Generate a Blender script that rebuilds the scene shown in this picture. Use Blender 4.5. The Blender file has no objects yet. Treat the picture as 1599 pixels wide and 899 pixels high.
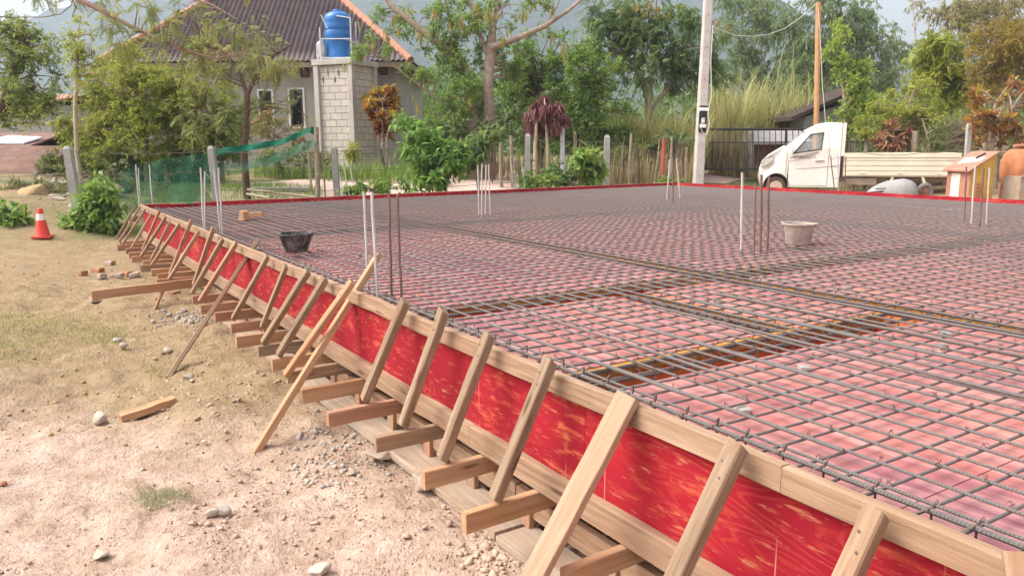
import bpy, bmesh, math, random
import numpy as np
from mathutils import Matrix, Vector

# ------------------------------------------------------------------ camera, sky, sun, exposure
S = bpy.context.scene
COL = S.collection
Z0 = 0.87                                   # top of the slab formwork above the ground
F_PX, CX, CY = 1224.86, 799.5, 449.5        # focal length / centre, in pixels of a 1599 px wide frame
CAM = np.array([14.624, -1.852, Z0 + 0.943])
PITCH, ROLL, YAW = 0.17953, -0.00626, -1.003217
_fw = np.array([math.sin(YAW)*math.cos(PITCH), math.cos(YAW)*math.cos(PITCH), -math.sin(PITCH)])
_rt = np.array([math.cos(YAW), -math.sin(YAW), 0.0])
_up = np.cross(_rt, _fw)
R_ = _rt*math.cos(ROLL) + _up*math.sin(ROLL)
U_ = -_rt*math.sin(ROLL) + _up*math.cos(ROLL)
cam_data = bpy.data.cameras.new('camera')
cam_data.sensor_fit = 'HORIZONTAL'; cam_data.sensor_width = 36.0
cam_data.lens = 36.0*F_PX/1599.0
cam_data.clip_start = 0.05; cam_data.clip_end = 6000
cam_ob = bpy.data.objects.new('camera', cam_data); COL.objects.link(cam_ob)
cam_ob.matrix_world = Matrix(((R_[0], U_[0], -_fw[0], CAM[0]), (R_[1], U_[1], -_fw[1], CAM[1]),
                              (R_[2], U_[2], -_fw[2], CAM[2]), (0, 0, 0, 1)))
S.camera = cam_ob

SUN_DIR = np.array([-0.40, -0.75, 1.05]); SUN_DIR /= np.linalg.norm(SUN_DIR)
w = bpy.data.worlds.new('World'); S.world = w; w.use_nodes = True
wn, wl = w.node_tree.nodes, w.node_tree.links
sky = wn.new('ShaderNodeTexSky'); sky.sky_type = 'NISHITA'; sky.sun_disc = False
sky.sun_elevation = math.asin(SUN_DIR[2]); sky.sun_rotation = math.atan2(SUN_DIR[0], SUN_DIR[1])
sky.air_density = 1.6; sky.dust_density = 6.0; sky.ozone_density = 1.5
hs = wn.new('ShaderNodeHueSaturation'); hs.inputs['Saturation'].default_value = 0.30; hs.inputs['Value'].default_value = 1.0
bg = wn['Background']; bg.inputs['Strength'].default_value = 0.15
wl.new(sky.outputs[0], hs.inputs['Color']); wl.new(hs.outputs[0], bg.inputs['Color'])
sun = bpy.data.lights.new('sun', 'SUN'); sun.energy = 1.7; sun.angle = math.radians(50); sun.color = (1.0, 0.93, 0.84)
sun_ob = bpy.data.objects.new('sun', sun); COL.objects.link(sun_ob)
sun_ob.rotation_euler = Vector(SUN_DIR).to_track_quat('Z', 'Y').to_euler()
sun_ob.location = (0, -20, 40)
S.view_settings.view_transform = 'Standard'; S.view_settings.look = 'None'
S.view_settings.gamma = 1.0; S.view_settings.exposure = 0.97
S.cycles.max_bounces = 6; S.cycles.volume_bounces = 1; S.cycles.transparent_max_bounces = 12
S.cycles.caustics_reflective = False; S.cycles.caustics_refractive = False
S.cycles.use_denoising = True

# ------------------------------------------------------------------ terrain and picture-to-place helpers
def sm(a, b, x):
    t = np.clip((np.asarray(x, float)-a)/(b-a), 0, 1); return t*t*(3-2*t)
def hash2(ix, iy, s):
    n = (ix*374761393 + iy*668265263 + s*974634777) & 0x7fffffff
    n = ((n ^ (n >> 13))*1274126177) & 0x7fffffff
    return ((n ^ (n >> 16)) & 0xffff)/65535.0
def vnoise(x, y, s=0):
    x = np.asarray(x, float); y = np.asarray(y, float)
    ix = np.floor(x).astype(np.int64); iy = np.floor(y).astype(np.int64)
    fx = x-ix; fy = y-iy; fx = fx*fx*(3-2*fx); fy = fy*fy*(3-2*fy)
    a = hash2(ix, iy, s); b = hash2(ix+1, iy, s); c = hash2(ix, iy+1, s); d = hash2(ix+1, iy+1, s)
    return (a*(1-fx)+b*fx)*(1-fy) + (c*(1-fx)+d*fx)*fy - 0.5
def terrain0(x, y):
    t = -np.asarray(x, float); y = np.asarray(y, float)
    a = 0.35*sm(0.2, 2.6, t) + 0.50*sm(2.2, 5.0, t) + 0.30*sm(5, 10, t)
    r = y-12.5
    b = 0.27*sm(0.2, 3.0, r) + 0.35*sm(7, 13, r)
    return np.maximum(a, b)
def terrain(x, y):
    x = np.asarray(x, float); y = np.asarray(y, float)
    z = terrain0(x, y)
    out = 1 - (sm(-0.1, 0.35, y)*sm(-0.6, 0.3, x)*(1-sm(12.3, 13, y)))   # flat under the slab
    n = 0.16*vnoise(x*0.45, y*0.45, 1) + 0.09*vnoise(x*1.1+3, y*1.1, 2)
    mound = 0.16*np.exp(-(((x-6.9)/1.6)**2 + ((y+2.6)/0.9)**2)) + 0.10*np.exp(-(((x-9.2)/0.7)**2 + ((y+0.75)/0.35)**2))
    mound = mound + 0.10*np.exp(-(((x-3.0)/2.0)**2 + ((y+2.2)/0.8)**2))
    near = sm(-0.15, -1.0, y)
    return z + out*(n*(0.25+0.75*near) + mound*near*1.0)
def PD(px, py, d):
    return CAM + d*(_fw + R_*((px-CX)/F_PX) + U_*((CY-py)/F_PX))
def ray(px, py):
    return _fw + R_*((px-CX)/F_PX) + U_*((CY-py)/F_PX)
def PA(px, py, ax, val):
    r = ray(px, py); t = (val-CAM[ax])/r[ax]; return CAM + r*t
def PG(px, py):                              # point of the ground seen at that pixel
    r = ray(px, py); t = 0.5
    for _ in range(4000):
        q = CAM + r*t
        if q[2] <= terrain(q[0], q[1]): break
        t += 0.01
    return CAM + r*t
def GD(px, d, dz=0.0):                       # ground point below / above that picture column at camera depth d
    q = PD(px, 231, d); return np.array([q[0], q[1], float(terrain(q[0], q[1]))+dz])
def depth(q): return float(np.dot(np.asarray(q)-CAM, _fw))

# ------------------------------------------------------------------ object bookkeeping
ORG = {}
def org(o): return ORG.get(o.name, np.zeros(3))
def tag(o, label=None, cat=None, group=None, kind=None):
    if label: o['label'] = label
    if cat: o['category'] = cat
    if group: o['group'] = group
    if kind: o['kind'] = kind
    return o
def thing(name, loc, label, cat, group=None):
    o = bpy.data.objects.new(name, None); o.empty_display_size = 0.1
    COL.objects.link(o); o.location = tuple(float(v) for v in loc)
    ORG[o.name] = np.array(loc, float)
    return tag(o, label, cat, group)
def link_mesh(name, me, mats, parent, origin):
    o = bpy.data.objects.new(name, me); COL.objects.link(o)
    for m in (mats if isinstance(mats, (list, tuple)) else [mats]): me.materials.append(m)
    if parent is not None:
        o.parent = parent; o.location = tuple(np.asarray(origin)-org(parent))
    else:
        o.location = tuple(float(v) for v in origin)
    ORG[o.name] = np.asarray(origin, float)
    return o
def np_mesh(name, V, Fc, mats, parent=None, face_attr=None, pt_attr=None, smooth=False, mi=None, origin=None, uv=None):
    """V (n,3) world coordinates, Fc (m,k) faces of one size."""
    V = np.asarray(V, float); Fc = np.asarray(Fc, np.int32)
    if origin is None:
        if parent is not None: origin = org(parent)
        else: origin = np.array([(V[:, 0].min()+V[:, 0].max())/2, (V[:, 1].min()+V[:, 1].max())/2, V[:, 2].min()])
    me = bpy.data.meshes.new(name)
    k = Fc.shape[1]; m = len(Fc)
    me.vertices.add(len(V)); me.vertices.foreach_set('co', (V-origin).astype(np.float32).ravel())
    me.loops.add(m*k); me.loops.foreach_set('vertex_index', Fc.ravel())
    me.polygons.add(m); me.polygons.foreach_set('loop_start', np.arange(0, m*k, k, dtype=np.int32))
    me.polygons.foreach_set('loop_total', np.full(m, k, np.int32))
    if mi is not None: me.polygons.foreach_set('material_index', np.asarray(mi, np.int32))
    if smooth: me.polygons.foreach_set('use_smooth', np.ones(m, bool))
    me.update(calc_edges=True)
    for nm, dat in (face_attr or {}).items():
        at = me.attributes.new(nm, 'FLOAT', 'FACE'); at.data.foreach_set('value', np.asarray(dat, np.float32))
    for nm, dat in (pt_attr or {}).items():
        dat = np.asarray(dat, np.float32)
        if dat.ndim == 2:
            at = me.attributes.new(nm, 'FLOAT_VECTOR', 'POINT'); at.data.foreach_set('vector', dat.ravel())
        else:
            at = me.attributes.new(nm, 'FLOAT', 'POINT'); at.data.foreach_set('value', dat)
    me.validate()
    return link_mesh(name, me, mats, parent, origin)

def nrm(v):
    v = np.asarray(v, float); n = np.linalg.norm(v); return v/n if n > 1e-9 else v
class MB:
    """collects polygons; build() links them as ONE mesh object. Keeps a grain coordinate per vertex."""
    def __init__(self): self.v = []; self.f = []; self.g = []; self.m = []
    def add(self, V, F, G=None, m=0):
        b = len(self.v); V = [tuple(map(float, q)) for q in V]
        self.v += V; self.f += [tuple(i+b for i in q) for q in F]; self.m += [m]*len(F)
        self.g += [tuple(map(float, q)) for q in (G if G is not None else V)]
        return self
    def beam(self, a, b, w, h, up=(0, 0, 1), cham=0.003, seg=1, wob=0.0, seed=None, m=0, skew=0.0):
        """timber from a to b: w across, h along 'up'; chamfered edges, slight warp."""
        a = np.asarray(a, float); b = np.asarray(b, float); d = b-a; L = np.linalg.norm(d); d = d/L
        s = nrm(np.cross(d, np.asarray(up, float))); u = np.cross(s, d)
        rs = random.Random(seed if seed is not None else random.random())
        off = np.array([rs.uniform(-50, 50) for _ in range(3)])
        c = min(cham, w/4, h/4)
        prof = [(-w/2+c, -h/2), (w/2-c, -h/2), (w/2, -h/2+c), (w/2, h/2-c), (w/2-c, h/2), (-w/2+c, h/2), (-w/2, h/2-c), (-w/2, -h/2+c)]
        V, G, F = [], [], []
        for i in range(seg+1):
            t = i/seg; ox = rs.uniform(-wob, wob) if 0 < i < seg else 0; oy = rs.uniform(-wob, wob) if 0 < i < seg else 0
            for (x, y) in prof:
                jx = rs.uniform(-wob, wob)*0.35; jy = rs.uniform(-wob, wob)*0.35
                sk = skew*y if i in (0, seg) else 0
                V.append(a + d*(L*t+sk) + s*(x+ox+jx) + u*(y+oy+jy)); G.append(off + np.array([L*t, x, y]))
        for i in range(seg):
            for j in range(8):
                k = (j+1) % 8; F.append((i*8+j, i*8+k, (i+1)*8+k, (i+1)*8+j))
        F.append(tuple(range(7, -1, -1))); F.append(tuple(seg*8+j for j in range(8)))
        return self.add(V, F, G, m)
    def box(self, c, sx, sy, sz, rz=0.0, m=0, cham=0.0):
        ca, sa = math.cos(rz), math.sin(rz); c = np.asarray(c, float)
        if cham > 0:
            ax = np.array([ca, sa, 0]); return self.beam(c-ax*sx/2, c+ax*sx/2, sy, sz, (0, 0, 1), cham, m=m)
        V = []
        for z in (-sz/2, sz/2):
            for (x, y) in ((-sx/2, -sy/2), (sx/2, -sy/2), (sx/2, sy/2), (-sx/2, sy/2)):
                V.append(c + np.array([x*ca-y*sa, x*sa+y*ca, z]))
        return self.add(V, [(3, 2, 1, 0), (4, 5, 6, 7), (0, 1, 5, 4), (1, 2, 6, 5), (2, 3, 7, 6), (3, 0, 4, 7)], None, m)
    def tube(self, pts, r, n=6, m=0, caps=True):
        pts = [np.asarray(q, float) for q in pts]; rs = r if isinstance(r, (list, tuple, np.ndarray)) else [r]*len(pts)
        V, F, G = [], [], []; prev = None; L = 0
        for i, q in enumerate(pts):
            d = nrm(pts[min(i+1, len(pts)-1)]-pts[max(i-1, 0)])
            if prev is None:
                ref = np.array([0, 0, 1.0]) if abs(d[2]) < 0.9 else np.array([1.0, 0, 0])
                s = nrm(np.cross(d, ref))
            else: s = nrm(prev - d*np.dot(prev, d))
            prev = s; u = np.cross(d, s)
            if i: L += np.linalg.norm(q-pts[i-1])
            for j in range(n):
                an = 2*math.pi*j/n; V.append(q + rs[i]*(s*math.cos(an)+u*math.sin(an))); G.append((L, rs[i]*math.cos(an), rs[i]*math.sin(an)))
        for i in range(len(pts)-1):
            for j in range(n):
                k = (j+1) % n; F.append((i*n+j, i*n+k, (i+1)*n+k, (i+1)*n+j))
        if caps: F.append(tuple(range(n-1, -1, -1))); F.append(tuple((len(pts)-1)*n+j for j in range(n)))
        return self.add(V, F, G, m)
    def lathe(self, c, prof, n=32, m=0, axis=(0, 0, 1), sx=1.0, sy=1.0):
        """prof: (radius, height) pairs"""
        c = np.asarray(c, float); ax = nrm(axis); ref = np.array([1.0, 0, 0]) if abs(ax[0]) < 0.9 else np.array([0, 1.0, 0])
        s = nrm(ref - ax*np.dot(ref, ax)); u = np.cross(ax, s); V, F = [], []
        for (r, h) in prof:
            for j in range(n):
                an = 2*math.pi*j/n; V.append(c + ax*h + s*(r*sx*math.cos(an)) + u*(r*sy*math.sin(an)))
        for i in range(len(prof)-1):
            for j in range(n):
                k = (j+1) % n; F.append((i*n+j, i*n+k, (i+1)*n+k, (i+1)*n+j))
        if prof[0][0] > 1e-6: F.append(tuple(range(n-1, -1, -1)))
        if prof[-1][0] > 1e-6: F.append(tuple((len(prof)-1)*n+j for j in range(n)))
        return self.add(V, F, None, m)
    def poly(self, pts, m=0): return self.add(pts, [tuple(range(len(pts)))], None, m)
    def prism(self, pts, d, m=0):
        """closed prism: polygon pts pushed along vector d"""
        n = len(pts); P = [np.asarray(q, float) for q in pts]; d = np.asarray(d, float)
        F = [tuple(range(n-1, -1, -1)), tuple(range(n, 2*n))] + [(i, (i+1) % n, n+(i+1) % n, n+i) for i in range(n)]
        return self.add(P+[q+d for q in P], F, None, m)
    def build(self, name, mats, parent=None, smooth=False, origin=None):
        V = np.array(self.v)
        if origin is None:
            origin = org(parent) if parent is not None else np.array([(V[:, 0].min()+V[:, 0].max())/2, (V[:, 1].min()+V[:, 1].max())/2, V[:, 2].min()])
        me = bpy.data.meshes.new(name)
        me.from_pydata((V-origin).tolist(), [], self.f); 
        me.polygons.foreach_set('material_index', np.array(self.m, np.int32))
        at = me.attributes.new('gc', 'FLOAT_VECTOR', 'POINT'); at.data.foreach_set('vector', np.array(self.g, np.float32).ravel())
        if smooth:
            me.polygons.foreach_set('use_smooth', np.ones(len(me.polygons), bool))
        bm = bmesh.new(); bm.from_mesh(me); bmesh.ops.recalc_face_normals(bm, faces=bm.faces); bm.to_mesh(me); bm.free()
        me.update()
        o = link_mesh(name, me, mats, parent, origin)
        if smooth:
            try: me.set_sharp_from_angle(angle=math.radians(42))
            except Exception: pass
        return o
# ------------------------------------------------------------------ materials
def mat(name):
    m = bpy.data.materials.new(name); m.use_nodes = True
    n, l = m.node_tree.nodes, m.node_tree.links
    return m, n, l, n['Principled BSDF']
def ramp(n, stops, interp='LINEAR'):
    r = n.new('ShaderNodeValToRGB'); r.color_ramp.interpolation = interp
    e = r.color_ramp.elements
    while len(e) < len(stops): e.new(0.5)
    for i, (p, c) in enumerate(stops):
        e[i].position = p; e[i].color = (c[0], c[1], c[2], 1.0) if hasattr(c, '__len__') else (c, c, c, 1)
    return r
def noise(n, l, vec, scale, detail=4, rough=0.55, dist=0.0, dim='3D'):
    t = n.new('ShaderNodeTexNoise'); t.inputs['Scale'].default_value = scale; t.inputs['Detail'].default_value = detail
    t.inputs['Roughness'].default_value = rough; t.inputs['Distortion'].default_value = dist
    if vec is not None: l.new(vec, t.inputs['Vector'])
    return t.outputs['Fac']
def mapping(n, l, vec, scale=(1, 1, 1), rot=(0, 0, 0), loc=(0, 0, 0)):
    m = n.new('ShaderNodeMapping'); m.inputs['Scale'].default_value = scale; m.inputs['Rotation'].default_value = rot
    m.inputs['Location'].default_value = loc
    l.new(vec, m.inputs['Vector']); return m.outputs[0]
def mix(n, l, fac, a, b, mode='MIX'):
    m = n.new('ShaderNodeMix'); m.data_type = 'RGBA'; m.blend_type = mode
    for sock, v in ((m.inputs[0], fac), (m.inputs[6], a), (m.inputs[7], b)):
        if hasattr(v, 'links') or hasattr(v, 'is_linked'): l.new(v, sock)
        elif hasattr(v, '__len__'): sock.default_value = (v[0], v[1], v[2], 1)
        else: sock.default_value = v
    return m.outputs[2]
def maprange(n, l, v, a, b, c=0.0, d=1.0):
    m = n.new('ShaderNodeMapRange'); m.clamp = True
    l.new(v, m.inputs[0])
    for i, x in enumerate((a, b, c, d)): m.inputs[i+1].default_value = x
    return m.outputs[0]
def math_(n, l, op, a, b=None):
    m = n.new('ShaderNodeMath'); m.operation = op
    for i, v in enumerate((a, b)):
        if v is None: continue
        if hasattr(v, 'is_linked'): l.new(v, m.inputs[i])
        else: m.inputs[i].default_value = v
    return m.outputs[0]
def bump(n, l, h, strength, dist, b):
    m = n.new('ShaderNodeBump'); m.inputs['Strength'].default_value = strength; m.inputs['Distance'].default_value = dist
    l.new(h, m.inputs['Height']); l.new(m.outputs[0], b.inputs['Normal'])
def attr(n, name, out='Vector'):
    a = n.new('ShaderNodeAttribute'); a.attribute_name = name; return a.outputs[out]
def coord(n, which='Object'): return n.new('ShaderNodeTexCoord').outputs[which]

def wood_mat(name, dark, lite, stain=(0.12, 0.08, 0.05), stain_amt=0.5, saw=0.5):
    m, n, l, b = mat(name); gc = attr(n, 'gc')
    g1 = noise(n, l, mapping(n, l, gc, (2.2, 45, 45)), 1.0, 6, 0.6, 0.6)
    g2 = noise(n, l, mapping(n, l, gc, (0.9, 9, 9)), 1.0, 3, 0.5, 0.3)
    c1 = ramp(n, [(0.28, dark), (0.55, [(dark[i]+lite[i])/2 for i in range(3)]), (0.75, lite)]); l.new(g1, c1.inputs[0])
    hue = mix(n, l, maprange(n, l, g2, 0.35, 0.7), c1.outputs[0], [dark[0]*1.15, dark[1]*0.92, dark[2]*0.75])
    hue = mix(n, l, 0.5, c1.outputs[0], hue)
    st = noise(n, l, mapping(n, l, gc, (3, 14, 14)), 1.0, 5, 0.65)
    c2 = mix(n, l, maprange(n, l, st, 0.58, 0.74, 0, stain_amt), hue, stain)
    # knots
    v = n.new('ShaderNodeTexVoronoi'); v.inputs['Scale'].default_value = 1.0; l.new(mapping(n, l, gc, (1.7, 9, 9)), v.inputs['Vector'])
    c3 = mix(n, l, maprange(n, l, v.outputs['Distance'], 0.06, 0.13, 0.75, 0), c2, [dark[0]*0.35, dark[1]*0.28, dark[2]*0.25])
    l.new(c3, b.inputs['Base Color']); b.inputs['Roughness'].default_value = 0.85; b.inputs['Specular IOR Level'].default_value = 0.25
    sc = noise(n, l, mapping(n, l, gc, (90, 6, 6)), 1.0, 2)
    h = math_(n, l, 'ADD', g1, math_(n, l, 'MULTIPLY', sc, saw))
    bump(n, l, h, 0.5, 0.004, b)
    return m
W_FRESH = wood_mat('fresh_sawn_timber', (0.36, 0.20, 0.105), (0.62, 0.405, 0.25), stain_amt=0.25)
W_TAN = wood_mat('tan_timber', (0.225, 0.14, 0.085), (0.55, 0.385, 0.265), stain_amt=0.3)
W_GREY = wood_mat('weathered_timber', (0.19, 0.125, 0.08), (0.52, 0.40, 0.285), stain=(0.10, 0.07, 0.05), stain_amt=0.6)
W_RED = wood_mat('reddish_timber', (0.30, 0.15, 0.095), (0.56, 0.34, 0.22), stain=(0.16, 0.06, 0.04), stain_amt=0.5)
W_PALE = wood_mat('pale_timber', (0.34, 0.20, 0.13), (0.54, 0.355, 0.245), stain_amt=0.15)
W_OLD = wood_mat('old_grey_timber', (0.30, 0.23, 0.17), (0.54, 0.43, 0.34), stain_amt=0.5)

def red_ply():
    m, n, l, b = mat('red_film_plywood'); gc = attr(n, 'gc')
    # annual-ring contours under the red film
    f = noise(n, l, mapping(n, l, gc, (0.9, 3.4, 3.4)), 1.0, 2, 0.5, 0.4)
    s = n.new('ShaderNodeMath'); s.operation = 'SINE'; l.new(math_(n, l, 'MULTIPLY', f, 150.0), s.inputs[0])
    ringm = maprange(n, l, s.outputs[0], 0.2, 1.0)
    patch = noise(n, l, mapping(n, l, gc, (1.3, 3.5, 3.5)), 1.0, 4, 0.6)
    ring = math_(n, l, 'MULTIPLY', ringm, maprange(n, l, patch, 0.45, 0.62))
    base = ramp(n, [(0.3, (0.25, 0.007, 0.018)), (0.7, (0.37, 0.013, 0.026))]); l.new(noise(n, l, gc, 2.0, 3), base.inputs[0])
    c = mix(n, l, math_(n, l, 'MULTIPLY', ring, 0.28), base.outputs[0], (0.55, 0.10, 0.05))
    # scuffs, running along the sheet a little downhill
    sc = noise(n, l, mapping(n, l, gc, (6.0, 26, 26), rot=(0, 0, 0)), 1.0, 8, 0.72, 0.25)
    big = noise(n, l, mapping(n, l, gc, (1.1, 2.4, 2.4), loc=(5, 2, 1)), 1.0, 3, 0.6)
    scm = math_(n, l, 'MULTIPLY', maprange(n, l, sc, 0.52, 0.63), maprange(n, l, big, 0.42, 0.58))
    c = mix(n, l, math_(n, l, 'MULTIPLY', scm, 0.8), c, (0.60, 0.135, 0.065))
    fine = noise(n, l, mapping(n, l, gc, (9, 55, 55), rot=(0, 0, -0.2)), 1.0, 3, 0.6)
    c = mix(n, l, math_(n, l, 'MULTIPLY', maprange(n, l, fine, 0.60, 0.72), 0.6), c, (0.62, 0.26, 0.13))
    sxn = n.new('ShaderNodeSeparateXYZ'); l.new(gc, sxn.inputs[0]); cx = n.new('ShaderNodeCombineXYZ'); l.new(sxn.outputs[0], cx.inputs[0])
    vo = n.new('ShaderNodeTexVoronoi'); vo.voronoi_dimensions = '1D'; vo.feature = 'DISTANCE_TO_EDGE'; vo.inputs['Scale'].default_value = 1.7; l.new(sxn.outputs[0], vo.inputs['W'])
    line = math_(n, l, 'MULTIPLY', maprange(n, l, vo.outputs['Distance'], 0.002, 0.006, 1, 0), maprange(n, l, noise(n, l, gc, 4.0, 3), 0.4, 0.6))
    c = mix(n, l, math_(n, l, 'MULTIPLY', line, 0.7), c, (0.62, 0.30, 0.24))
    l.new(c, b.inputs['Base Color']); b.inputs['Roughness'].default_value = 0.8; b.inputs['Specular IOR Level'].default_value = 0.2
    bump(n, l, math_(n, l, 'ADD', sc, math_(n, l, 'MULTIPLY', ring, 0.4)), 0.12, 0.003, b)
    return m
RED_PLY = red_ply()

def pink_deck():
    m, n, l, b = mat('dusty_pink_plywood_deck'); p = n.new('ShaderNodeNewGeometry').outputs['Position']
    a = noise(n, l, mapping(n, l, p, (0.55, 0.9, 1)), 1.0, 4, 0.6, 0.4)
    base = ramp(n, [(0.30, (0.31, 0.115, 0.135)), (0.46, (0.46, 0.160, 0.150)), (0.60, (0.53, 0.175, 0.135)), (0.75, (0.56, 0.25, 0.19))]); l.new(a, base.inputs[0])
    gr = noise(n, l, mapping(n, l, p, (1.4, 13, 5)), 1.0, 6, 0.62, 1.2)
    c = mix(n, l, maprange(n, l, gr, 0.44, 0.62, 0, 0.55), base.outputs[0], (0.62, 0.37, 0.32))
    gr2 = noise(n, l, mapping(n, l, p, (2.0, 22, 5), loc=(3, 7, 0)), 1.0, 5, 0.6, 0.8)
    c = mix(n, l, maprange(n, l, gr2, 0.50, 0.66, 0, 0.65), c, (0.30, 0.125, 0.16))
    du = noise(n, l, p, 1.5, 6, 0.7)
    c = mix(n, l, maprange(n, l, du, 0.60, 0.74, 0, 0.5), c, (0.66, 0.56, 0.42))
    br = n.new('ShaderNodeTexBrick'); br.offset = 0.5; br.inputs['Scale'].default_value = 1.0
    br.inputs['Brick Width'].default_value = 2.44; br.inputs['Row Height'].default_value = 1.22; br.inputs['Mortar Size'].default_value = 0.003
    br.inputs['Color1'].default_value = (1, 1, 1, 1); br.inputs['Color2'].default_value = (0.86, 0.86, 0.9, 1); br.inputs['Mortar'].default_value = (0.25, 0.15, 0.12, 1)
    l.new(p, br.inputs['Vector'])
    c = mix(n, l, 1.0, c, br.outputs['Color'], 'MULTIPLY')
    l.new(c, b.inputs['Base Color']); b.inputs['Roughness'].default_value = 0.7; b.inputs['Specular IOR Level'].default_value = 0.3
    bump(n, l, gr, 0.15, 0.003, b)
    return m
DECK = pink_deck()
def simple(name, col, rough=0.7, spec=0.3, metal=0.0, var=0.12, scale=6.0, bmp=0.0, bscale=40, dirt=None, dirt_amt=0.5, dscale=2.0):
    m, n, l, b = mat(name); p = coord(n)
    f = noise(n, l, p, scale, 5, 0.6)
    c = ramp(n, [(0.3, [x*(1-var) for x in col]), (0.7, [min(1, x*(1+var)) for x in col])]); l.new(f, c.inputs[0])
    out = c.outputs[0]
    if dirt is not None:
        d = noise(n, l, mapping(n, l, p, loc=(3.1, 1.7, 4.4)), dscale, 6, 0.7)
        out = mix(n, l, maprange(n, l, d, 0.45, 0.68, 0, dirt_amt), out, dirt)
    l.new(out, b.inputs['Base Color']); b.inputs['Roughness'].default_value = rough
    b.inputs['Specular IOR Level'].default_value = spec; b.inputs['Metallic'].default_value = metal
    if bmp: bump(n, l, noise(n, l, p, bscale, 4), bmp, 0.01, b)
    return m
def rebar_mat(name, col, dirt, ribs=True, amt=0.5):
    m, n, l, b = mat(name); gc = attr(n, 'gc')
    f = noise(n, l, mapping(n, l, gc, (3, 20, 20)), 1.0, 5, 0.65)
    c = mix(n, l, maprange(n, l, f, 0.45, 0.68, 0, amt), col, dirt)
    l.new(c, b.inputs['Base Color']); b.inputs['Roughness'].default_value = 0.55; b.inputs['Metallic'].default_value = 0.0
    b.inputs['Specular IOR Level'].default_value = 0.4
    if ribs:
        sx = n.new('ShaderNodeSeparateXYZ'); l.new(gc, sx.inputs[0])
        ph = math_(n, l, 'ADD', math_(n, l, 'MULTIPLY', sx.outputs[0], 2*math.pi/0.011), math_(n, l, 'MULTIPLY', sx.outputs[1], 260))
        s = math_(n, l, 'SINE', ph); bump(n, l, s, 0.75, 0.0016, b)
    return m
STEEL = rebar_mat('grey_ribbed_rebar', (0.160, 0.142, 0.134), (0.20, 0.125, 0.09), True, 0.35)
STEEL_RUST = rebar_mat('rusty_rebar', (0.17, 0.125, 0.10), (0.22, 0.09, 0.045), True, 0.6)
STEEL_PALE = rebar_mat('cement_splashed_rebar', (0.48, 0.45, 0.41), (0.22, 0.17, 0.14), False, 0.35)
STEEL_BROWN = rebar_mat('brown_rebar', (0.15, 0.075, 0.055), (0.24, 0.19, 0.16), False, 0.3)
WIRE = rebar_mat('black_tie_wire', (0.10, 0.08, 0.07), (0.20, 0.10, 0.06), False)

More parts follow.
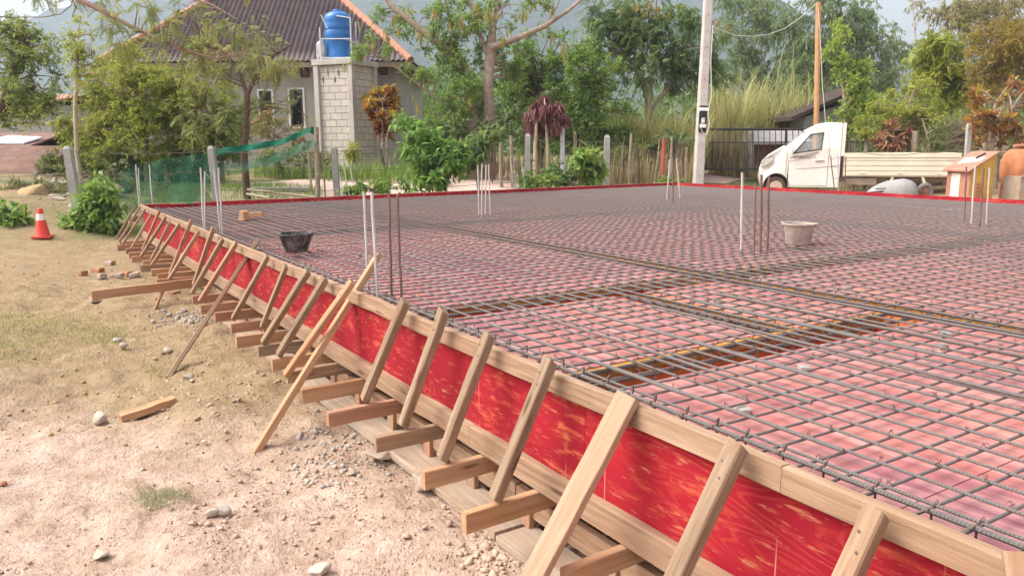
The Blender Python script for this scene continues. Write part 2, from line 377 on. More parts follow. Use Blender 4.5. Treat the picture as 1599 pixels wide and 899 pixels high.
def ground_mat():
    m, n, l, b = mat('dry_earth'); p = n.new('ShaderNodeNewGeometry').outputs['Position']
    sx = n.new('ShaderNodeSeparateXYZ'); l.new(p, sx.inputs[0])
    big = noise(n, l, p, 0.55, 5, 0.6, 0.3)
    t = math_(n, l, 'ADD', math_(n, l, 'ADD', sx.outputs[0], math_(n, l, 'MULTIPLY', sx.outputs[1], -1.1)), math_(n, l, 'MULTIPLY', big, 4.0))
    zone = maprange(n, l, t, 11.3, 13.4)                         # yellow sand far, pink gravelly earth near
    fine = noise(n, l, p, 28, 6, 0.7); mid = noise(n, l, p, 4.5, 6, 0.65)
    sand = ramp(n, [(0.3, (0.27, 0.185, 0.10)), (0.55, (0.36, 0.26, 0.15)), (0.75, (0.43, 0.325, 0.205))]); l.new(mid, sand.inputs[0])
    pink = ramp(n, [(0.30, (0.40, 0.265, 0.195)), (0.5, (0.54, 0.385, 0.30)), (0.70, (0.62, 0.465, 0.38))]); l.new(mid, pink.inputs[0])
    c = mix(n, l, zone, sand.outputs[0], pink.outputs[0])
    c = mix(n, l, maprange(n, l, fine, 0.48, 0.70, 0, 0.6), c, (0.25, 0.165, 0.11))
    v = n.new('ShaderNodeTexVoronoi'); v.inputs['Scale'].default_value = 42; l.new(p, v.inputs['Vector'])
    peb = math_(n, l, 'MULTIPLY', maprange(n, l, v.outputs['Distance'], 0.20, 0.34, 1, 0), maprange(n, l, noise(n, l, p, 3.1, 3), 0.48, 0.62))
    c = mix(n, l, math_(n, l, 'MULTIPLY', peb, 0.45), c, (0.66, 0.56, 0.48))
    v2 = n.new('ShaderNodeTexVoronoi'); v2.inputs['Scale'].default_value = 95; l.new(mapping(n, l, p, (1, 1, 0.3)), v2.inputs['Vector'])
    crumb = math_(n, l, 'MULTIPLY', maprange(n, l, v2.outputs['Distance'], 0.16, 0.30, 1, 0), maprange(n, l, noise(n, l, p, 7.0, 4, 0.7), 0.46, 0.60))
    c = mix(n, l, math_(n, l, 'MULTIPLY', crumb, 0.6), c, (0.17, 0.105, 0.07))
    stk = noise(n, l, mapping(n, l, p, (3.5, 14, 3.5), rot=(0, 0, 0.9)), 1.0, 7, 0.72, 0.6)
    c = mix(n, l, maprange(n, l, stk, 0.55, 0.70, 0, 0.5), c, (0.23, 0.15, 0.105))
    # grass behind the slab, pink road across it
    gm = maprange(n, l, math_(n, l, 'ADD', math_(n, l, 'MULTIPLY', sx.outputs[0], -1.0), math_(n, l, 'MULTIPLY', mid, 1.4)), 1.7, 2.4)
    grass = ramp(n, [(0.3, (0.085, 0.125, 0.03)), (0.7, (0.17, 0.20, 0.06))]); l.new(noise(n, l, p, 6, 5, 0.7), grass.inputs[0])
    gm = math_(n, l, 'MULTIPLY', gm, maprange(n, l, sx.outputs[1], -1.4, 0.0, 0.25, 1.0))
    c = mix(n, l, math_(n, l, 'MULTIPLY', gm, maprange(n, l, noise(n, l, p, 1.3, 5, 0.65), 0.36, 0.55)), c, grass.outputs[0])
    l.new(c, b.inputs['Base Color']); b.inputs['Roughness'].default_value = 0.95; b.inputs['Specular IOR Level'].default_value = 0.15
    h = math_(n, l, 'ADD', math_(n, l, 'MULTIPLY', fine, 0.6), math_(n, l, 'ADD', math_(n, l, 'MULTIPLY', peb, 0.5), noise(n, l, p, 11, 5, 0.7)))
    bump(n, l, h, 1.0, 0.035, b)
    return m
GROUND = ground_mat()
STONE = simple('pale_stone', (0.44, 0.355, 0.29), 0.9, 0.2, var=0.22, scale=9, bmp=0.5, bscale=30, dirt=(0.42, 0.28, 0.19), dirt_amt=0.6, dscale=8)
STONE_W = simple('white_stone', (0.47, 0.40, 0.335), 0.9, 0.2, var=0.2, scale=9, bmp=0.5, bscale=30, dirt=(0.45, 0.33, 0.25), dirt_amt=0.5, dscale=8)
GRAVEL = simple('grey_gravel', (0.38, 0.335, 0.295), 0.9, 0.2, var=0.35, scale=7)
GRAVEL_T = simple('earthy_gravel', (0.44, 0.325, 0.245), 0.9, 0.2, var=0.3, scale=5)
CLOD = simple('sandy_clod', (0.42, 0.29, 0.15), 0.95, 0.1, var=0.25, scale=14, bmp=0.6)
BRICK = simple('broken_clay_brick', (0.40, 0.17, 0.09), 0.9, 0.2, var=0.2, scale=14, bmp=0.4, dirt=(0.5, 0.36, 0.22), dirt_amt=0.6)
CONC = simple('grey_concrete', (0.40, 0.375, 0.345), 0.9, 0.2, var=0.14, scale=5, bmp=0.25, bscale=60, dirt=(0.20, 0.18, 0.16), dirt_amt=0.45, dscale=4)
CONC_P = simple('pale_concrete_pole', (0.52, 0.47, 0.43), 0.88, 0.2, var=0.1, scale=3, bmp=0.2, bscale=60, dirt=(0.34, 0.29, 0.26), dirt_amt=0.4, dscale=3)
GAL = simple('white_painted_steel', (0.62, 0.64, 0.66), 0.5, 0.4, var=0.05)
DARKIRON = simple('dark_iron', (0.035, 0.03, 0.028), 0.6, 0.4, var=0.2)
REDPAINT = simple('red_oxide_steel', (0.42, 0.09, 0.05), 0.6, 0.4, var=0.15, dirt=(0.2, 0.1, 0.06))
BLACK_PL = simple('black_plastic', (0.018, 0.017, 0.016), 0.5, 0.4, var=0.2, scale=20)
WHITE_PL = simple('white_plastic', (0.78, 0.78, 0.76), 0.4, 0.5, var=0.04)
CABLE = simple('pale_cable', (0.55, 0.55, 0.50), 0.5, 0.4, var=0.05)
FENCEWIRE = simple('rusty_fence_wire', (0.16, 0.13, 0.11), 0.6, 0.4, var=0.2)
BARK = simple('grey_brown_bark', (0.33, 0.255, 0.19), 0.95, 0.1, var=0.3, scale=9, bmp=0.6, bscale=22)
BARK_D = simple('dark_bark', (0.13, 0.085, 0.06), 0.95, 0.1, var=0.3, scale=9, bmp=0.6, bscale=22)
BARK_P = simple('pale_stem', (0.42, 0.34, 0.24), 0.9, 0.1, var=0.2, scale=9)

def leaf_mat(name, stops, trans=0.42, rough=0.5):
    m, n, l, b = mat(name); stops = [[min(.6, x*1.5) for x in c] for c in stops]
    r = ramp(n, [(i/(len(stops)-1), c) for i, c in enumerate(stops)]); l.new(attr(n, 'lv', 'Fac'), r.inputs[0])
    l.new(r.outputs[0], b.inputs['Base Color']); b.inputs['Roughness'].default_value = rough; b.inputs['Specular IOR Level'].default_value = 0.3
    t = n.new('ShaderNodeBsdfTranslucent'); l.new(mix(n, l, 0.35, r.outputs[0], [min(1, c*1.6) for c in stops[-1]]), t.inputs[0])
    mx = n.new('ShaderNodeMixShader'); mx.inputs[0].default_value = trans
    l.new(b.outputs[0], mx.inputs[1]); l.new(t.outputs[0], mx.inputs[2])
    l.new(mx.outputs[0], n['Material Output'].inputs['Surface'])
    return m
L_LIME = leaf_mat('yellow_green_leaf', [(0.10, 0.14, 0.022), (0.18, 0.215, 0.034), (0.26, 0.285, 0.05), (0.33, 0.32, 0.065)])
L_GREEN = leaf_mat('bright_green_leaf', [(0.06, 0.11, 0.025), (0.105, 0.175, 0.036), (0.15, 0.235, 0.05), (0.22, 0.28, 0.07)])
L_OLIVE = leaf_mat('olive_feathery_leaf', [(0.075, 0.105, 0.035), (0.125, 0.16, 0.055), (0.18, 0.205, 0.075), (0.25, 0.235, 0.075)])
L_DARK = leaf_mat('deep_green_leaf', [(0.05, 0.09, 0.034), (0.085, 0.135, 0.045), (0.125, 0.175, 0.06), (0.17, 0.21, 0.07)])
L_BLUE = leaf_mat('blue_green_bamboo_leaf', [(0.07, 0.11, 0.05), (0.105, 0.155, 0.07), (0.15, 0.195, 0.085), (0.19, 0.22, 0.09)])
L_BAMY = leaf_mat('straw_bamboo_leaf', [(0.12, 0.125, 0.05), (0.17, 0.165, 0.07), (0.23, 0.20, 0.09), (0.28, 0.23, 0.11)])
L_ORANGE = leaf_mat('orange_yellow_leaf', [(0.11, 0.105, 0.025), (0.18, 0.155, 0.032), (0.25, 0.175, 0.036), (0.29, 0.21, 0.05)])
L_CROTON = leaf_mat('croton_leaf', [(0.07, 0.016, 0.018), (0.15, 0.02, 0.02), (0.24, 0.04, 0.022), (0.34, 0.18, 0.03), (0.38, 0.31, 0.05)])
L_WINE = leaf_mat('wine_red_leaf', [(0.07, 0.022, 0.026), (0.115, 0.035, 0.038), (0.16, 0.06, 0.058), (0.21, 0.10, 0.085)])
L_RUST = leaf_mat('withered_leaf', [(0.13, 0.05, 0.03), (0.22, 0.09, 0.05), (0.30, 0.14, 0.08), (0.24, 0.18, 0.08)])
L_CANE = leaf_mat('pale_cane_leaf', [(0.13, 0.15, 0.04), (0.21, 0.22, 0.07), (0.29, 0.28, 0.10), (0.36, 0.31, 0.15)])
L_STRAW = leaf_mat('dry_straw', [(0.17, 0.12, 0.07), (0.27, 0.20, 0.12), (0.36, 0.29, 0.18), (0.22, 0.20, 0.09)])
L_POD = leaf_mat('green_seed_pod', [(0.13, 0.15, 0.035), (0.20, 0.20, 0.05), (0.27, 0.22, 0.06), (0.30, 0.19, 0.06)])
L_PODD = leaf_mat('dark_seed_pod', [(0.05, 0.025, 0.025), (0.085, 0.04, 0.035), (0.11, 0.06, 0.05)], 0.1)
L_GRASS = leaf_mat('short_grass_blade', [(0.10, 0.13, 0.035), (0.17, 0.19, 0.06), (0.26, 0.24, 0.10), (0.36, 0.29, 0.16)])
# ------------------------------------------------------------------ ground, hills, haze
rng = np.random.default_rng(7); RND = random.Random(11)
def spaced(*segs):
    out = []
    for a, b, st in segs: out.append(np.arange(a, b-1e-6, st))
    return np.concatenate(out + [[segs[-1][1]]])
far = np.array([-840, -620, -400, -250, -160, -100, -70, -50.0])
gx = np.concatenate([far, spaced((-38, -9, 1.2), (-9, 1.5, 0.22), (1.5, 15.6, 0.042), (15.6, 40, 1.5)), -far[::-1]])
gy = np.concatenate([far, spaced((-38, -7, 1.0), (-7, 0.35, 0.042), (0.35, 12.4, 0.8), (12.4, 20, 0.35), (20, 40, 1.5)), -far[::-1]])
GX, GY = np.meshgrid(gx, gy, indexing='ij')
nearm = sm(1.0, 3.0, GX)*sm(0.25, -0.15, GY)*sm(-7.5, -6.5, GY)
nx, ny = GX*1.0, GY*1.0
micro = (0.045*vnoise(nx*2.3, ny*2.3, 5) + 0.030*vnoise(nx*5.3, ny*5.3, 6) + 0.026*vnoise(nx*10, ny*10, 8) + 0.024*vnoise(nx*19, ny*19, 7))
cl = vnoise(nx*7.0+9, ny*7.0, 15); micro = micro + 0.05*np.maximum(cl-0.22, 0)*2
GZ = terrain(GX, GY) + nearm*micro
nX, nY = GX.shape
idx = np.arange(nX*nY).reshape(nX, nY)
Fq = np.stack([idx[:-1, :-1], idx[1:, :-1], idx[1:, 1:], idx[:-1, 1:]], -1).reshape(-1, 4)
ground = np_mesh('ground', np.stack([GX, GY, GZ], -1).reshape(-1, 3), Fq, GROUND, smooth=True, origin=np.zeros(3))
tag(ground, 'dry sandy and pinkish earth of the building plot', 'ground', kind='structure')

def gz(x, y):
    return float(terrain(x, y)) + float(sm(1.0, 3.0, x)*sm(0.25, -0.15, y)*sm(-7.5, -6.5, y))*float(
        0.045*vnoise(x*2.3, y*2.3, 5)+0.030*vnoise(x*5.3, y*5.3, 6)+0.026*vnoise(x*10, y*10, 8)+0.024*vnoise(x*19, y*19, 7))

# pink dirt road behind the fence: a sheet just above the terrain
def strip_on_ground(name, ctr, halfw, m, lift, label, cat):
    V, F = [], []
    for i, (x, y) in enumerate(ctr):
        t = np.array(ctr[min(i+1, len(ctr)-1)])-np.array(ctr[max(i-1, 0)]); t = t/np.linalg.norm(t); nn = np.array([-t[1], t[0]])
        for k in range(9):
            q = np.array([x, y]) + nn*halfw*(k/4.0-1)*(1+0.15*math.sin(i*1.7+k)); V.append((q[0], q[1], float(terrain(q[0], q[1]))+lift))
    for i in range(len(ctr)-1):
        for k in range(8): F.append((i*9+k, i*9+k+1, (i+1)*9+k+1, (i+1)*9+k))
    o = np_mesh(name, V, F, m, smooth=True); tag(o, label, cat, kind='structure'); return o
ROADM = simple('pink_dirt_road', (0.60, 0.44, 0.37), 0.95, 0.1, var=0.14, scale=1.5, bmp=0.3, dirt=(0.42, 0.30, 0.2), dirt_amt=0.4)
ctr = []
for i in range(44):
    y = 2.0 + i*1.0; ctr.append((-4.9 - 0.03*(y-3) + 0.25*math.sin(y*0.35), y))
strip_on_ground('road', ctr, 1.75, ROADM, 0.012, 'pink dirt road passing between the fence and the house', 'road')
# bare ground where the truck stands
YARD = simple('bare_yard_earth', (0.50, 0.35, 0.24), 0.95, 0.1, var=0.2, scale=2, bmp=0.4)
strip_on_ground('path', [(-2+i*1.2, 15.6+0.1*math.sin(i)) for i in range(16)], 2.6, YARD, 0.016, 'bare trampled earth beside the slab where the truck is parked', 'yard')

# wooded hills far behind
hm, hn, hl, hb = mat('wooded_hillside')
hr = ramp(hn, [(0.35, (0.035, 0.048, 0.04)), (0.65, (0.075, 0.09, 0.065))]); hl.new(noise(hn, hl, coord(hn), 0.06, 6, 0.7), hr.inputs[0])
hl.new(hr.outputs[0], hb.inputs['Base Color']); hb.inputs['Roughness'].default_value = 1.0
sky_px = [(-900, 30), (-300, 70), (0, 62), (50, 42), (120, 20), (250, -25), (600, -70), (900, -60), (1150, -10), (1300, 60), (1400, 86), (1600, 95), (1900, 50), (2500, 40)]
cols = np.linspace(-900, 2500, 171); V = []; nr = 22
for c in cols:
    yy = np.interp(c, [p[0] for p in sky_px], [p[1] for p in sky_px])
    for r in range(nr):
        t = r/(nr-1); d = 300 + 420*t
        q = PD(c, 231, d); top = (231-yy)/F_PX*720
        h = top*(t**1.35)*(1+0.16*float(vnoise(c*0.012, t*5, 3))*(1-t)) + 22*float(vnoise(c*0.03, t*7+2, 4))*t*(1.15-t) + 3.0*float(vnoise(c*0.22, t*40, 9))*t
        V.append((q[0], q[1], h+1.0))
ix = np.arange(len(cols)*nr).reshape(len(cols), nr)
Fh = np.stack([ix[:-1, :-1], ix[1:, :-1], ix[1:, 1:], ix[:-1, 1:]], -1).reshape(-1, 4)
hills = np_mesh('hills', V, Fh, hm, smooth=True); tag(hills, 'hazy wooded hills far behind the village', 'hills', kind='structure')

# haze: one even volume round everything
zb = MB(); zb.box((0, 0, 104), 1700, 1700, 212)
hz = bpy.data.materials.new('haze_air'); hz.use_nodes = True; zn = hz.node_tree.nodes; zn.remove(zn['Principled BSDF'])
pv = zn.new('ShaderNodeVolumePrincipled'); pv.inputs['Density'].default_value = 0.0006; pv.inputs['Color'].default_value = (0.68, 0.80, 1.0, 1)
pv.inputs['Anisotropy'].default_value = 0.2
hz.node_tree.links.new(pv.outputs[0], zn['Material Output'].inputs['Volume'])
hazeo = zb.build('haze', hz); tag(hazeo, 'thin pale haze hanging in the air', 'haze', kind='stuff')

# ------------------------------------------------------------------ slab formwork: ONE thing, boards and sheets its parts
WID, LEN = 12.40, 15.0
TOPB, ZB0, ZB1 = Z0, Z0-0.455, Z0-0.57
DZ = Z0-0.115
form = thing('slab_formwork', (7.5, 6.2, 0), 'raised slab formwork with red plywood sides, timber edge boards and a dusty pink deck', 'formwork')
def board(name, x0, x1, y, z0, z1, th, m, seed): # board along x whose outer face lies at y
    b = MB(); b.beam((x0, y+th/2, (z0+z1)/2), (x1, y+th/2, (z0+z1)/2), th, z1-z0, (0, 0, 1), 0.003, seg=max(2, int((x1-x0)/0.22)), wob=0.0035, seed=seed)
    return b.build(name, m, form)
xj = float(PA(560, 458, 1, 0)[0])
for i, (a, b_, m) in enumerate([(-0.02, 3.4, W_TAN), (3.403, 6.75, W_TAN), (6.753, xj, W_TAN), (xj+0.004, 13.2, W_TAN), (13.203, LEN, W_TAN)]):
    board('top_board', a, b_, 0.0, TOPB-0.083, TOPB + (0.003 if i % 2 else 0), 0.042, m, 20+i)
for i, (a, b_) in enumerate([(-0.02, 4.1), (4.103, 7.9), (7.903, 11.3), (11.303, LEN)]):
    board('bottom_board', a, b_, 0.001, ZB1, ZB0, 0.042, W_TAN, 40+i)
# red plywood sheets of the long near side
for i, (a, b_) in enumerate([(0.0, 2.44), (2.443, 4.88), (4.883, 7.32), (7.323, 9.76), (9.763, 12.2), (12.203, LEN)]):
    b = MB(); b.beam((a, 0.052, (TOPB-0.012+ZB1)/2), (b_, 0.052, (TOPB-0.012+ZB1)/2), 0.018, TOPB-0.012-ZB1, (0, 0, 1), 0.001, seed=60+i)
    b.build('side_panel', RED_PLY, form)
# upstands along the back (x = 0) and along the far right side (y = WID)
b = MB(); b.beam((0.012, 0.065, TOPB-0.20), (0.012, WID, TOPB-0.20), 0.018, 0.39, (0, 0, 1), 0.001, seed=71); b.build('side_panel', RED_PLY, form)
b = MB(); b.beam((0.02, WID-0.012, TOPB-0.20), (LEN, WID-0.012, TOPB-0.20), 0.018, 0.39, (0, 0, 1), 0.001, seed=72); b.build('side_panel', RED_PLY, form)
b = MB(); b.beam((-0.022, 0.045, TOPB-0.035), (-0.022, WID*0.55, TOPB-0.032), 0.045, 0.07, (0, 0, 1), 0.003, 20, 0.004, seed=73); b.build('top_board', W_TAN, form)
b = MB(); b.beam((-0.022, WID*0.55+0.003, TOPB-0.04), (-0.022, WID, TOPB-0.038), 0.045, 0.07, (0, 0, 1), 0.003, 20, 0.004, seed=74); b.build('top_board', W_RED, form)
b = MB(); b.beam((0.0, WID+0.021, TOPB-0.05), (LEN*0.5, WID+0.021, TOPB-0.05), 0.045, 0.07, (0, 0, 1), 0.003, 20, 0.004, seed=75); b.build('top_board', W_RED, form)
b = MB(); b.beam((LEN*0.5+0.003, WID+0.021, TOPB-0.045), (LEN, WID+0.021, TOPB-0.05), 0.045, 0.07, (0, 0, 1), 0.003, 20, 0.004, seed=76); b.build('top_board', W_RED, form)
# deck sheets between the beam troughs
XA, XB, XC = (5.0, 5.28), (10.07, 10.40), (11.74, 12.07)
YA, YB, YC, YD = (0.061, 0.25), (2.78, 3.10), (7.3, 7.58), (1.70, 1.98)
bays = []
for (x0, x1) in ((0.022, XA[0]), (XA[1], XB[0]), (XB[1], LEN)):
    for (y0, y1) in ((YA[1], YB[0]), (YB[1], YC[0]), (YC[1], WID-0.022)):
        if x0 == XB[1] and y0 == YA[1]:
            bays += [(x0, XC[0], y0, YD[0]), (x0, XC[0], YD[1], y1), (XC[1], x1, y0, y1)]
        else: bays.append((x0, x1, y0, y1))
for (x0, x1, y0, y1) in bays:
    b = MB(); b.box(((x0+x1)/2, (y0+y1)/2, DZ-0.009), x1-x0, y1-y0, 0.018); b.build('deck_panel', DECK, form)
# troughs of the beams: side sheets, timber strip along the far lip, bottom sheet
def beam_ply():
    m, n, l, b = mat('orange_red_beam_side'); p = n.new('ShaderNodeNewGeometry').outputs['Position']
    f = noise(n, l, mapping(n, l, p, (2, 2, 9)), 1.0, 5, 0.6, 0.5)
    c = ramp(n, [(0.3, (0.50, 0.06, 0.035)), (0.45, (0.66, 0.20, 0.06)), (0.75, (0.70, 0.34, 0.10))]); l.new(f, c.inputs[0])
    l.new(c.outputs[0], b.inputs['Base Color']); b.inputs['Roughness'].default_value = 0.6
    return m
BEAMPLY = beam_ply()
W_YEL = wood_mat('yellow_ochre_timber', (0.42, 0.20, 0.04), (0.62, 0.36, 0.10), stain_amt=0.2)
BD = 0.42
def trough(axis, r0, r1, lo, hi):
    z1, z0 = DZ-0.020, TOPB-0.115-BD
    for k, r in enumerate((r0-0.009, r1+0.009)):
        b = MB()
        if axis == 'y': b.beam((r, lo, (z0+z1)/2), (r, hi, (z0+z1)/2), 0.018, z1-z0, (0, 0, 1), 0.001)
        else: b.beam((lo, r, (z0+z1)/2), (hi, r, (z0+z1)/2), 0.018, z1-z0, (0, 0, 1), 0.001)
        b.build('beam_side', BEAMPLY, form)
    b = MB(); s = (r0 if axis == 'y' else r1); o_ = 0.018 if axis == 'y' else -0.018
    if axis == 'y': b.beam((s+o_, lo+0.01, DZ-0.03), (s+o_, hi-0.01, DZ-0.03), 0.035, 0.05, (0, 0, 1), 0.003, 8, 0.002)
    else: b.beam((lo+0.01, s+o_, DZ-0.03), (hi-0.01, s+o_, DZ-0.03), 0.035, 0.05, (0, 0, 1), 0.003, 8, 0.002)
    b.build('lip_strip', W_YEL, form)
    b = MB()
    if axis == 'y': b.box(((r0+r1)/2, (lo+hi)/2, z0-0.01), r1-r0-0.002, hi-lo, 0.018)
    else: b.box(((lo+hi)/2, (r0+r1)/2, z0-0.01), hi-lo, r1-r0-0.002, 0.018)
    b.build('beam_bottom', BEAMPLY, form)
for (a, b_) in ((YA[1], YB[0]), (YB[1], YC[0]), (YC[1], WID-0.03)):
    trough('y', XA[0], XA[1], a, b_); trough('y', XB[0], XB[1], a, b_)
trough('y', XC[0], XC[1], YA[1], YB[0]); trough('x', YD[0], YD[1], XB[1]+0.02, XC[0]-0.02)
for yy in (YB, YC): trough('x', yy[0], yy[1], 0.03, LEN)
b = MB(); b.beam((0.03, YA[1]+0.009, DZ-0.2), (LEN, YA[1]+0.009, DZ-0.2), 0.018, 0.36, (0, 0, 1), 0.001); b.build('beam_side', BEAMPLY, form)
b = MB(); b.box((LEN/2, 0.155, TOPB-0.115-BD-0.01), LEN-0.1, 0.185, 0.018); b.build('beam_bottom', BEAMPLY, form)

# ------------------------------------------------------------------ reinforcement mat: one thing, its bars are parts
ZX, ZY, RB = Z0-0.070, Z0-0.0820, 0.0060
mat_t = thing('rebar_mat', (7.5, 6.2, DZ), 'tied mat of grey ribbed reinforcing bars lying over the pink deck', 'rebar mat')
def bar_pts(a, b, n, wob, rs):
    a, b = np.array(a, float), np.array(b, float); out = []
    for i in range(n+1):
        q = a+(b-a)*i/n
        if 0 < i < n: q = q + np.array([rs.uniform(-wob, wob), rs.uniform(-wob, wob), rs.uniform(-wob*0.2, wob*0.4)])
        out.append(q)
    return out
rs = random.Random(3); rest = MB(); sp = 0.1325
xbars = [0.30+i*sp for i in range(91)]; ybars = [0.12+i*sp for i in range(112)]
xbars = [v+rs.uniform(-0.012, 0.012) for v in xbars]; ybars = [v+rs.uniform(-0.012, 0.012) for v in ybars]
for i, y in enumerate(xbars):
    p = bar_pts((0.05, y, ZX), (LEN-0.05, y+rs.uniform(-0.02, 0.02), ZX), 26, 0.006, rs)
    if i < 46: b = MB(); b.tube(p, RB, 8); b.build('rebar', STEEL, mat_t, True)
    else: rest.tube(p, RB, 5)
for i, x in enumerate(ybars):
    p = bar_pts((x, 0.05, ZY), (x+rs.uniform(-0.02, 0.02), WID-0.05, ZY), 22, 0.006, rs)
    p = [np.array([q[0], q[1], q[2] + (0.012*math.exp(-((q[1]-0.05)/0.15)**2))]) for q in p]
    if i >= len(ybars)-54: b = MB(); b.tube(p, RB*0.95, 8); b.build('rebar', STEEL, mat_t, True)
    else: rest.tube(p, RB, 5)
o = rest.build('rebar', STEEL, mat_t, True); o['kind'] = 'stuff'
# thicker top bars laid over the beams
tb = random.Random(5)
for k in range(7):
    y = 0.36+k*0.36+tb.uniform(-0.05, 0.05); x = 11.85+tb.uniform(-0.3, 0.3)
    b = MB(); b.tube(bar_pts((x-1.1, y, ZX+0.017), (x+1.15, y+tb.uniform(-0.02, 0.02), ZX+0.017), 8, 0.004, tb), 0.0080, 8); b.build('top_bar', STEEL, mat_t, True)
for k in range(0):
    x = 7.8+k*0.33+tb.uniform(-0.05, 0.05); y = 2.95+tb.uniform(-0.2, 0.2)
    b = MB(); b.tube(bar_pts((x, y-1.0, ZX+0.016), (x+tb.uniform(-0.02, 0.02), y+1.0, ZX+0.016), 6, 0.004, tb), 0.0085, 6); b.build('top_bar', STEEL, mat_t, True)
# tie wires: twisted loops with two loose ends on the crossings
tw = MB(); rt = random.Random(9)
for x in ybars:
    for y in xbars:
        dc = math.hypot(x-CAM[0], y-CAM[1])
        if dc > 9.5 or rt.random() > (0.42 if dc < 5 else 0.3): continue
        r = RB+0.0035; an = rt.uniform(0, 6.28); c = np.array([x, y, ZX-0.006])
        d1 = np.array([math.cos(an), math.sin(an), 0]); e = np.array([0, 0, 1.0])
        lp = [c + d1*r*1.2*math.cos(t) + e*r*1.7*math.sin(t) for t in np.linspace(0.2, 2.9, 6)]
        tw.tube(lp, 0.0014, 4, caps=False)
        top = c + e*r*1.7
        for s in (1, -1):
            q1 = top + d1*s*0.006 + e*rt.uniform(0.004, 0.012); q2 = q1 + np.array([rt.uniform(-0.016, 0.016), rt.uniform(-0.016, 0.016), rt.uniform(-0.012, 0.006)])
            tw.tube([top, q1, q2], 0.0013, 4, caps=False)
o = tw.build('tie_wire', WIRE, mat_t, False); o['kind'] = 'stuff'
# small concrete spacer blocks under the mat
cb = random.Random(21)
spx = [(932, 479), (1255, 574), (1475, 521), (720, 398), (797, 405), (1470, 540), (1160, 640), (640, 420), (905, 400), (1325, 450), (560, 400), (1120, 470)]
for i, (px, py) in enumerate(spx):
    q = PA(px, py, 2, DZ+0.015)
    b = MB(); b.box((q[0], q[1], DZ+0.0125), 0.05, 0.05, 0.025, cb.uniform(0, 1.5), cham=0.004)
    o = b.build('spacer_block', CONC); tag(o, 'small grey concrete spacer block lying on the pink deck under the mat', 'spacer', 'concrete spacer blocks under the mat')

# cages in the troughs
def cage(label, axis, c, wdt, lo, hi, step):
    q = (c, (lo+hi)/2, DZ-0.4) if axis == 'y' else ((lo+hi)/2, c, DZ-0.4)
    t = thing('beam_cage', q, label, 'rebar cage', 'rebar cages in the beam troughs')
    zt, zb_ = (Z0-0.052 if 'edge beam' in label else Z0-0.105), DZ-0.36; hw = wdt/2-0.035; rr = random.Random(hash(label) % 1000 if False else len(label))
    for s in (-1, 1):
        for z in (zt, zb_):
            a = (c+s*hw, lo, z-0.011) if axis == 'y' else (lo, c+s*hw, z-0.011); b_ = (c+s*hw, hi, z-0.011) if axis == 'y' else (hi, c+s*hw, z-0.011)
            m = MB(); m.tube(bar_pts(a, b_, 14, 0.006, rr), 0.0095, 8); m.build('main_bar', STEEL, t, True)
    h = hw+0.012
    loop = [(-h, zb_-0.02), (h, zb_-0.02), (h, zt), (-h, zt), (-h, zb_-0.02)]
    m = MB()
    m.tube([(u, 0, z) if axis == 'y' else (0, u, z) for u, z in loop], 0.004, 5)
    m.tube([(-h, 0, zt), (-h+0.05, 0.02, zt-0.045)] if axis == 'y' else [(0, -h, zt), (0.02, -h+0.05, zt-0.045)], 0.004, 5)
    m.tube([(-h, 0.003, zt), (-h+0.012, 0.02, zt+0.03), (-h+0.035, 0.03, zt+0.028)] if axis == 'y' else [(0.003, h, zt), (0.02, h-0.012, zt+0.03), (0.03, h-0.035, zt+0.028)], 0.0038, 5)
    first = None; n = int((hi-lo)/step)
    for k in range(min(n, 99)):
        p = lo+0.08+k*step+rr.uniform(-0.02, 0.02)
        pos = np.array([c, p, 0.0]) if axis == 'y' else np.array([p, c, 0.0])
        if first is None:
            first = m.build('stirrup', STEEL_RUST, t, True, origin=np.zeros(3)); o = first
        else:
            o = first.copy(); COL.objects.link(o); o.parent = t
        o.location = tuple(pos-org(t)); o.rotation_euler = (0, 0, rr.uniform(-0.08, 0.08))
cage('rebar cage of the edge beam, running right behind the long near edge board', 'x', 0.155, 0.19, 0.1, LEN-0.1, 0.155)
cage('rebar cage in the trough starting at the tall pale and brown starter bars', 'y', (XB[0]+XB[1])/2, 0.23, 0.27, WID-0.1, 0.16)
cage('rebar cage in the short near trough that ends at the second cross trough', 'y', (XC[0]+XC[1])/2, 0.22, 0.27, YB[0], 0.14)
cage('short rebar cage linking the two near troughs', 'x', (YD[0]+YD[1])/2, 0.20, XB[1]+0.02, XC[0]-0.02, 0.14)
cage('rebar cage in the long cross trough in front of the grey bucket', 'x', (YB[0]+YB[1])/2, 0.22, 0.1, LEN-0.1, 0.16)
cage('rebar cage in the far cross trough along the right side', 'x', (YC[0]+YC[1])/2, 0.22, 0.1, LEN-0.1, 0.2)
cage('rebar cage in the back trough behind the black bucket', 'y', (XA[0]+XA[1])/2, 0.22, 0.27, WID-0.1, 0.2)

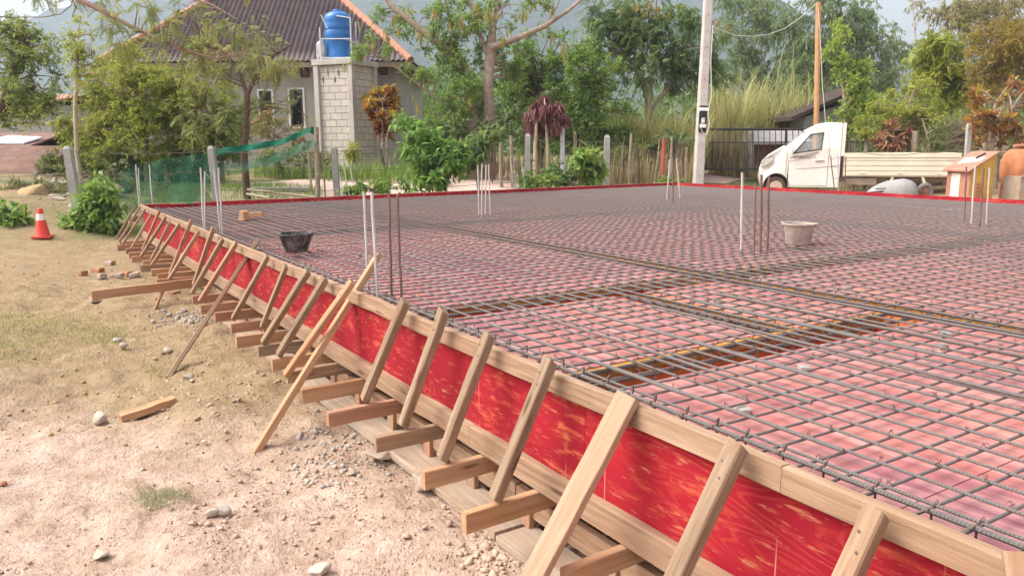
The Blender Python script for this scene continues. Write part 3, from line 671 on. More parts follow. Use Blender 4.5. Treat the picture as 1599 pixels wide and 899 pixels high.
# column starter bars: every group one thing, every bar a part
def starters(label, bars, extra=None):
    q0 = PA(bars[0][0][0], bars[0][0][1], 2, Z0-0.09)
    t = thing('starter_bars', (q0[0], q0[1], DZ), label, 'starter bars', 'column starter bars rising from the slab')
    rr = random.Random(len(label))
    for (bpx, tpx, m, r) in bars:
        B = PA(bpx[0], bpx[1], 2, Z0-0.09); T = PD(tpx[0], tpx[1], depth(B)+rr.uniform(-0.05, 0.05))
        d = T-B; pts = [B - np.array([d[0]*0.1, d[1]*0.1, 0.35])] + [B+d*k/6 + (np.array([rr.uniform(-1, 1), rr.uniform(-1, 1), 0])*0.004 if 0 < k < 6 else 0) for k in range(7)]
        b = MB(); b.tube(pts, r, 7); b.build('rebar', m, t, True)
    for (za, m) in (extra or []):
        qs = [PA(x[0][0], x[0][1], 2, Z0-0.09) + (PD(x[1][0], x[1][1], depth(PA(x[0][0], x[0][1], 2, Z0-0.09)))-PA(x[0][0], x[0][1], 2, Z0-0.09))*za for x in bars]
        b = MB(); b.tube([qs[0], qs[1], qs[-1]], 0.005, 5); b.build('tie_bar', m, t, True)
P, Q, N = STEEL_PALE, STEEL_RUST, STEEL_BROWN
starters('tall starter bars, two pale and two brown, behind the long leaning brace', [((575, 456), (568, 300), P, .010), ((590, 470), (581, 300), P, .011), ((612, 466), (607, 302), N, .009), ((627, 466), (621, 303), N, .009)])
starters('pale starter bars at the near edge just left of the two wood offcuts', [((318, 362), (313, 262), P, .011), ((320, 365), (320, 268), P, .010), ((345, 367), (334, 266), P, .011), ((348, 366), (341, 262), P, .011)])
starters('starter bars at the far left corner in front of the green net', [((217, 320), (212, 257), P, .012), ((238, 321), (233, 257), P, .011), ((236, 319), (235, 262), N, .010), ((219, 318), (216, 262), P, .010)])
starters('thin starter bars on the back edge between the blockwork tower and the concrete post', [((545, 304), (537, 262), P, .010), ((553, 303), (547, 257), P, .010), ((560, 303), (555, 268), N, .010), ((536, 305), (530, 268), P, .010)])
starters('starter bars in the middle of the slab below the big leafy shrub', [((748, 336), (746, 258), P, .010), ((752, 338), (753, 256), P, .010), ((758, 336), (759, 258), P, .010), ((766, 337), (763, 257), P, .010)])
starters('starter bars on the back edge between the leafy shrub and the wine red plant', [((803, 298), (797, 245), P, .012), ((806, 299), (802, 246), P, .011), ((812, 298), (811, 262), N, .011), ((820, 297), (815, 258), P, .010)])
starters('three leaning starter bars just in front of the concrete power pole', [((1041, 313), (1046, 249), P, .013), ((1051, 318), (1051, 247), N, .012), ((1062, 311), (1056, 247), P, .013), ((1044, 310), (1042, 262), N, .010)])
starters('tall starter bars left of the grey bucket in front of the truck nose', [((1157, 392), (1159, 270), P, .012), ((1177, 396), (1180, 286), Q, .010), ((1187, 398), (1189, 273), N, .013), ((1198, 394), (1201, 275), N, .012)])
starters('starter bars with two ties standing in front of the back of the truck cab', [((1303, 298), (1297, 243), N, .012), ((1309, 299), (1308, 240), P, .011), ((1313, 299), (1318, 243), N, .011), ((1319, 299), (1321, 245), N, .012)], [(0.35, N), (0.7, N), (0.9, N)])
starters('starter bars in front of the rusty concrete mixer', [((1506, 348), (1509, 260), N, .010), ((1516, 352), (1523, 258), P, .011), ((1529, 357), (1536, 263), N, .011), ((1540, 351), (1545, 262), P, .010)])

# ------------------------------------------------------------------ timbers along the near side
ordw = ['first', 'second', 'third', 'fourth', 'fifth', 'sixth', 'seventh', 'eighth', 'ninth', 'tenth', 'eleventh', 'twelfth', 'thirteenth', 'fourteenth', 'fifteenth', 'sixteenth', 'seventeenth', 'eighteenth', 'nineteenth', 'twentieth', 'twenty-first', 'twenty-second', 'twenty-third', 'twenty-fourth', 'twenty-fifth', 'twenty-sixth', 'twenty-seventh', 'twenty-eighth', 'twenty-ninth']
ZJ = Z0-0.575
br = [((1594, 880), None, .055, W_TAN, 14.25, 'sliver of a pale brace at the lower right edge of the view'),
 ((1366, 806), None, .058, W_TAN, 13.55, 'pale sawn brace, second from the right along the red panel'),
 ((1150, 700), None, .060, W_GREY, 13.05, 'square tan brace just right of the wide plank brace'),
 ('wide',),
 ((858, 566), (770, 785), .056, W_GREY, None, 'weathered brace just left of the wide plank brace'),
 ((763, 525), (688, 722), .054, W_GREY, None, 'split weathered brace, second to the left of the wide plank brace'),
 ((692, 488), (628, 668), .054, W_GREY, None, 'cracked brace, third to the left of the wide plank brace'),
 ((632, 473), (567, 628), .054, W_GREY, None, 'square brace just right of the long brace that leans past the starter bars'),
 ((548, 443), (443, 590), .046, W_FRESH, None, 'slim split brace just left of the long brace that leans past the starter bars'),
 ((507, 437), (433, 557), .052, W_GREY, None, 'grey round-edged brace, second to the left of the long leaning brace'),
 ((480, 425), (409, 538), .052, W_GREY, None, 'dark streaked brace, third to the left of the long leaning brace'),
 ((446, 417), (408, 513), .042, W_GREY, None, 'short thin brace, fourth to the left of the long leaning brace'),
 ((417, 402), (362, 501), .044, W_GREY, None, 'barked crooked brace just right of the tall plank leaning on the ground'),
 ((368, 381), (310, 473), .046, W_RED, None, 'dark brown brace just left of the tall plank leaning on the ground'),
 ((347, 375), (298, 460), .045, W_GREY, None, 'light brace, second to the left of the tall leaning plank'),
 ((333, 357), (302, 447), .048, W_TAN, None, 'brace rising above the board, third to the left of the tall leaning plank'),
 ((310, 362), (262, 439), .042, W_TAN, None, 'slim brace, fourth to the left of the tall leaning plank'),
 ((298, 346), (264, 432), .044, W_RED, None, 'reddish brace rising above the board, fifth to the left of the tall leaning plank'),
 ((279, 351), (235, 417), .042, W_TAN, None, 'tan brace, sixth to the left of the tall leaning plank'),
 ((264, 350), (235, 409), .042, W_TAN, None, 'tan brace, seventh to the left of the tall leaning plank'),
 ((258, 340), (219, 402), .042, W_GREY, None, 'greyish brace, eighth to the left of the tall leaning plank'),
 ((249, 330), (222, 392), .040, W_RED, None, 'reddish far brace, ninth to the left of the tall leaning plank'),
 ((236, 335), (204, 390), .040, W_PALE, None, 'pale far brace, fourth from the far left corner'),
 ((226, 328), (190, 384), .040, W_TAN, None, 'tan far brace, third from the far left corner'),
 ((218, 324), (185, 379), .040, W_TAN, None, 'tan far brace, second from the far left corner'),
 ((211, 323), (176, 375), .040, W_GREY, None, 'last far brace, right at the far left corner')]
BG = 'timber braces along the red side'
footx = []
for i, e in enumerate(br):
    if e[0] == 'wide': footx.append(None); continue
    (tx, ty), bot, wd, m, fx, lab = e
    yt = -0.052
    T = PA(tx, ty, 1, yt)
    if bot is not None:
        Bq = PA(bot[0], bot[1], 2, ZJ)
        if Bq[1] > -0.13 or Bq[1] < -0.45: 
            Bq = PA(bot[0], bot[1], 2, ZJ); Bq[1] = min(max(Bq[1], -0.42), -0.15)
    else: Bq = np.array([fx-0.10, -0.26, ZJ])
    d = nrm(T-Bq); 
    b = MB(); b.beam(Bq+d*0.022, T+d*0.015, wd, wd*0.9, (0, -1, 0.15), 0.005, 6, 0.0012, seed=200+i, skew=0.45)
    o = b.build('timber_brace', m); tag(o, lab, 'brace', BG); footx.append(float(Bq[0]))
    if i < 14:
        for f_ in (0.04, 0.085):
            nb = MB(); q = T - d*f_*1.2 + np.array([0.008*(1 if f_ > .05 else -1), 0, 0]); nn = nrm(np.cross(d, np.array([1.0, 0, 0]))); nn = nn if nn[1] < 0 else -nn
            q = q + nn*(wd*0.45+0.0005); nb.lathe(q, [(0.0001, -0.004), (0.0045, -0.003), (0.0045, 0.0012), (0.0001, 0.0018)], 8, axis=nn); nb.build('nail', WIRE, o)
# wide plank brace to the ground, and the two long ones
def long_brace(top, cross, bot, wd, th, m, lab, name='plank_brace', up=(0, -1, 0.2), gq=None, seed=1):
    K = PA(cross[0], cross[1], 1, -0.025-th*0.9); G = PG(bot[0], bot[1]) if gq is None else gq
    d = nrm(K-G); n0 = PA(top[0], top[1], 1, K[1]+0.1)
    L = np.linalg.norm(K-G); Tt = ray(top[0], top[1])
    # length so that the end falls on the picture row of the top
    best = min(np.arange(0, 2.5, 0.01), key=lambda s: abs((CY - F_PX*np.dot(K+d*s-CAM, U_)/np.dot(K+d*s-CAM, _fw)) - top[1]))
    b = MB(); b.beam(G - d*0.03, K+d*best, wd, th, up, 0.003, 8, 0.0015, seed=seed)
    o = b.build(name, m); tag(o, lab, 'brace', BG)
long_brace((985, 616), (962, 655), (850, 899), 0.105, 0.032, W_PALE, 'wide pale plank leaning on the near red side', seed=5, gq=np.array([12.45, -0.55, 0.03]))
long_brace((627, 397), (533, 492), (402, 702), 0.060, 0.040, W_FRESH, 'long brace leaning past the board up to the starter bars, foot on the earth', seed=6)
long_brace((401, 375), (375, 418), (264, 588), 0.085, 0.035, W_TAN, 'tall tan plank leaning on the red side with its foot far out on the sand', seed=7)

# outrigger joists under the side, their ends sticking out
ends = [((1090, 1010), 13.55), ((985, 950), 13.0), ((880, 888), None), ((724, 800), None), ((660, 735), None), ((585, 682), None), ((511, 643), None), ((470, 607), None), ((447, 580), None), ((424, 560), None), ((402, 540), None), ((368, 525), None), ((360, 505), None), ((335, 488), None),
        ((313, 476), None), ((300, 462), None)]
JW = [W_FRESH, W_TAN, W_FRESH, W_FRESH, W_FRESH, W_TAN, W_RED, W_FRESH, W_TAN, W_FRESH, W_GREY, W_FRESH, W_RED, W_RED, W_RED, W_RED, W_RED, W_FRESH]
jx = []
for (px, fx) in ends:
    if fx is not None: jx.append((fx, -0.33))
    else:
        q = PA(px[0], px[1], 2, ZJ); jx.append((float(q[0]), min(max(float(q[1]), -0.47), -0.28)))
far_x = [4.75, 4.3, 3.85, 3.4, 2.95, 2.4, 1.9, 1.35, 0.8, 0.3]
jx += [(x, -0.44+0.05*math.sin(x*5)) for x in far_x]
JL = ['near the lower right corner, fifth nearest', 'below the wide pale plank', 'sticking out below the wide plank brace']
rj = random.Random(31); JG = 'joists sticking out under the red side'
for i, (x, ye) in enumerate(jx):
    b = MB(); sk = rj.uniform(-0.05, 0.05); h = rj.uniform(0.082, 0.096)
    b.beam((x, ye, ZJ-h/2), (x+sk, 0.75, ZJ-h/2), 0.042, h, (0, 0, 1), 0.003, 6, 0.002, seed=300+i)
    o = b.build('joist', JW[i % len(JW)])
    if i < 16: lab = '%s joist end from the lower right, sticking out under the red side' % ordw[i]
    else: lab = '%s joist end from the far left corner, sticking out under the red side' % ordw[len(jx)-1-i]
    tag(o, lab, 'joist', JG)
# the long joist jutting out over the sand, with a stick under it
A = PA(142, 455, 2, ZJ-0.02); Bq = PA(312, 430, 2, ZJ-0.0)
b = MB(); b.beam(A+np.array([0, 0, -.045]), np.array([Bq[0]+0.05, 0.6, ZJ-0.05]), 0.045, 0.10, (0, 0, 1), 0.003, 8, 0.003, seed=340)
tag(b.build('joist', W_FRESH), 'long orange joist jutting far out over the sand', 'joist', JG)
G = PG(238, 488); T = PA(255, 452, 2, ZJ-0.10)
b = MB(); b.beam(G+np.array([0, 0, -.03]), T+np.array([0, 0, 0.0]), 0.03, 0.03, (1, 0, 0), 0.003, 3, 0.002, seed=341)
tag(b.build('prop_stick', W_RED), 'short stick propping the long orange joist', 'prop')
# bearer beams under the joists, posts, sill planks on the earth
for i, (a, b_) in enumerate([(0.1, 4.0), (4.02, 8.0), (8.02, 11.6), (11.62, 14.8)]):
    b = MB(); b.beam((a, 0.10, ZJ-0.158), (b_, 0.105, ZJ-0.158), 0.04, 0.115, (0, 0, 1), 0.003, 12, 0.002, seed=350+i)
    tag(b.build('bearer', W_TAN), ['tan bearer under the joists at the far left end', 'tan bearer under the joists below the tall leaning plank', 'tan bearer under the joists below the long leaning brace', 'tan bearer under the joists at the near right end'][i], 'bearer')
for i, (a, b_) in enumerate([(5.9, 8.6), (8.63, 11.7), (11.73, 14.6)]):
    b = MB(); b.beam((a, 0.00, 0.012), (b_, 0.01, 0.012), 0.21, 0.042, (0, 0, 1), 0.003, 12, 0.002, seed=360+i)
    tag(b.build('sill_plank', W_OLD), ['dusty sill plank half buried in sand below the tall leaning plank', 'dusty sill plank on the rubble below the middle braces', 'dusty sill plank on the earth under the wide plank brace'][i], 'plank')
rp = random.Random(8)
for i, x in enumerate([13.9, 13.1, 12.35, 11.72, 11.2, 10.68, 10.16, 9.6, 9.1, 8.5, 7.9, 7.2, 6.5]):
    b = MB(); b.beam((x, 0.075, 0.034), (x+rp.uniform(-.01, .01), 0.078, ZJ-0.216+0.07), 0.032, 0.088, (1, 0, 0), 0.003, 2, 0.001, seed=370+i)
    tag(b.build('short_post', W_RED if i % 2 else W_TAN), '%s stub post from the lower right, standing on the sill plank' % ordw[i], 'post', 'stub posts under the bearer')
# inner row of props in the shade under the slab
for i in range(12):
    x = 13.6-i*0.95
    b = MB(); b.beam((x, 0.95, 0.0), (x+0.02, 0.97, ZJ-0.10), 0.05, 0.07, (1, 0, 0), 0.003, 2, 0.002, seed=390+i)
    tag(b.build('short_post', W_GREY), 'grey prop post standing in the shade under the slab', 'post', 'prop posts in the shade under the slab')
# ------------------------------------------------------------------ things on the slab
def bucket(px, py, R0, R1, H, m, m_in, label):
    q = PA(px, py, 2, ZX+RB+0.001); t = thing('bucket', q, label, 'bucket')
    b = MB(); b.lathe(q, [(0.001, 0), (R0*0.96, 0), (R0, 0.008), (R1, H*0.86), (R1+0.004, H*0.90), (R1+0.016, H*0.92), (R1+0.018, H*0.985), (R1+0.012, H), (R1-0.004, H*0.99), (R0-0.006, 0.014), (0.001, 0.012)], 40)
    b.build('bucket_body', m, t, True)
    b = MB(); b.lathe(q, [(0.001, H*0.72), (R1*0.93, H*0.73)], 24); b.build('leftover_mortar', m_in, t, True)
    hp = [q+np.array([(R1+0.02)*math.cos(a), (R1+0.02)*math.sin(a), H*0.95-0.03*math.sin((a-0.6))]) for a in np.linspace(0.6, 0.6+math.pi, 13)]
    b = MB(); b.tube(hp, 0.004, 5); b.build('handle', STEEL_RUST, t, True)
    for a in (0.6, 0.6+math.pi):
        b = MB(); c = q+np.array([(R1+0.016)*math.cos(a), (R1+0.016)*math.sin(a), H*0.93]); b.box(c, 0.03, 0.03, 0.045, a, cham=0.006); b.build('ear', m, t)
BUCK_B = simple('black_rubber_with_mortar', (0.025, 0.022, 0.02), 0.6, 0.4, var=0.3, scale=12, dirt=(0.30, 0.27, 0.25), dirt_amt=0.75, dscale=9)
BUCK_G = simple('mortar_caked_bucket', (0.42, 0.36, 0.30), 0.9, 0.2, var=0.15, scale=14, bmp=0.4, dirt=(0.25, 0.21, 0.18), dirt_amt=0.5, dscale=10)
MORTAR = simple('dried_mortar', (0.35, 0.33, 0.31), 0.95, 0.1, bmp=0.6)
bucket(463, 393, 0.108, 0.158, 0.185, BUCK_B, MORTAR, 'black rubber mortar bucket with whitish splashes on the rebar mat')
bucket(1246, 381, 0.120, 0.148, 0.215, BUCK_G, MORTAR, 'grey mortar-caked bucket standing on the rebar mat')
q = PA(372, 344, 2, ZX+RB)
b = MB(); b.prism([q+np.array([0, 0, 0]), q+np.array([0.10, 0.05, 0]), q+np.array([0.09, 0.05, 0.12]), q+np.array([0.04, 0.02, 0.14])], (-0.05, 0.09, 0.0))
tag(b.build('wood_offcut', W_FRESH), 'pointed triangular wood offcut lying on the rebar mat', 'offcut')
q = PA(390, 342, 2, ZX+RB)
b = MB(); b.beam(q+np.array([-0.10, -0.10, 0.035]), q+np.array([0.14, 0.16, 0.075]), 0.09, 0.07, (0, 0, 1), 0.004, 2, seed=5)
tag(b.build('wood_offcut', W_FRESH), 'chunky rectangular wood offcut lying beside the pointed one', 'offcut')
a = np.array([0.06, float(PA(267, 318, 0, 0.06)[1]), Z0+0.004-0.012]); c = np.array([0.03, float(PA(312, 316, 0, 0.06)[1]), Z0-0.008])
t = thing('wood_strip', a, 'pale wood strip with a green end lying along the back edge', 'strip')
b = MB(); b.beam(a, a+(c-a)*0.55, 0.03, 0.03, (0, 0, 1), 0.002); b.build('bare_length', W_PALE, t)
GREENP = simple('green_paint', (0.02, 0.36, 0.12), 0.5, 0.4)
b = MB(); b.beam(a+(c-a)*0.552, a+(c-a)*0.72, 0.031, 0.031, (0, 0, 1), 0.002); b.build('green_band', GREENP, t)
b = MB(); b.beam(a+(c-a)*0.722, c, 0.03, 0.03, (0, 0, 1), 0.002); b.build('bare_length', W_PALE, t)

# ------------------------------------------------------------------ traffic cone
q = PG(67, 371); CO = simple('orange_red_cone_plastic', (0.72, 0.045, 0.025), 0.45, 0.5, var=0.06, dirt=(0.5, 0.2, 0.12), dirt_amt=0.25)
REFL = simple('white_cone_band', (0.80, 0.72, 0.66), 0.5, 0.4, var=0.05)
sc = depth(q)/F_PX; Hc = 45.5*sc; t = thing('traffic_cone', q, 'orange red traffic cone with one white band on the sand', 'cone')
b = MB(); b.beam(q+np.array([-0.15, 0.04, 0.017]), q+np.array([0.15, -0.04, 0.017]), 0.30, 0.034, (0, 0, 1), 0.012); b.build('base', CO, t)
def cr(h): return 0.125+(0.040-0.125)*(h/Hc)
b = MB(); b.lathe(q, [(cr(0.03)+0.012, 0.033), (cr(0.03), 0.05), (cr(Hc*0.60), Hc*0.60)], 32); b.build('lower_cone', CO, t, True)
b = MB(); b.lathe(q, [(cr(Hc*0.60)+0.002, Hc*0.60), (cr(Hc*0.82)+0.002, Hc*0.82)], 32); b.build('white_band', REFL, t, True)
b = MB(); b.lathe(q, [(cr(Hc*0.82), Hc*0.82), (cr(Hc*0.95), Hc*0.965), (0.034, Hc), (0.026, Hc), (0.026, Hc-0.06)], 32); b.build('tip', CO, t, True)

# ------------------------------------------------------------------ planks, bricks, stones, gravel on the earth
def lay_plank(p0, p1, w, h, m, label, cat='plank', name='loose_plank', lift=0.0, seed=1):
    a, c = PG(*p0), PG(*p1); a[2] = gz(a[0], a[1])+h*0.45+lift; c[2] = gz(c[0], c[1])+h*0.5+lift+.01
    b = MB(); b.beam(a, c, w, h, (0, 0, 1), 0.003, 8, 0.003, seed=seed); tag(b.build(name, m), label, cat)
lay_plank((188, 660), (274, 634), 0.085, 0.05, W_FRESH, 'short sawn timber lying on the pink earth beside a pale stone', seed=401)
lay_plank((262, 438), (320, 428), 0.09, 0.05, W_GREY, 'grey board end lying on the sand behind the long orange joist', seed=402)
lay_plank((266, 461), (280, 458), 0.05, 0.03, W_RED, 'small dark stick scrap on the sand by the long orange joist', seed=403)
def ico(sub):
    bm = bmesh.new(); bmesh.ops.create_icosphere(bm, subdivisions=sub, radius=1.0)
    V = np.array([v.co[:] for v in bm.verts]); F = np.array([[v.index for v in f.verts] for f in bm.faces]); bm.free(); return V, F
IV, IF = ico(3); IV1, IF1 = ico(1)
def rock_verts(rg, V, cuts=11, lo=0.38, hi=0.85):
    V = V.copy()
    for _ in range(cuts):
        n_ = rg.normal(size=3); n_ /= np.linalg.norm(n_); d = rg.uniform(lo, hi)
        s = V@n_; V = V - np.maximum(s-d, 0)[:, None]*n_
    return V
def rock(px, py, size, m, label, seed, cat='stone', name='stone', group=None, q=None, sink=0.3):
    rg = np.random.default_rng(seed); q = PG(px, py) if q is None else np.array(q)
    V = rock_verts(rg, IV)*np.array(size)
    V += 0.03*min(size)*rg.normal(size=V.shape)*0.3
    a = rg.uniform(0, 6.28); ca, sa = math.cos(a), math.sin(a); V = V@np.array([[ca, sa, 0], [-sa, ca, 0], [0, 0, 1]])
    o = np_mesh(name, V+q+np.array([0, 0, size[2]*(0.8-sink)]), IF, m); tag(o, label, cat, group); return o
rock(160, 660, (0.085, 0.065, 0.06), STONE_W, 'pale stone at the end of the short sawn timber', 1)
rock(349, 803, (0.045, 0.04, 0.045), STONE_W, 'white angular stone upright among rubble in the lower left', 2)
rock(328, 806, (0.05, 0.03, 0.03), STONE, 'flat buff stone leaning against the white angular stone', 3)
rock(292, 592, (0.055, 0.05, 0.045), STONE_W, 'pale stone by the foot of the tall leaning plank', 4)
rock(301, 597, (0.035, 0.03, 0.02), STONE, 'small flat stone right of the pale stone at the plank foot', 5)
rock(262, 548, (0.05, 0.045, 0.035), STONE, 'beige stone on the sand left of the tall leaning plank', 6)
rock(184, 533, (0.06, 0.055, 0.03), GRAVEL, 'grey flat stone at the edge of the grassy patch', 7)
rock(193, 545, (0.045, 0.045, 0.045), STONE, 'round stone below the grey flat stone', 8)
rock(595, 716, (0.11, 0.09, 0.055), STONE, 'pinkish boulder half buried under the joists, right of the rubble', 9)
rock(660, 766, (0.11, 0.075, 0.07), STONE, 'long grooved boulder under the joist ends in the lower middle', 10)
rock(540, 648, (0.05, 0.05, 0.045), CLOD, 'sandy clod beside the sill plank', 11)
rock(157, 868, (0.055, 0.05, 0.02), STONE, 'flat brown slab of stone in the lower left corner', 12)
rock(222, 735, (0.025, 0.022, 0.018), STONE, 'small orange-buff stone above the grass tuft', 13)
rock(500, 892, (0.06, 0.05, 0.022), STONE_W, 'flat white stone at the bottom edge', 14)
rock(470, 684, (0.05, 0.045, 0.035), GRAVEL, 'largest grey stone in the rubble left of the sill plank', 15)
rock(490, 780, (0.04, 0.03, 0.02), STONE, 'small stone alone on the pink earth below the rubble', 16)
rock(548, 740, (0.05, 0.03, 0.022), STONE, 'flat stone in front of the pinkish boulder', 17)
rock(319, 690, (0.03, 0.02, 0.015), STONE_W, 'white chip alone on the earth below the tall leaning plank', 18)
rock(390, 776, (0.016, 0.014, 0.012), STONE_W, 'tiny white pebble right of the white angular stone', 19)
rock(212, 345, (0.16, 0.13, 0.10), STONE, 'pale boulder behind the far braces at the left end', 20)
rock(2, 758, (0.03, 0.03, 0.022), BRICK, 'orange brick chip at the left edge', 22)
for i, (px, py, L, m, an, lab) in enumerate([(130, 431, .17, BRICK, 0.2, 'leftmost broken brick lying alone on the sand'), (153, 425, .20, BRICK, 0.5, 'broken brick behind the others in the brick pile'), (160, 436, .18, STONE, 0.1, 'pale broken brick in front of the pile'),
        (183, 434, .16, STONE, 0.9, 'short brick stub in the middle of the pile'), (196, 431, .23, BRICK, 0.45, 'long red brick piece tilted on the pile'), (210, 433, .13, STONE, 1.3, 'brick stub at the right end of the pile'), (148, 472, .2, STONE, 0.1, 'flat brick piece below the long orange joist'), (172, 414, .15, STONE, 0.6, 'pale brick lump behind the pile')]):
    q = PG(px, py); b = MB(); rr = random.Random(i)
    b.beam(q+np.array([-L/2*math.cos(an), -L/2*math.sin(an), 0.02]), q+np.array([L/2*math.cos(an), L/2*math.sin(an), 0.035+0.02*rr.random()]), 0.09, 0.065, (0, 0, 1), 0.01, 4, 0.008, seed=i, skew=0.3)
    tag(b.build('broken_brick', m), lab, 'brick', 'broken bricks on the sand')
def scatter(name, P, size, m, label, seed):
    rg = np.random.default_rng(seed); n = len(P); nv, nf = len(IV1), len(IF1)
    base = [rock_verts(rg, IV1, 6, .3, .8) for _ in range(12)]; V = np.empty((n, nv, 3))
    for k in range(n):
        a = rg.uniform(0, 6.28); ca, sa = math.cos(a), math.sin(a); s = size[k]*rg.uniform(0.6, 1.25, 3); s[2] *= 0.75
        V[k] = (base[k % 12]*s)@np.array([[ca, sa, 0], [-sa, ca, 0], [0, 0, 1]]) + P[k] + np.array([0, 0, size[k]*0.25])
    F = (IF1[None]+(np.arange(n)*nv)[:, None, None]).reshape(-1, 3)
    o = np_mesh(name, V.reshape(-1, 3), F, m); tag(o, label, 'gravel', kind='stuff'); return o
def ground_pts(rg, px, py, spx, spy, n):
    out = []
    while len(out) < n:
        x, y = rg.normal(px, spx), rg.normal(py, spy)
        if y < 330 or y > 960: continue
        q = PA(x, y, 2, 0.05)
        if q[1] > 0.5 and q[0] > -0.2: continue
        out.append([q[0], q[1], gz(q[0], q[1])])
    return np.array(out)
rg = np.random.default_rng(5)
def sz(n, a, b): return a*np.exp(rg.random(n)**2.2*math.log(b/a))
P = ground_pts(rg, 520, 692, 45, 26, 420); scatter('grey_rubble', P, sz(420, .006, .026), GRAVEL, 'heap of grey broken stone left of the sill plank', 1)
P = ground_pts(rg, 500, 735, 80, 45, 420); scatter('earthy_rubble', P, sz(420, .005, .022), GRAVEL_T, 'earthy rubble strewn below the joist ends', 2)
P = ground_pts(rg, 290, 492, 35, 8, 260); scatter('grey_rubble', P, sz(260, .012, .04), GRAVEL, 'patch of grey crushed stone at the foot of the tall leaning plank', 3)
P = ground_pts(rg, 300, 600, 70, 28, 200); scatter('earthy_rubble', P, sz(200, .006, .03), GRAVEL_T, 'loose stones around the foot of the tall leaning plank', 4)
P = ground_pts(rg, 340, 800, 60, 35, 200); scatter('earthy_rubble', P, sz(200, .004, .024), GRAVEL_T, 'small rubble around the white angular stone', 5)
P = ground_pts(rg, 820, 830, 70, 50, 500); scatter('grey_rubble', P, sz(500, .008, .04), GRAVEL_T, 'broken stone lying under the slab behind the sill plank', 6)
xs = 14.6-10*rg.random(17000)**1.3; ys = rg.uniform(-5.2, 0.3, 17000); kp = vnoise(xs*1.3, ys*1.3, 33) > -0.18; xs, ys = xs[kp], ys[kp]
P = np.stack([xs, ys, [gz(a, c) for a, c in zip(xs, ys)]], -1); scatter('gravel', P, sz(len(P), .002, .013), GRAVEL_T, 'fine gravel and crumbs strewn over the pink earth', 7)
xs = 14.6-7*rg.random(5000)**1.2; ys = rg.uniform(-5.2, 0.1, 5000)
P = np.stack([xs, ys, [gz(a, c) for a, c in zip(xs, ys)]], -1); scatter('dark_crumbs', P, sz(len(P), .002, .011), simple('dark_earth_crumb', (0.20, 0.13, 0.09), 0.95, 0.1, var=0.3), 'dark crumbs of soil scattered over the pink earth', 12)
xs = 14.6-8*rg.random(1300); ys = rg.uniform(-5.2, 0.1, 1300)
P = np.stack([xs, ys, [gz(a, c) for a, c in zip(xs, ys)]], -1); scatter('white_chips', P, sz(len(P), .002, .012), STONE_W, 'pale stone chips scattered over the pink earth', 13)
P = np.array([PA(rg.normal(95, 26), rg.normal(335, 8), 2, 0.28) for _ in range(160)]); P[:, 2] = terrain(P[:, 0], P[:, 1]); scatter('grey_rubble', P, sz(160, .02, .11), GRAVEL, 'rubble heap between the cone and the boulders at the left edge', 14)
xs = rg.uniform(9.5, 14.6, 500); ys = rg.uniform(0.15, 2.2, 500)
P = np.stack([xs, ys, np.zeros(500)], -1); scatter('grey_rubble', P, sz(500, .01, .045), GRAVEL, 'broken stone in the shade under the slab', 8)
xs = rg.uniform(0.0, 9.0, 1500); ys = rg.uniform(-5.2, 0.2, 1500)
P = np.stack([xs, ys, [gz(a, c) for a, c in zip(xs, ys)]], -1); scatter('sandy_clods', P, sz(len(P), .005, .03), CLOD, 'crumbly clods of yellow sand', 9)

# ------------------------------------------------------------------ fence posts, wires, power pole
def post(base, top, w, m, label, group, cap=True, name='fence_post', cat='fence post'):
    base, top = np.array(base, float), np.array(top, float); d = nrm(top-base); b = MB()
    s = nrm(np.cross(d, _fw)); u = np.cross(s, d); V, F = [], []
    for (h, k) in ((-0.2, 1.0), (np.linalg.norm(top-base)-0.06, 0.86), (np.linalg.norm(top-base), 0.45)):
        for (x, y) in ((-1, -1), (1, -1), (1, 1), (-1, 1)): V.append(base+d*h+(s*x+u*y)*w/2*k)
    for i in range(2):
        for j in range(4): F.append((i*4+j, i*4+(j+1) % 4, (i+1)*4+(j+1) % 4, (i+1)*4+j))
    F += [(3, 2, 1, 0), (8, 9, 10, 11)]; b.add(V, F); o = b.build(name, m); return tag(o, label, cat, group)
FG = 'concrete fence posts'
fp = [(112, 358, 105, 228, 15.3, .16, 'leaning concrete post left, beside the traffic cone'), (334, 318, 329, 228, 16.8, .15, 'concrete post at the green net, in front of the lime green bush'), (524, 306, 521, 228, 17.6, .14, 'grey concrete post in front of the blockwork tower'),
      (823, 296, 824, 209, 20.0, .15, 'mossy concrete post beside the wine red plant'), (948, 292, 948, 211, 20.4, .16, 'pale concrete post between the shrub and the power pole'), (1512, 300, 1514, 192, 21.8, .13, 'dark concrete post behind the mixer')]
tops = []
for (bx, by, tx, ty, d, w_, lab) in fp:
    B = GD(bx, d); T = PD(tx, ty, d); post(B, T, w_, CONC, lab, FG); tops.append((B, T))
RW = random.Random(77)
WG = 'weathered wooden fence stakes'
wl_ = 'weathered wooden stake in the wire fence behind the slab'
stakes = [(556, 235), (600, 232), (638, 226), (665, 215), (692, 222), (715, 214), (742, 230), (768, 205), (783, 222), (800, 212), (846, 196), (858, 208), (893, 205), (905, 215), (925, 225), (983, 208), (1000, 220), (1024, 216), (1046, 213), (1065, 224), (1075, 230)]
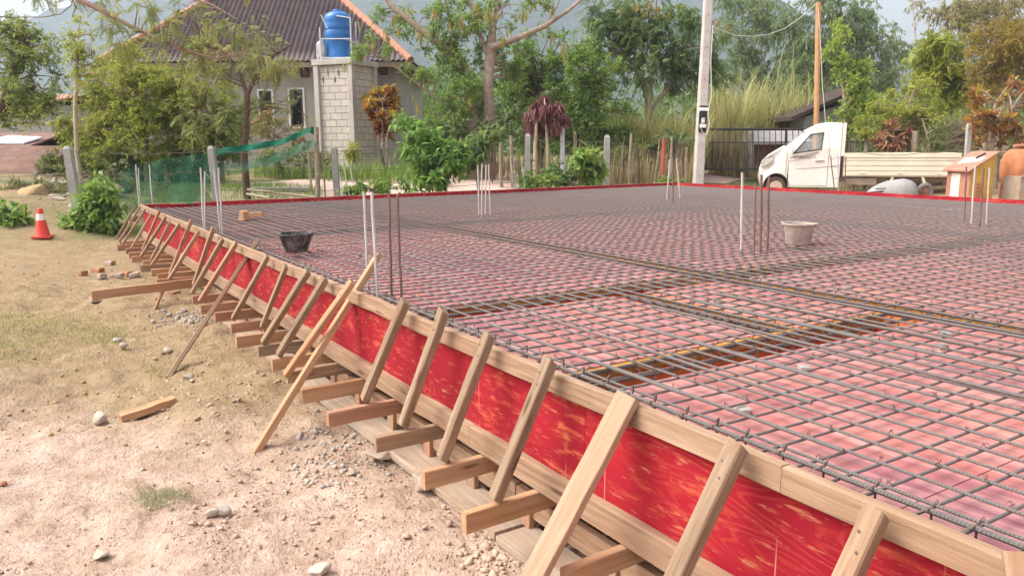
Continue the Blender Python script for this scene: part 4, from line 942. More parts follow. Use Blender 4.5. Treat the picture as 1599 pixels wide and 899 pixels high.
for i, (px, ty) in enumerate(stakes):
    d = 21.4+RW.uniform(-0.5, 0.8); B = GD(px, d); T = PD(px+RW.uniform(-6, 6), ty, d)
    b = MB(); r = RW.uniform(0.022, 0.055); pts = [B-np.array([0, 0, .1])]+[B+(T-B)*k/4+np.array([RW.uniform(-.03, .03), RW.uniform(-.03, .03), 0]) for k in range(1, 5)]
    b.tube(pts, [r, r, r*.95, r*.9, r*.75], 7); tag(b.build('wooden_stake', [BARK, BARK_D, BARK][i % 3], smooth=True), wl_, 'stake', WG)
def pole_post(bp, tp, d, r, m, label, name='stake', cat='stake', d2=None):
    B = GD(bp, d); T = PD(tp[0], tp[1], d2 or d); b = MB(); b.tube([B-np.array([0, 0, .1]), (B+T)/2, T], r, 8); return tag(b.build(name, m, smooth=True), label, cat)
pole_post(1036, (1037, 216), 20.9, 0.05, REDPAINT, 'red painted steel stake left of the power pole')
pole_post(879, (878, 190), 21.0, 0.06, GAL, 'white painted stake under the wine red plant')
pole_post(492, (494, 199), 17.2, 0.055, BARK, 'crooked wooden stake holding the end of the green net')
pole_post(483, (480, 220), 18.9, 0.03, BARK_P, 'thin stick behind the net stake')
pole_post(505, (503, 235), 17.4, 0.02, BARK, 'short thin stick right of the net stake')
pole_post(1277, (1278, 5), 25.5, 0.085, simple('orange_wood_pole', (0.50, 0.27, 0.13), 0.8, 0.2, var=0.12, scale=4), 'leaning orange wooden pole carrying the white cable', 'wooden_pole', 'pole')
def wire(pts3, r, m, label, name='fence_wire', sag=0.0, cat='wire'):
    b = MB(); P = []
    for i in range(len(pts3)-1):
        a, c = np.array(pts3[i]), np.array(pts3[i+1])
        for k in range(9):
            t = k/9; P.append(a+(c-a)*t-np.array([0, 0, sag*4*t*(1-t)]))
    P.append(np.array(pts3[-1])); b.tube(P, r, 5); return tag(b.build(name, m, smooth=True), label, cat)
for i, fr in enumerate((0.92, 0.62, 0.32)):
    P = [B+(T-B)*fr for (B, T) in tops[:5]] + [GD(1085, 21.3)+np.array([0, 0, 1.5*fr])]
    P = [P[0]+np.array([-3.0, -3.5, -0.1])]+P
    wire(P, 0.007, FENCEWIRE, ['top', 'middle', 'lowest'][i]+' rusty wire strand of the fence behind the slab', sag=0.05)
wire([tops[5][0]+(tops[5][1]-tops[5][0])*0.70, GD(1440, 22.2)+np.array([0, 0, 1.25]), GD(1345, 23)+np.array([0, 0, 1.3])], 0.010, FENCEWIRE, 'sagging wire left of the dark concrete post behind the truck', sag=0.08)
wire([tops[5][0]+(tops[5][1]-tops[5][0])*0.72, GD(1620, 21.0)+np.array([0, 0, 1.3])], 0.010, FENCEWIRE, 'sagging wire right of the dark concrete post', sag=0.18)

dP = 20.6; B = GD(1091, dP); T = PD(1109, -60, dP)
t = thing('power_pole', B, 'tall square concrete power pole with meter boxes', 'power pole')
b = MB(); d = nrm(T-B); s = nrm(np.cross(d, _fw)); u = np.cross(s, d); L = np.linalg.norm(T-B)+1.0; V, F = [], []
for h, k in ((-0.3, 1.0), (L, 0.78)):
    for (x, y) in ((-1, -1), (-.8, -1.18), (.8, -1.18), (1, -1), (1, 1), (-1, 1)): V.append(B+d*h+(s*x+u*y)*0.125*k)
for j in range(6): F.append((j, (j+1) % 6, 6+(j+1) % 6, 6+j))
F += [tuple(range(5, -1, -1)), tuple(range(6, 12))]; b.add(V, F); b.build('shaft', CONC_P, t)
for k in range(15):
    h = 0.5+k*0.42; b = MB(); q = B+d*h-u*0.125*1.18*(1-0.22*h/L); b.lathe(q, [(0.001, -0.004), (0.013, -0.004), (0.013, 0.004), (0.001, 0.004)], 10, axis=-u); b.build('bolt_hole', BLACK_PL, t)
def pole_h(py): return float(np.dot(PD(1096, py, dP)-B, d))
def onpole(h, off=0.0, lat=0.0): return B+d*h-u*(0.125*1.18*(1-0.22*h/L)+off)+s*lat
def pbox(py0, py1, wpx, th, off, m, name, par, lat=0.0):
    h0, h1 = pole_h(py1), pole_h(py0); c0, c1 = onpole(h0, off, lat), onpole(h1, off, lat); b = MB()
    b.beam(c0, c1, wpx*dP/F_PX, th, -u, 0.004); return b.build(name, m, par)
mp = pbox(165, 206, 12, 0.03, 0.018, BLACK_PL, 'meter_board', t)
pbox(169, 174, 13, 0.10, 0.09, WHITE_PL, 'meter_hood', mp); pbox(174.5, 183, 9, 0.10, 0.085, BLACK_PL, 'meter', mp)
pbox(184, 192, 4.5, 0.06, 0.065, WHITE_PL, 'switch_box', mp); pbox(194, 199.5, 9, 0.06, 0.065, WHITE_PL, 'breaker_box', mp)
for pl, rr in (([(1091, 183), (1090, 192), (1087, 205)], 0.012), ([(1094, 199), (1096, 204), (1101, 212), (1103, 212)], 0.008)):
    b = MB(); b.tube([PD(x, y, dP-0.25) for x, y in pl], rr, 6); b.build('lead', CABLE, mp, True)
pts = [PD(1113, 40, dP-0.05), PD(1112, 60, dP-.1), PD(1110, 95, dP-.12), PD(1111, 150, dP-.15), PD(1106, 176, dP-.18), PD(1108, 195, dP-.2), PD(1103, 211, dP-.25)]
b = MB(); b.tube(pts, 0.011, 6); tag(b.build('cable', CABLE, smooth=True), 'pale cable running down the power pole to the meter boxes', 'cable')
pts = []
A_, C_ = PD(1113, 42, dP-.05), PD(1277, 5, 25.5)
for px, py in ((1113, 42), (1130, 49), (1150, 56), (1175, 57), (1200, 54), (1225, 45), (1250, 28), (1277, 4)):
    f_ = (px-1113)/164.; pts.append(PD(px, py, (dP-.05)*(1-f_)+25.5*f_))
b = MB(); b.tube(pts, 0.012, 6); tag(b.build('cable', CABLE, smooth=True), 'white cable sagging from the power pole to the orange wooden pole', 'cable')
pts = [PD(1277, 4, 25.45), PD(1281, 60, 25.4), PD(1284, 130, 25.3), PD(1290, 200, 25.2), PD(1296, 240, 25.1)]
b = MB(); b.tube(pts, 0.010, 6); tag(b.build('cable', CABLE, smooth=True), 'white cable hanging down beside the orange wooden pole', 'cable')
pts = [PD(-60, 24, 14), PD(20, 27, 14), PD(70, 27, 14), PD(95, 22, 14), PD(112, 8, 14), PD(118, -40, 14)]
b = MB(); b.tube(pts, 0.010, 6); tag(b.build('cable', FENCEWIRE, smooth=True), 'dark cable bending upwards in the sky at the top left', 'cable')

# ------------------------------------------------------------------ green shade net
def net_mat():
    m, n, l, b = mat('green_shade_net'); c = ramp(n, [(0.3, (0.012, 0.12, 0.07)), (0.7, (0.03, 0.24, 0.14))]); p = coord(n)
    l.new(noise(n, l, p, 5, 5, 0.7), c.inputs[0]); l.new(c.outputs[0], b.inputs['Base Color']); b.inputs['Roughness'].default_value = 0.7
    t = n.new('ShaderNodeBsdfTransparent'); mx = n.new('ShaderNodeMixShader')
    ck = noise(n, l, mapping(n, l, p, (60, 60, 60)), 1.0, 2); thr = noise(n, l, p, 1.6, 4)
    fac = maprange(n, l, math_(n, l, 'ADD', ck, math_(n, l, 'MULTIPLY', thr, 0.7)), 0.62, 1.05, 0.08, 0.75)
    l.new(fac, mx.inputs[0]); l.new(t.outputs[0], mx.inputs[1]); l.new(b.outputs[0], mx.inputs[2]); l.new(mx.outputs[0], n['Material Output'].inputs['Surface'])
    return m
NET = net_mat(); NETS = simple('rolled_green_net', (0.015, 0.15, 0.085), 0.75, 0.2, var=0.35, scale=6, bmp=0.5)
def ribbon(name, top, bot, m, label, dj=0.12, seed=0, rows=6, sub=8):
    """sheet hung between two picture polylines given as (px, py, depth)"""
    rg2 = random.Random(seed); V, F = [], []; n = (len(top)-1)*sub+1
    for i in range(n):
        f_ = i/sub; k = min(int(f_), len(top)-2); u_ = f_-k
        a = [top[k][j]+(top[k+1][j]-top[k][j])*u_ for j in range(3)]; c = [bot[k][j]+(bot[k+1][j]-bot[k][j])*u_ for j in range(3)]
        A1, C1 = PD(*a), PD(*c)
        for r in range(rows):
            q = A1+(C1-A1)*r/(rows-1); q = q + _fw*dj*(math.sin(i*0.9+r*0.8)+rg2.uniform(-.6, .6)); V.append(q)
    for i in range(n-1):
        for r in range(rows-1): F.append((i*rows+r, (i+1)*rows+r, (i+1)*rows+r+1, i*rows+r+1))
    return np_mesh(name, V, F, m, smooth=True)
tn = thing('shade_net', GD(300, 17.0), 'green shade net strung from the left concrete post to the crooked wooden stake', 'net')
o = ribbon('hung_net', [(126, 284, 15.9), (190, 268, 16.2), (240, 250, 16.4), (300, 242, 16.7), (330, 238, 16.9)], [(126, 318, 15.9), (190, 330, 16.2), (240, 322, 16.4), (300, 318, 16.7), (330, 316, 16.9)], NET, '', 0.05, 1)
o.parent = tn; o.location = tuple(np.array(o.location)-org(tn))
o = ribbon('rolled_strip', [(330, 234, 16.9), (385, 226, 17.1), (440, 217, 17.2), (484, 199, 17.2), (495, 198, 17.2)], [(330, 243, 16.9), (385, 236, 17.1), (440, 226, 17.2), (484, 207, 17.2), (494, 214, 17.2)], NETS, '', 0.02, 2, 4)
o.parent = tn; o.location = tuple(np.array(o.location)-org(tn))
o = ribbon('lower_strip', [(330, 262, 16.9), (385, 250, 17.1), (430, 240, 17.2), (470, 224, 17.2), (495, 216, 17.2)], [(330, 282, 16.9), (385, 266, 17.1), (430, 256, 17.2), (470, 238, 17.2), (495, 228, 17.2)], NET, '', 0.03, 3, 4)
o.parent = tn; o.location = tuple(np.array(o.location)-org(tn))
o = ribbon('shade_net', [(-60, 280, 18.4), (0, 279, 18.4), (50, 282, 18.4), (104, 285, 18.4)], [(-60, 302, 18.4), (0, 302, 18.4), (50, 303, 18.4), (104, 300, 18.4)], NET, '', 0.03, 4, 4)
tag(o, 'low strip of green net at the left edge behind the boulders', 'net')
# ------------------------------------------------------------------ house, tower, tank, huts
RH = np.array([math.cos(YAW), -math.sin(YAW), 0.0]); FH = np.array([math.sin(YAW), math.cos(YAW), 0.0]); UZ = np.array([0, 0, 1.0])
def zat(py, d): return float(PD(800, py, d)[2])
def latpt(px, d, z=0.0):
    q = PD(px, 231, d); return np.array([q[0], q[1], z])
WALLM = simple('grey_plaster', (0.40, 0.36, 0.33), 0.9, 0.2, var=0.07, scale=1.2, bmp=0.15, dirt=(0.27, 0.24, 0.22), dirt_amt=0.35, dscale=1.0)
ROOFM = simple('purple_brown_roof_sheet', (0.155, 0.115, 0.115), 0.75, 0.3, var=0.16, scale=1.6, dirt=(0.10, 0.085, 0.08), dirt_amt=0.5, dscale=1.5)
RIDGE = simple('orange_ridge_tile', (0.46, 0.22, 0.14), 0.8, 0.3, var=0.22, scale=4, dirt=(0.30, 0.20, 0.16), dirt_amt=0.5)
WOODTRIM = simple('brown_eave_board', (0.26, 0.19, 0.14), 0.8, 0.2, var=0.15)
WHITEP = simple('white_window_trim', (0.78, 0.76, 0.74), 0.6, 0.3, var=0.04)
BROWNF = simple('dark_red_window_frame', (0.10, 0.035, 0.03), 0.5, 0.4, var=0.1)
gm_, gn, gl, gb = mat('dark_window_glass'); gb.inputs['Base Color'].default_value = (0.012, 0.013, 0.015, 1); gb.inputs['Roughness'].default_value = 0.08; gb.inputs['Specular IOR Level'].default_value = 0.6
GLASS = gm_
HD = 26.0
hl_, hr_ = latpt(205, HD), latpt(622, HD); gh = float(terrain(*hl_[:2])); HDEP = 7.5
ez = zat(97, HD-0.5)
house = thing('house', [hl_[0], hl_[1], gh], 'grey plastered house with a purple brown corrugated hip roof and orange hip tiles', 'house')
hw_ = np.linalg.norm(hr_-hl_)
def HP(x, y, z): return np.array([hl_[0], hl_[1], 0])+RH*x+FH*y+UZ*z
b = MB(); z0 = gh-0.5; z1 = ez-0.02
b.prism([HP(0, 0, z0), HP(hw_, 0, z0), HP(hw_, HDEP, z0), HP(0, HDEP, z0)], (0, 0, z1-z0)); b.build('wall', WALLM, house)
# roof: hip with corrugated sheets in courses
OV = 0.55; ex0, ex1, ey0, ey1 = -OV, hw_+OV, -OV, HDEP+OV; yr = (ey0+ey1)/2; run = yr-ey0; rise = 3.6
rx0, rx1 = ex0+run*0.95, ex1-run*0.95; rzt = ez+rise
def corr_face(name, A, Bq, C, D, par, pitch=0.17, amp=0.024, rows=9, n_per=6):
    """A-B eave, D-C ridge (D above A side). corrugations run up the slope"""
    A, Bq, C, D = [np.array(v, float) for v in (A, Bq, C, D)]; ea = nrm(Bq-A); up = nrm((D-A)-ea*np.dot(D-A, ea)); nn = np.cross(ea, up)
    if nn[2] < 0: nn = -nn
    Lg = np.linalg.norm(Bq-A); H = np.dot(D-A, up); xd, xc = np.dot(D-A, ea), np.dot(C-A, ea)
    n = int(Lg/pitch*n_per); V, F = [], []
    for i in range(n+1):
        s = Lg*i/n
        if s < xd: tm = H*s/max(xd, 1e-6)
        elif s > xc: tm = H*(Lg-s)/max(Lg-xc, 1e-6)
        else: tm = H
        for r in range(rows*2):
            k = (r+1)//2; t = min(tm, H*k/rows); st = 0.022 if r % 2 == 0 else 0.0
            V.append(A+ea*s+up*t+nn*(amp*math.sin(2*math.pi*s/pitch)+st*0.9+0.01))
    R2 = rows*2
    for i in range(n):
        for r in range(R2-1): F.append((i*R2+r, (i+1)*R2+r, (i+1)*R2+r+1, i*R2+r+1))
    o = np_mesh(name, V, F, ROOFM, par, smooth=True); return o
roof_pts = [HP(ex0, ey0, ez), HP(ex1, ey0, ez), HP(ex1, ey1, ez), HP(ex0, ey1, ez)]; rl, rr_ = HP(rx0, yr, rzt), HP(rx1, yr, rzt)
corr_face('roof', roof_pts[0], roof_pts[1], rr_, rl, house); corr_face('roof', roof_pts[1], roof_pts[2], rr_, rr_, house)
corr_face('roof', roof_pts[2], roof_pts[3], rl, rr_, house); corr_face('roof', roof_pts[3], roof_pts[0], rl, rl, house)
def ridge_tiles(a, c, par):
    a, c = np.array(a), np.array(c); L = np.linalg.norm(c-a); n = int(L/0.30); d = (c-a)/L; b = MB()
    for i in range(n):
        q = a+d*(i*0.30); b.tube([q+UZ*0.02, q+d*0.33+UZ*0.05], [0.135, 0.115], 8)
    b.build('ridge_tiles', RIDGE, par, True)
ridge_tiles(roof_pts[1], rr_, house); ridge_tiles(roof_pts[0], rl, house); ridge_tiles(rl, rr_, house)
b = MB(); b.beam(HP(ex0, ey0+0.02, ez-0.10), HP(ex1, ey0+0.02, ez-0.10), 0.03, 0.16, UZ, 0.003); b.build('eave_board', WOODTRIM, house)
b = MB(); b.beam(HP(ex1-0.02, ey0+0.04, ez-0.10), HP(ex1-0.02, ey1, ez-0.10), 0.03, 0.16, UZ, 0.003); b.build('eave_board', WOODTRIM, house)
b = MB(); b.prism([HP(ex0+.05, ey0+.05, ez-0.05), HP(ex1-.05, ey0+.05, ez-0.05), HP(ex1-.05, ey1-.05, ez-0.05), HP(ex0+.05, ey1-.05, ez-0.05)], (0, 0, 0.02)); b.build('soffit', WOODTRIM, house)
def window(px0, px1, py0, py1, trim=0.06, inner=0.07):
    x0, x1 = [float(np.dot(latpt(p, HD)-hl_, RH)) for p in (px0, px1)]; zt, zb_ = zat(py0, HD), zat(py1, HD)
    b = MB(); w_ = trim
    for (a, c) in (((x0-w_/2, zb_), (x0-w_/2, zt)), ((x1+w_/2, zb_), (x1+w_/2, zt))): b.beam(HP(a[0], -0.02, a[1]-w_), HP(c[0], -0.02, c[1]+w_), w_, 0.05, FH, 0.004)
    for z in (zb_-w_/2, zt+w_/2): b.beam(HP(x0+0.002, -0.019, z), HP(x1-0.002, -0.019, z), 0.046, w_-0.004, UZ, 0.004)
    fr = b.build('window', WHITEP, house)
    b = MB()
    for x in (x0+inner/2, x1-inner/2): b.beam(HP(x, -0.014, zb_+.002), HP(x, -0.014, zt-.002), inner-.004, 0.03, FH, 0.003)
    for z in (zb_+inner/2, zt-inner/2): b.beam(HP(x0+inner, -0.013, z), HP(x1-inner, -0.013, z), 0.026, inner-.004, UZ, 0.003)
    b.build('frame', BROWNF, fr)
    b = MB(); b.prism([HP(x0+inner-.01, -0.008, zb_+inner-.01), HP(x1-inner+.01, -0.008, zb_+inner-.01), HP(x1-inner+.01, -0.008, zt-inner+.01), HP(x0+inner-.01, -0.008, zt-inner+.01)], FH*0.005); b.build('pane', GLASS, fr)
window(457, 477, 139, 196); window(410, 429, 141, 196); window(300, 322, 141, 196)
def vent(px0, px1, py0, py1):
    x0, x1 = [float(np.dot(latpt(p, HD)-hl_, RH)) for p in (px0, px1)]; zt, zb_ = zat(py0, HD), zat(py1, HD); b = MB()
    for x in (x0, x1): b.beam(HP(x, -0.02, zb_), HP(x, -0.02, zt), 0.045, 0.045, FH, 0.004)
    for z in (zb_, zt): b.beam(HP(x0, -0.021, z), HP(x1, -0.021, z), 0.045, 0.045, UZ, 0.004)
    v = b.build('vent', BROWNF, house); b = MB(); b.prism([HP(x0, -.01, zb_), HP(x1, -.01, zb_), HP(x1, -.01, zt), HP(x0, -.01, zt)], FH*0.006); b.build('pane', simple('vent_block', (0.22, 0.15, 0.13), 0.9), v)
vent(598, 608, 106, 117); vent(477, 488, 107, 120)
bw = MB()   # small white pegs on the wall
for px, py in ((500, 152), (626, 114), (627, 148), (626, 182), (500, 184)):
    x = float(np.dot(latpt(px, HD)-hl_, RH)); z = zat(py, HD); bw.beam(HP(x-0.10, -0.03, z), HP(x+0.10, -0.03, z), 0.03, 0.03, UZ, 0.003)
bw.build('wall_pegs', WHITEP, house)

def block_mat():
    m, n, l, b = mat('concrete_blockwork'); gc = attr(n, 'gc')
    br_ = n.new('ShaderNodeTexBrick'); br_.offset = 0.5; l.new(gc, br_.inputs['Vector']); br_.inputs['Scale'].default_value = 1.0
    br_.inputs['Brick Width'].default_value = 0.40; br_.inputs['Row Height'].default_value = 0.20; br_.inputs['Mortar Size'].default_value = 0.012; br_.inputs['Mortar Smooth'].default_value = 0.3
    br_.inputs['Color1'].default_value = (0.66, 0.585, 0.51, 1); br_.inputs['Color2'].default_value = (0.57, 0.50, 0.44, 1); br_.inputs['Mortar'].default_value = (0.30, 0.26, 0.23, 1)
    f = noise(n, l, gc, 7, 5, 0.65); c = mix(n, l, maprange(n, l, f, 0.45, 0.7, 0, 0.35), br_.outputs['Color'], (0.34, 0.29, 0.25)); l.new(c, b.inputs['Base Color'])
    b.inputs['Roughness'].default_value = 0.95; b.inputs['Specular IOR Level'].default_value = 0.15
    bump(n, l, math_(n, l, 'ADD', math_(n, l, 'MULTIPLY', br_.outputs['Fac'], -1.0), math_(n, l, 'MULTIPLY', f, 0.4)), 0.6, 0.02, b); return m
BLOCKS = block_mat()
TD = 23.6; k0 = latpt(553, TD); th = math.radians(23); a_ = 1.21
e1 = -RH*math.cos(th)+FH*math.sin(th); e2 = RH*math.sin(th)+FH*math.cos(th)
gt = float(terrain(k0[0], k0[1])); zt = zat(101, TD)
tower = thing('blockwork_tower', [k0[0], k0[1], gt], 'square tower of pale concrete blocks with a cap slab, carrying the blue tank', 'tower')
def TP(x, y, z): return np.array([k0[0], k0[1], 0])+e1*x+e2*y+UZ*z
b = MB()
for (p, q) in (((0, 0), (a_, 0)), ((a_, 0), (a_, a_)), ((a_, a_), (0, a_)), ((0, a_), (0, 0))):
    A, Bq = TP(p[0], p[1], gt-0.4), TP(q[0], q[1], gt-0.4); C, D = TP(q[0], q[1], zt), TP(p[0], p[1], zt)
    b.add([A, Bq, C, D], [(0, 1, 2, 3)], [(0, gt-.4, 0), (a_, gt-.4, 0), (a_, zt, 0), (0, zt, 0)])
b.build('block_wall', BLOCKS, tower)
for (x, y) in ((0, 0), (a_, 0), (0, a_), (a_, a_)):
    b = MB(); b.beam(TP(x, y, gt-0.3), TP(x, y, zt-0.002), 0.17, 0.17, e1, 0.008); b.build('corner_column', CONC_P, tower)
b = MB(); c_ = TP(a_/2, a_/2, zt+0.085); b.beam(c_-e1*0.72, c_+e1*0.72, 1.44, 0.17, UZ, 0.01); b.build('cap_slab', CONC_P, tower)
for (x, z) in ((.42, 3.9), (.80, 3.92), (.55, 3.7), (.98, 3.72)):
    b = MB(); b.prism([TP(x, -0.004, z), TP(x+.035, -0.004, z), TP(x+.035, -0.004, z+.16), TP(x, -0.004, z+.16)], e2*0.006); b.build('dark_slot', BLACK_PL, tower)
TANKM = simple('blue_tank_plastic', (0.025, 0.16, 0.46), 0.35, 0.5, var=0.08, scale=3)
qz = zt+0.17; ct = PD(536, 231, TD+0.75); ct = np.array([ct[0], ct[1], qz])
tank = thing('water_tank', ct, 'blue plastic water tank on the blockwork tower', 'water tank')
hT = zat(20, TD+0.7)-qz; r = 0.40; s = hT
b = MB(); b.lathe(ct, [(r*.93, 0.0), (r, 0.05), (r, s*.10), (r*.95, s*.14), (r*.95, s*.42), (r, s*.46), (r, s*.56), (r*.96, s*.585), (r, s*.61), (r, s*.70), (r*.97, s*.725), (r, s*.75), (r*.99, s*.84), (r*.90, s*.90), (r*.55, s*.95), (r*.35, s*.955)], 40); b.build('tank_body', TANKM, tank, True)
b = MB(); b.lathe(ct, [(r*.36, s*.955), (r*.36, s*.985), (r*.30, s), (0.001, s)], 28); b.build('lid', TANKM, tank, True)
frm = thing('tank_frame', ct, 'pale steel pipe frame standing around the blue tank', 'frame')
for k, (dx, dy) in enumerate(((-.40, -.40), (.40, -.40), (.40, .40), (-.40, .40))):
    hh = s*(0.62 if k in (0, 3) else 0.80); b = MB(); b.tube([ct+RH*dx*1.15+FH*dy, ct+RH*dx*1.15+FH*dy+UZ*hh], 0.022, 6); b.build('leg', GAL, frm, True)
for z_ in (0.05, s*0.40):
    b = MB(); P4 = [ct+RH*dx*1.15+FH*dy+UZ*z_ for dx, dy in ((-.40, -.40), (.40, -.40), (.40, .40), (-.40, .40))]; b.tube(P4+[P4[0]], 0.02, 6); b.build('rail', GAL, frm, True)
b = MB(); b.tube([ct+RH*.46-FH*.40+UZ*s*.80, ct+RH*.30-FH*.40+UZ*s*.82, ct+RH*.05-FH*.41+UZ*s*.84], 0.02, 6); b.build('pipe', GAL, frm, True)
b = MB(); b.tube([ct-RH*.40-FH*.42+UZ*s*.86, ct-RH*.22-FH*.44+UZ*s*.6], 0.018, 6); b.build('pipe', GAL, frm, True)
rg3 = np.random.default_rng(4); V = rock_verts(rg3, IV, 10)*np.array([.16, .16, .36])+ct-RH*.52-FH*0.25+UZ*0.30
o = np_mesh('plastic_sack', V, IF, simple('white_plastic_sack', (0.70, 0.68, 0.68), 0.5, 0.4, var=0.1), smooth=True); tag(o, 'white plastic sack leaning on the blue tank', 'sack')

RUST = simple('rusty_roof_sheet', (0.20, 0.105, 0.08), 0.85, 0.2, var=0.25, scale=2.5, dirt=(0.28, 0.20, 0.16), dirt_amt=0.6, dscale=2)
HUTWALL = simple('shed_boards', (0.20, 0.15, 0.11), 0.9, 0.2, var=0.3, scale=4)
GREYROOF = simple('grey_sheet_roof', (0.40, 0.36, 0.35), 0.8, 0.3, var=0.12, scale=2)
BRICKWALL = simple('red_brick_hut_wall', (0.24, 0.115, 0.075), 0.9, 0.2, var=0.3, scale=9, bmp=0.4)
def hut(name, label, pxl, pxr, d, py_eave, py_ridge, deep, wm, rm, slope='front', pys=None, cat='hut', ov=0.35, side_gable=False):
    L_, R2_ = latpt(pxl, d), latpt(pxr, d); g = float(terrain(*((L_+R2_)/2)[:2])); ze = zat(py_eave, d); w_ = np.linalg.norm(R2_-L_)
    t = thing(name, [L_[0], L_[1], g], label, cat)
    def Q(x, y, z): return np.array([L_[0], L_[1], 0])+RH*x+FH*y+UZ*z
    if slope == 'front':
        zr = zat(py_ridge, d+deep/2)
        b = MB(); b.prism([Q(0, 0, g-.3), Q(w_, 0, g-.3), Q(w_, deep, g-.3), Q(0, deep, g-.3)], (0, 0, ze-g+.3-0.03)); b.build('wall', wm, t)
        b = MB(); b.prism([Q(-ov, -ov, ze), Q(w_+ov, -ov, ze), Q(w_+ov, deep/2, zr), Q(-ov, deep/2, zr)], (0, 0, 0.05)); b.build('roof', rm, t)
        b = MB(); b.prism([Q(-ov, deep+ov, ze), Q(-ov, deep/2+.005, zr), Q(w_+ov, deep/2+.005, zr), Q(w_+ov, deep+ov, ze)], (0, 0, 0.05)); b.build('roof', rm, t)
    else:   # single slope rising to the right
        zr = zat(py_ridge, d)
        b = MB(); P4 = [Q(.5, 0, g-.3), Q(w_-.2, 0, g-.3), Q(w_-.2, 0, zr-0.35), Q(.5, 0, ze+(zr-ze)*.12)]; b.prism(P4, FH*deep); b.build('wall', wm, t)
        b = MB(); P4 = [Q(-.1, -ov, ze), Q(w_, -ov, zr), Q(w_, -ov, zr+.14), Q(-.1, -ov, ze+.14)]; b.prism(P4, FH*(deep+2*ov)); b.build('roof', rm, t)
    return t, Q, w_, ze
DARKROOF = simple('dark_thatch_and_boards', (0.075, 0.055, 0.045), 0.95, 0.1, var=0.35, scale=5, bmp=0.5)
hut('brick_hut', 'low brick hut with a grey sheet roof behind the iron fence', 1168, 1250, 27.5, 228, 209, 2.2, BRICKWALL, GREYROOF)
hut('hut', 'dark-roofed hut half hidden by bright green leaves behind the orange pole', 1233, 1345, 29.0, 192, 142, 2.4, CONC, DARKROOF, slope='side')
hut('shed', 'low shed with a rusty sheet roof at the left edge', -90, 40, 21.0, 272, 226, 3.4, HUTWALL, RUST, cat='shed')
t_, Q_, w__, ze_ = hut('shed', 'second rusty roof farther back at the left edge with white plastic on it', -120, 38, 25.0, 226, 205, 3.6, HUTWALL, RUST, cat='shed')
b = MB(); b.prism([Q_(1.8, -.1, ze_+.12), Q_(3.3, -.15, ze_+.10), Q_(3.5, .6, ze_+.30), Q_(2.2, .9, ze_+.36)], (0, 0, 0.05)); tag(b.build('plastic_sheet', simple('white_plastic_sheet', (0.55, 0.54, 0.58), 0.5, 0.4, var=0.2)), 'crumpled white plastic sheet lying on the rusty roof', 'sheet')
hut('house', 'distant house with an orange tiled roof seen through the trees at the upper left', -40, 84, 36.0, 157, 146, 5, WALLM, RIDGE, cat='house')

# black iron fence behind the truck
DI = 26.0
t = thing('iron_fence', GD(1225, DI), 'black iron rail fence behind the white truck', 'fence')
def ipt(px, py): return PD(px, py, DI)
b = MB(); b.tube([ipt(1099, 202), ipt(1230, 202), ipt(1356, 203)], 0.045, 6); b.build('top_rail', DARKIRON, t, True)
b = MB(); b.tube([ipt(1099, 264), ipt(1230, 264), ipt(1356, 264)], 0.03, 6); b.build('bottom_rail', DARKIRON, t, True)
b = MB(); b.tube([ipt(1060, 223), ipt(1230, 222), ipt(1356, 222)], 0.02, 6); b.build('middle_rail', DARKIRON, t, True)
for i in range(29):
    px = 1103+i*9.0; b = MB(); b.tube([ipt(px, 202), ipt(px+0.5, 264)], 0.014, 5); b.build('bar', DARKIRON, t, True)
for px in (1099, 1228, 1355):
    b = MB(); b.tube([ipt(px, 200), GD(px, DI)-UZ*.1], 0.04, 6); b.build('fence_post', DARKIRON, t, True)
pole_post(1352, (1354, 216), 25.5, 0.06, CONC, 'short grey concrete stub post behind the truck bed', 'stub_post', 'post')
pole_post(1174, (1171, 208), 26.9, 0.13, CONC, 'thick pale post in front of the brick hut', 'stub_post', 'post')
for i, (px, py, d, w_) in enumerate([(1432, 205, 24.8, .11), (1492, 208, 24.6, .07), (1538, 215, 23.9, .10), (1560, 196, 23.0, .08)]):
    pole_post(px, (px-2, py), d, w_, [BARK, W_OLD, BARK_P, BARK][i], ['grey stump behind the middle of the truck bed', 'thin stake left of the dark concrete post', 'stake right of the dark concrete post', 'pale stem behind the mixer lid'][i], 'wooden_stake', 'stake')

# ------------------------------------------------------------------ white pickup truck
DT = 22.2; tz = float(PD(1218, 309.5, DT+1.55)[2]); TA = math.radians(20); o0 = latpt(1503, DT)
TX = -RH*math.cos(TA)+FH*math.sin(TA); TY = -FH*math.cos(TA)-RH*math.sin(TA)
TO = np.array([o0[0], o0[1], tz])-TY*0.80
truck = thing('pickup_truck', TO, 'white single cab pickup truck with a long drop side bed, facing left', 'truck')
def T3(x, y, z): return TO+TX*x+TY*y+UZ*(z*1.08)
PAINT = simple('white_truck_paint', (0.80, 0.775, 0.725), 0.3, 0.5, var=0.03, scale=2, dirt=(0.62, 0.48, 0.38), dirt_amt=0.4, dscale=1.2)
CREAM = simple('cream_truck_bed', (0.78, 0.715, 0.58), 0.45, 0.4, var=0.04, scale=2, dirt=(0.60, 0.46, 0.35), dirt_amt=0.35, dscale=1.5)
DARKGREY = simple('dark_underbody', (0.06, 0.05, 0.045), 0.8, 0.2, var=0.3)
CHASSIS = simple('dusty_chassis', (0.30, 0.23, 0.17), 0.85, 0.2, var=0.25, scale=4)
TYRE = simple('dusty_tyre', (0.10, 0.065, 0.05), 0.85, 0.2, var=0.25, scale=6)
RIM = simple('dusty_steel_rim', (0.50, 0.40, 0.31), 0.5, 0.4, var=0.15, scale=8)
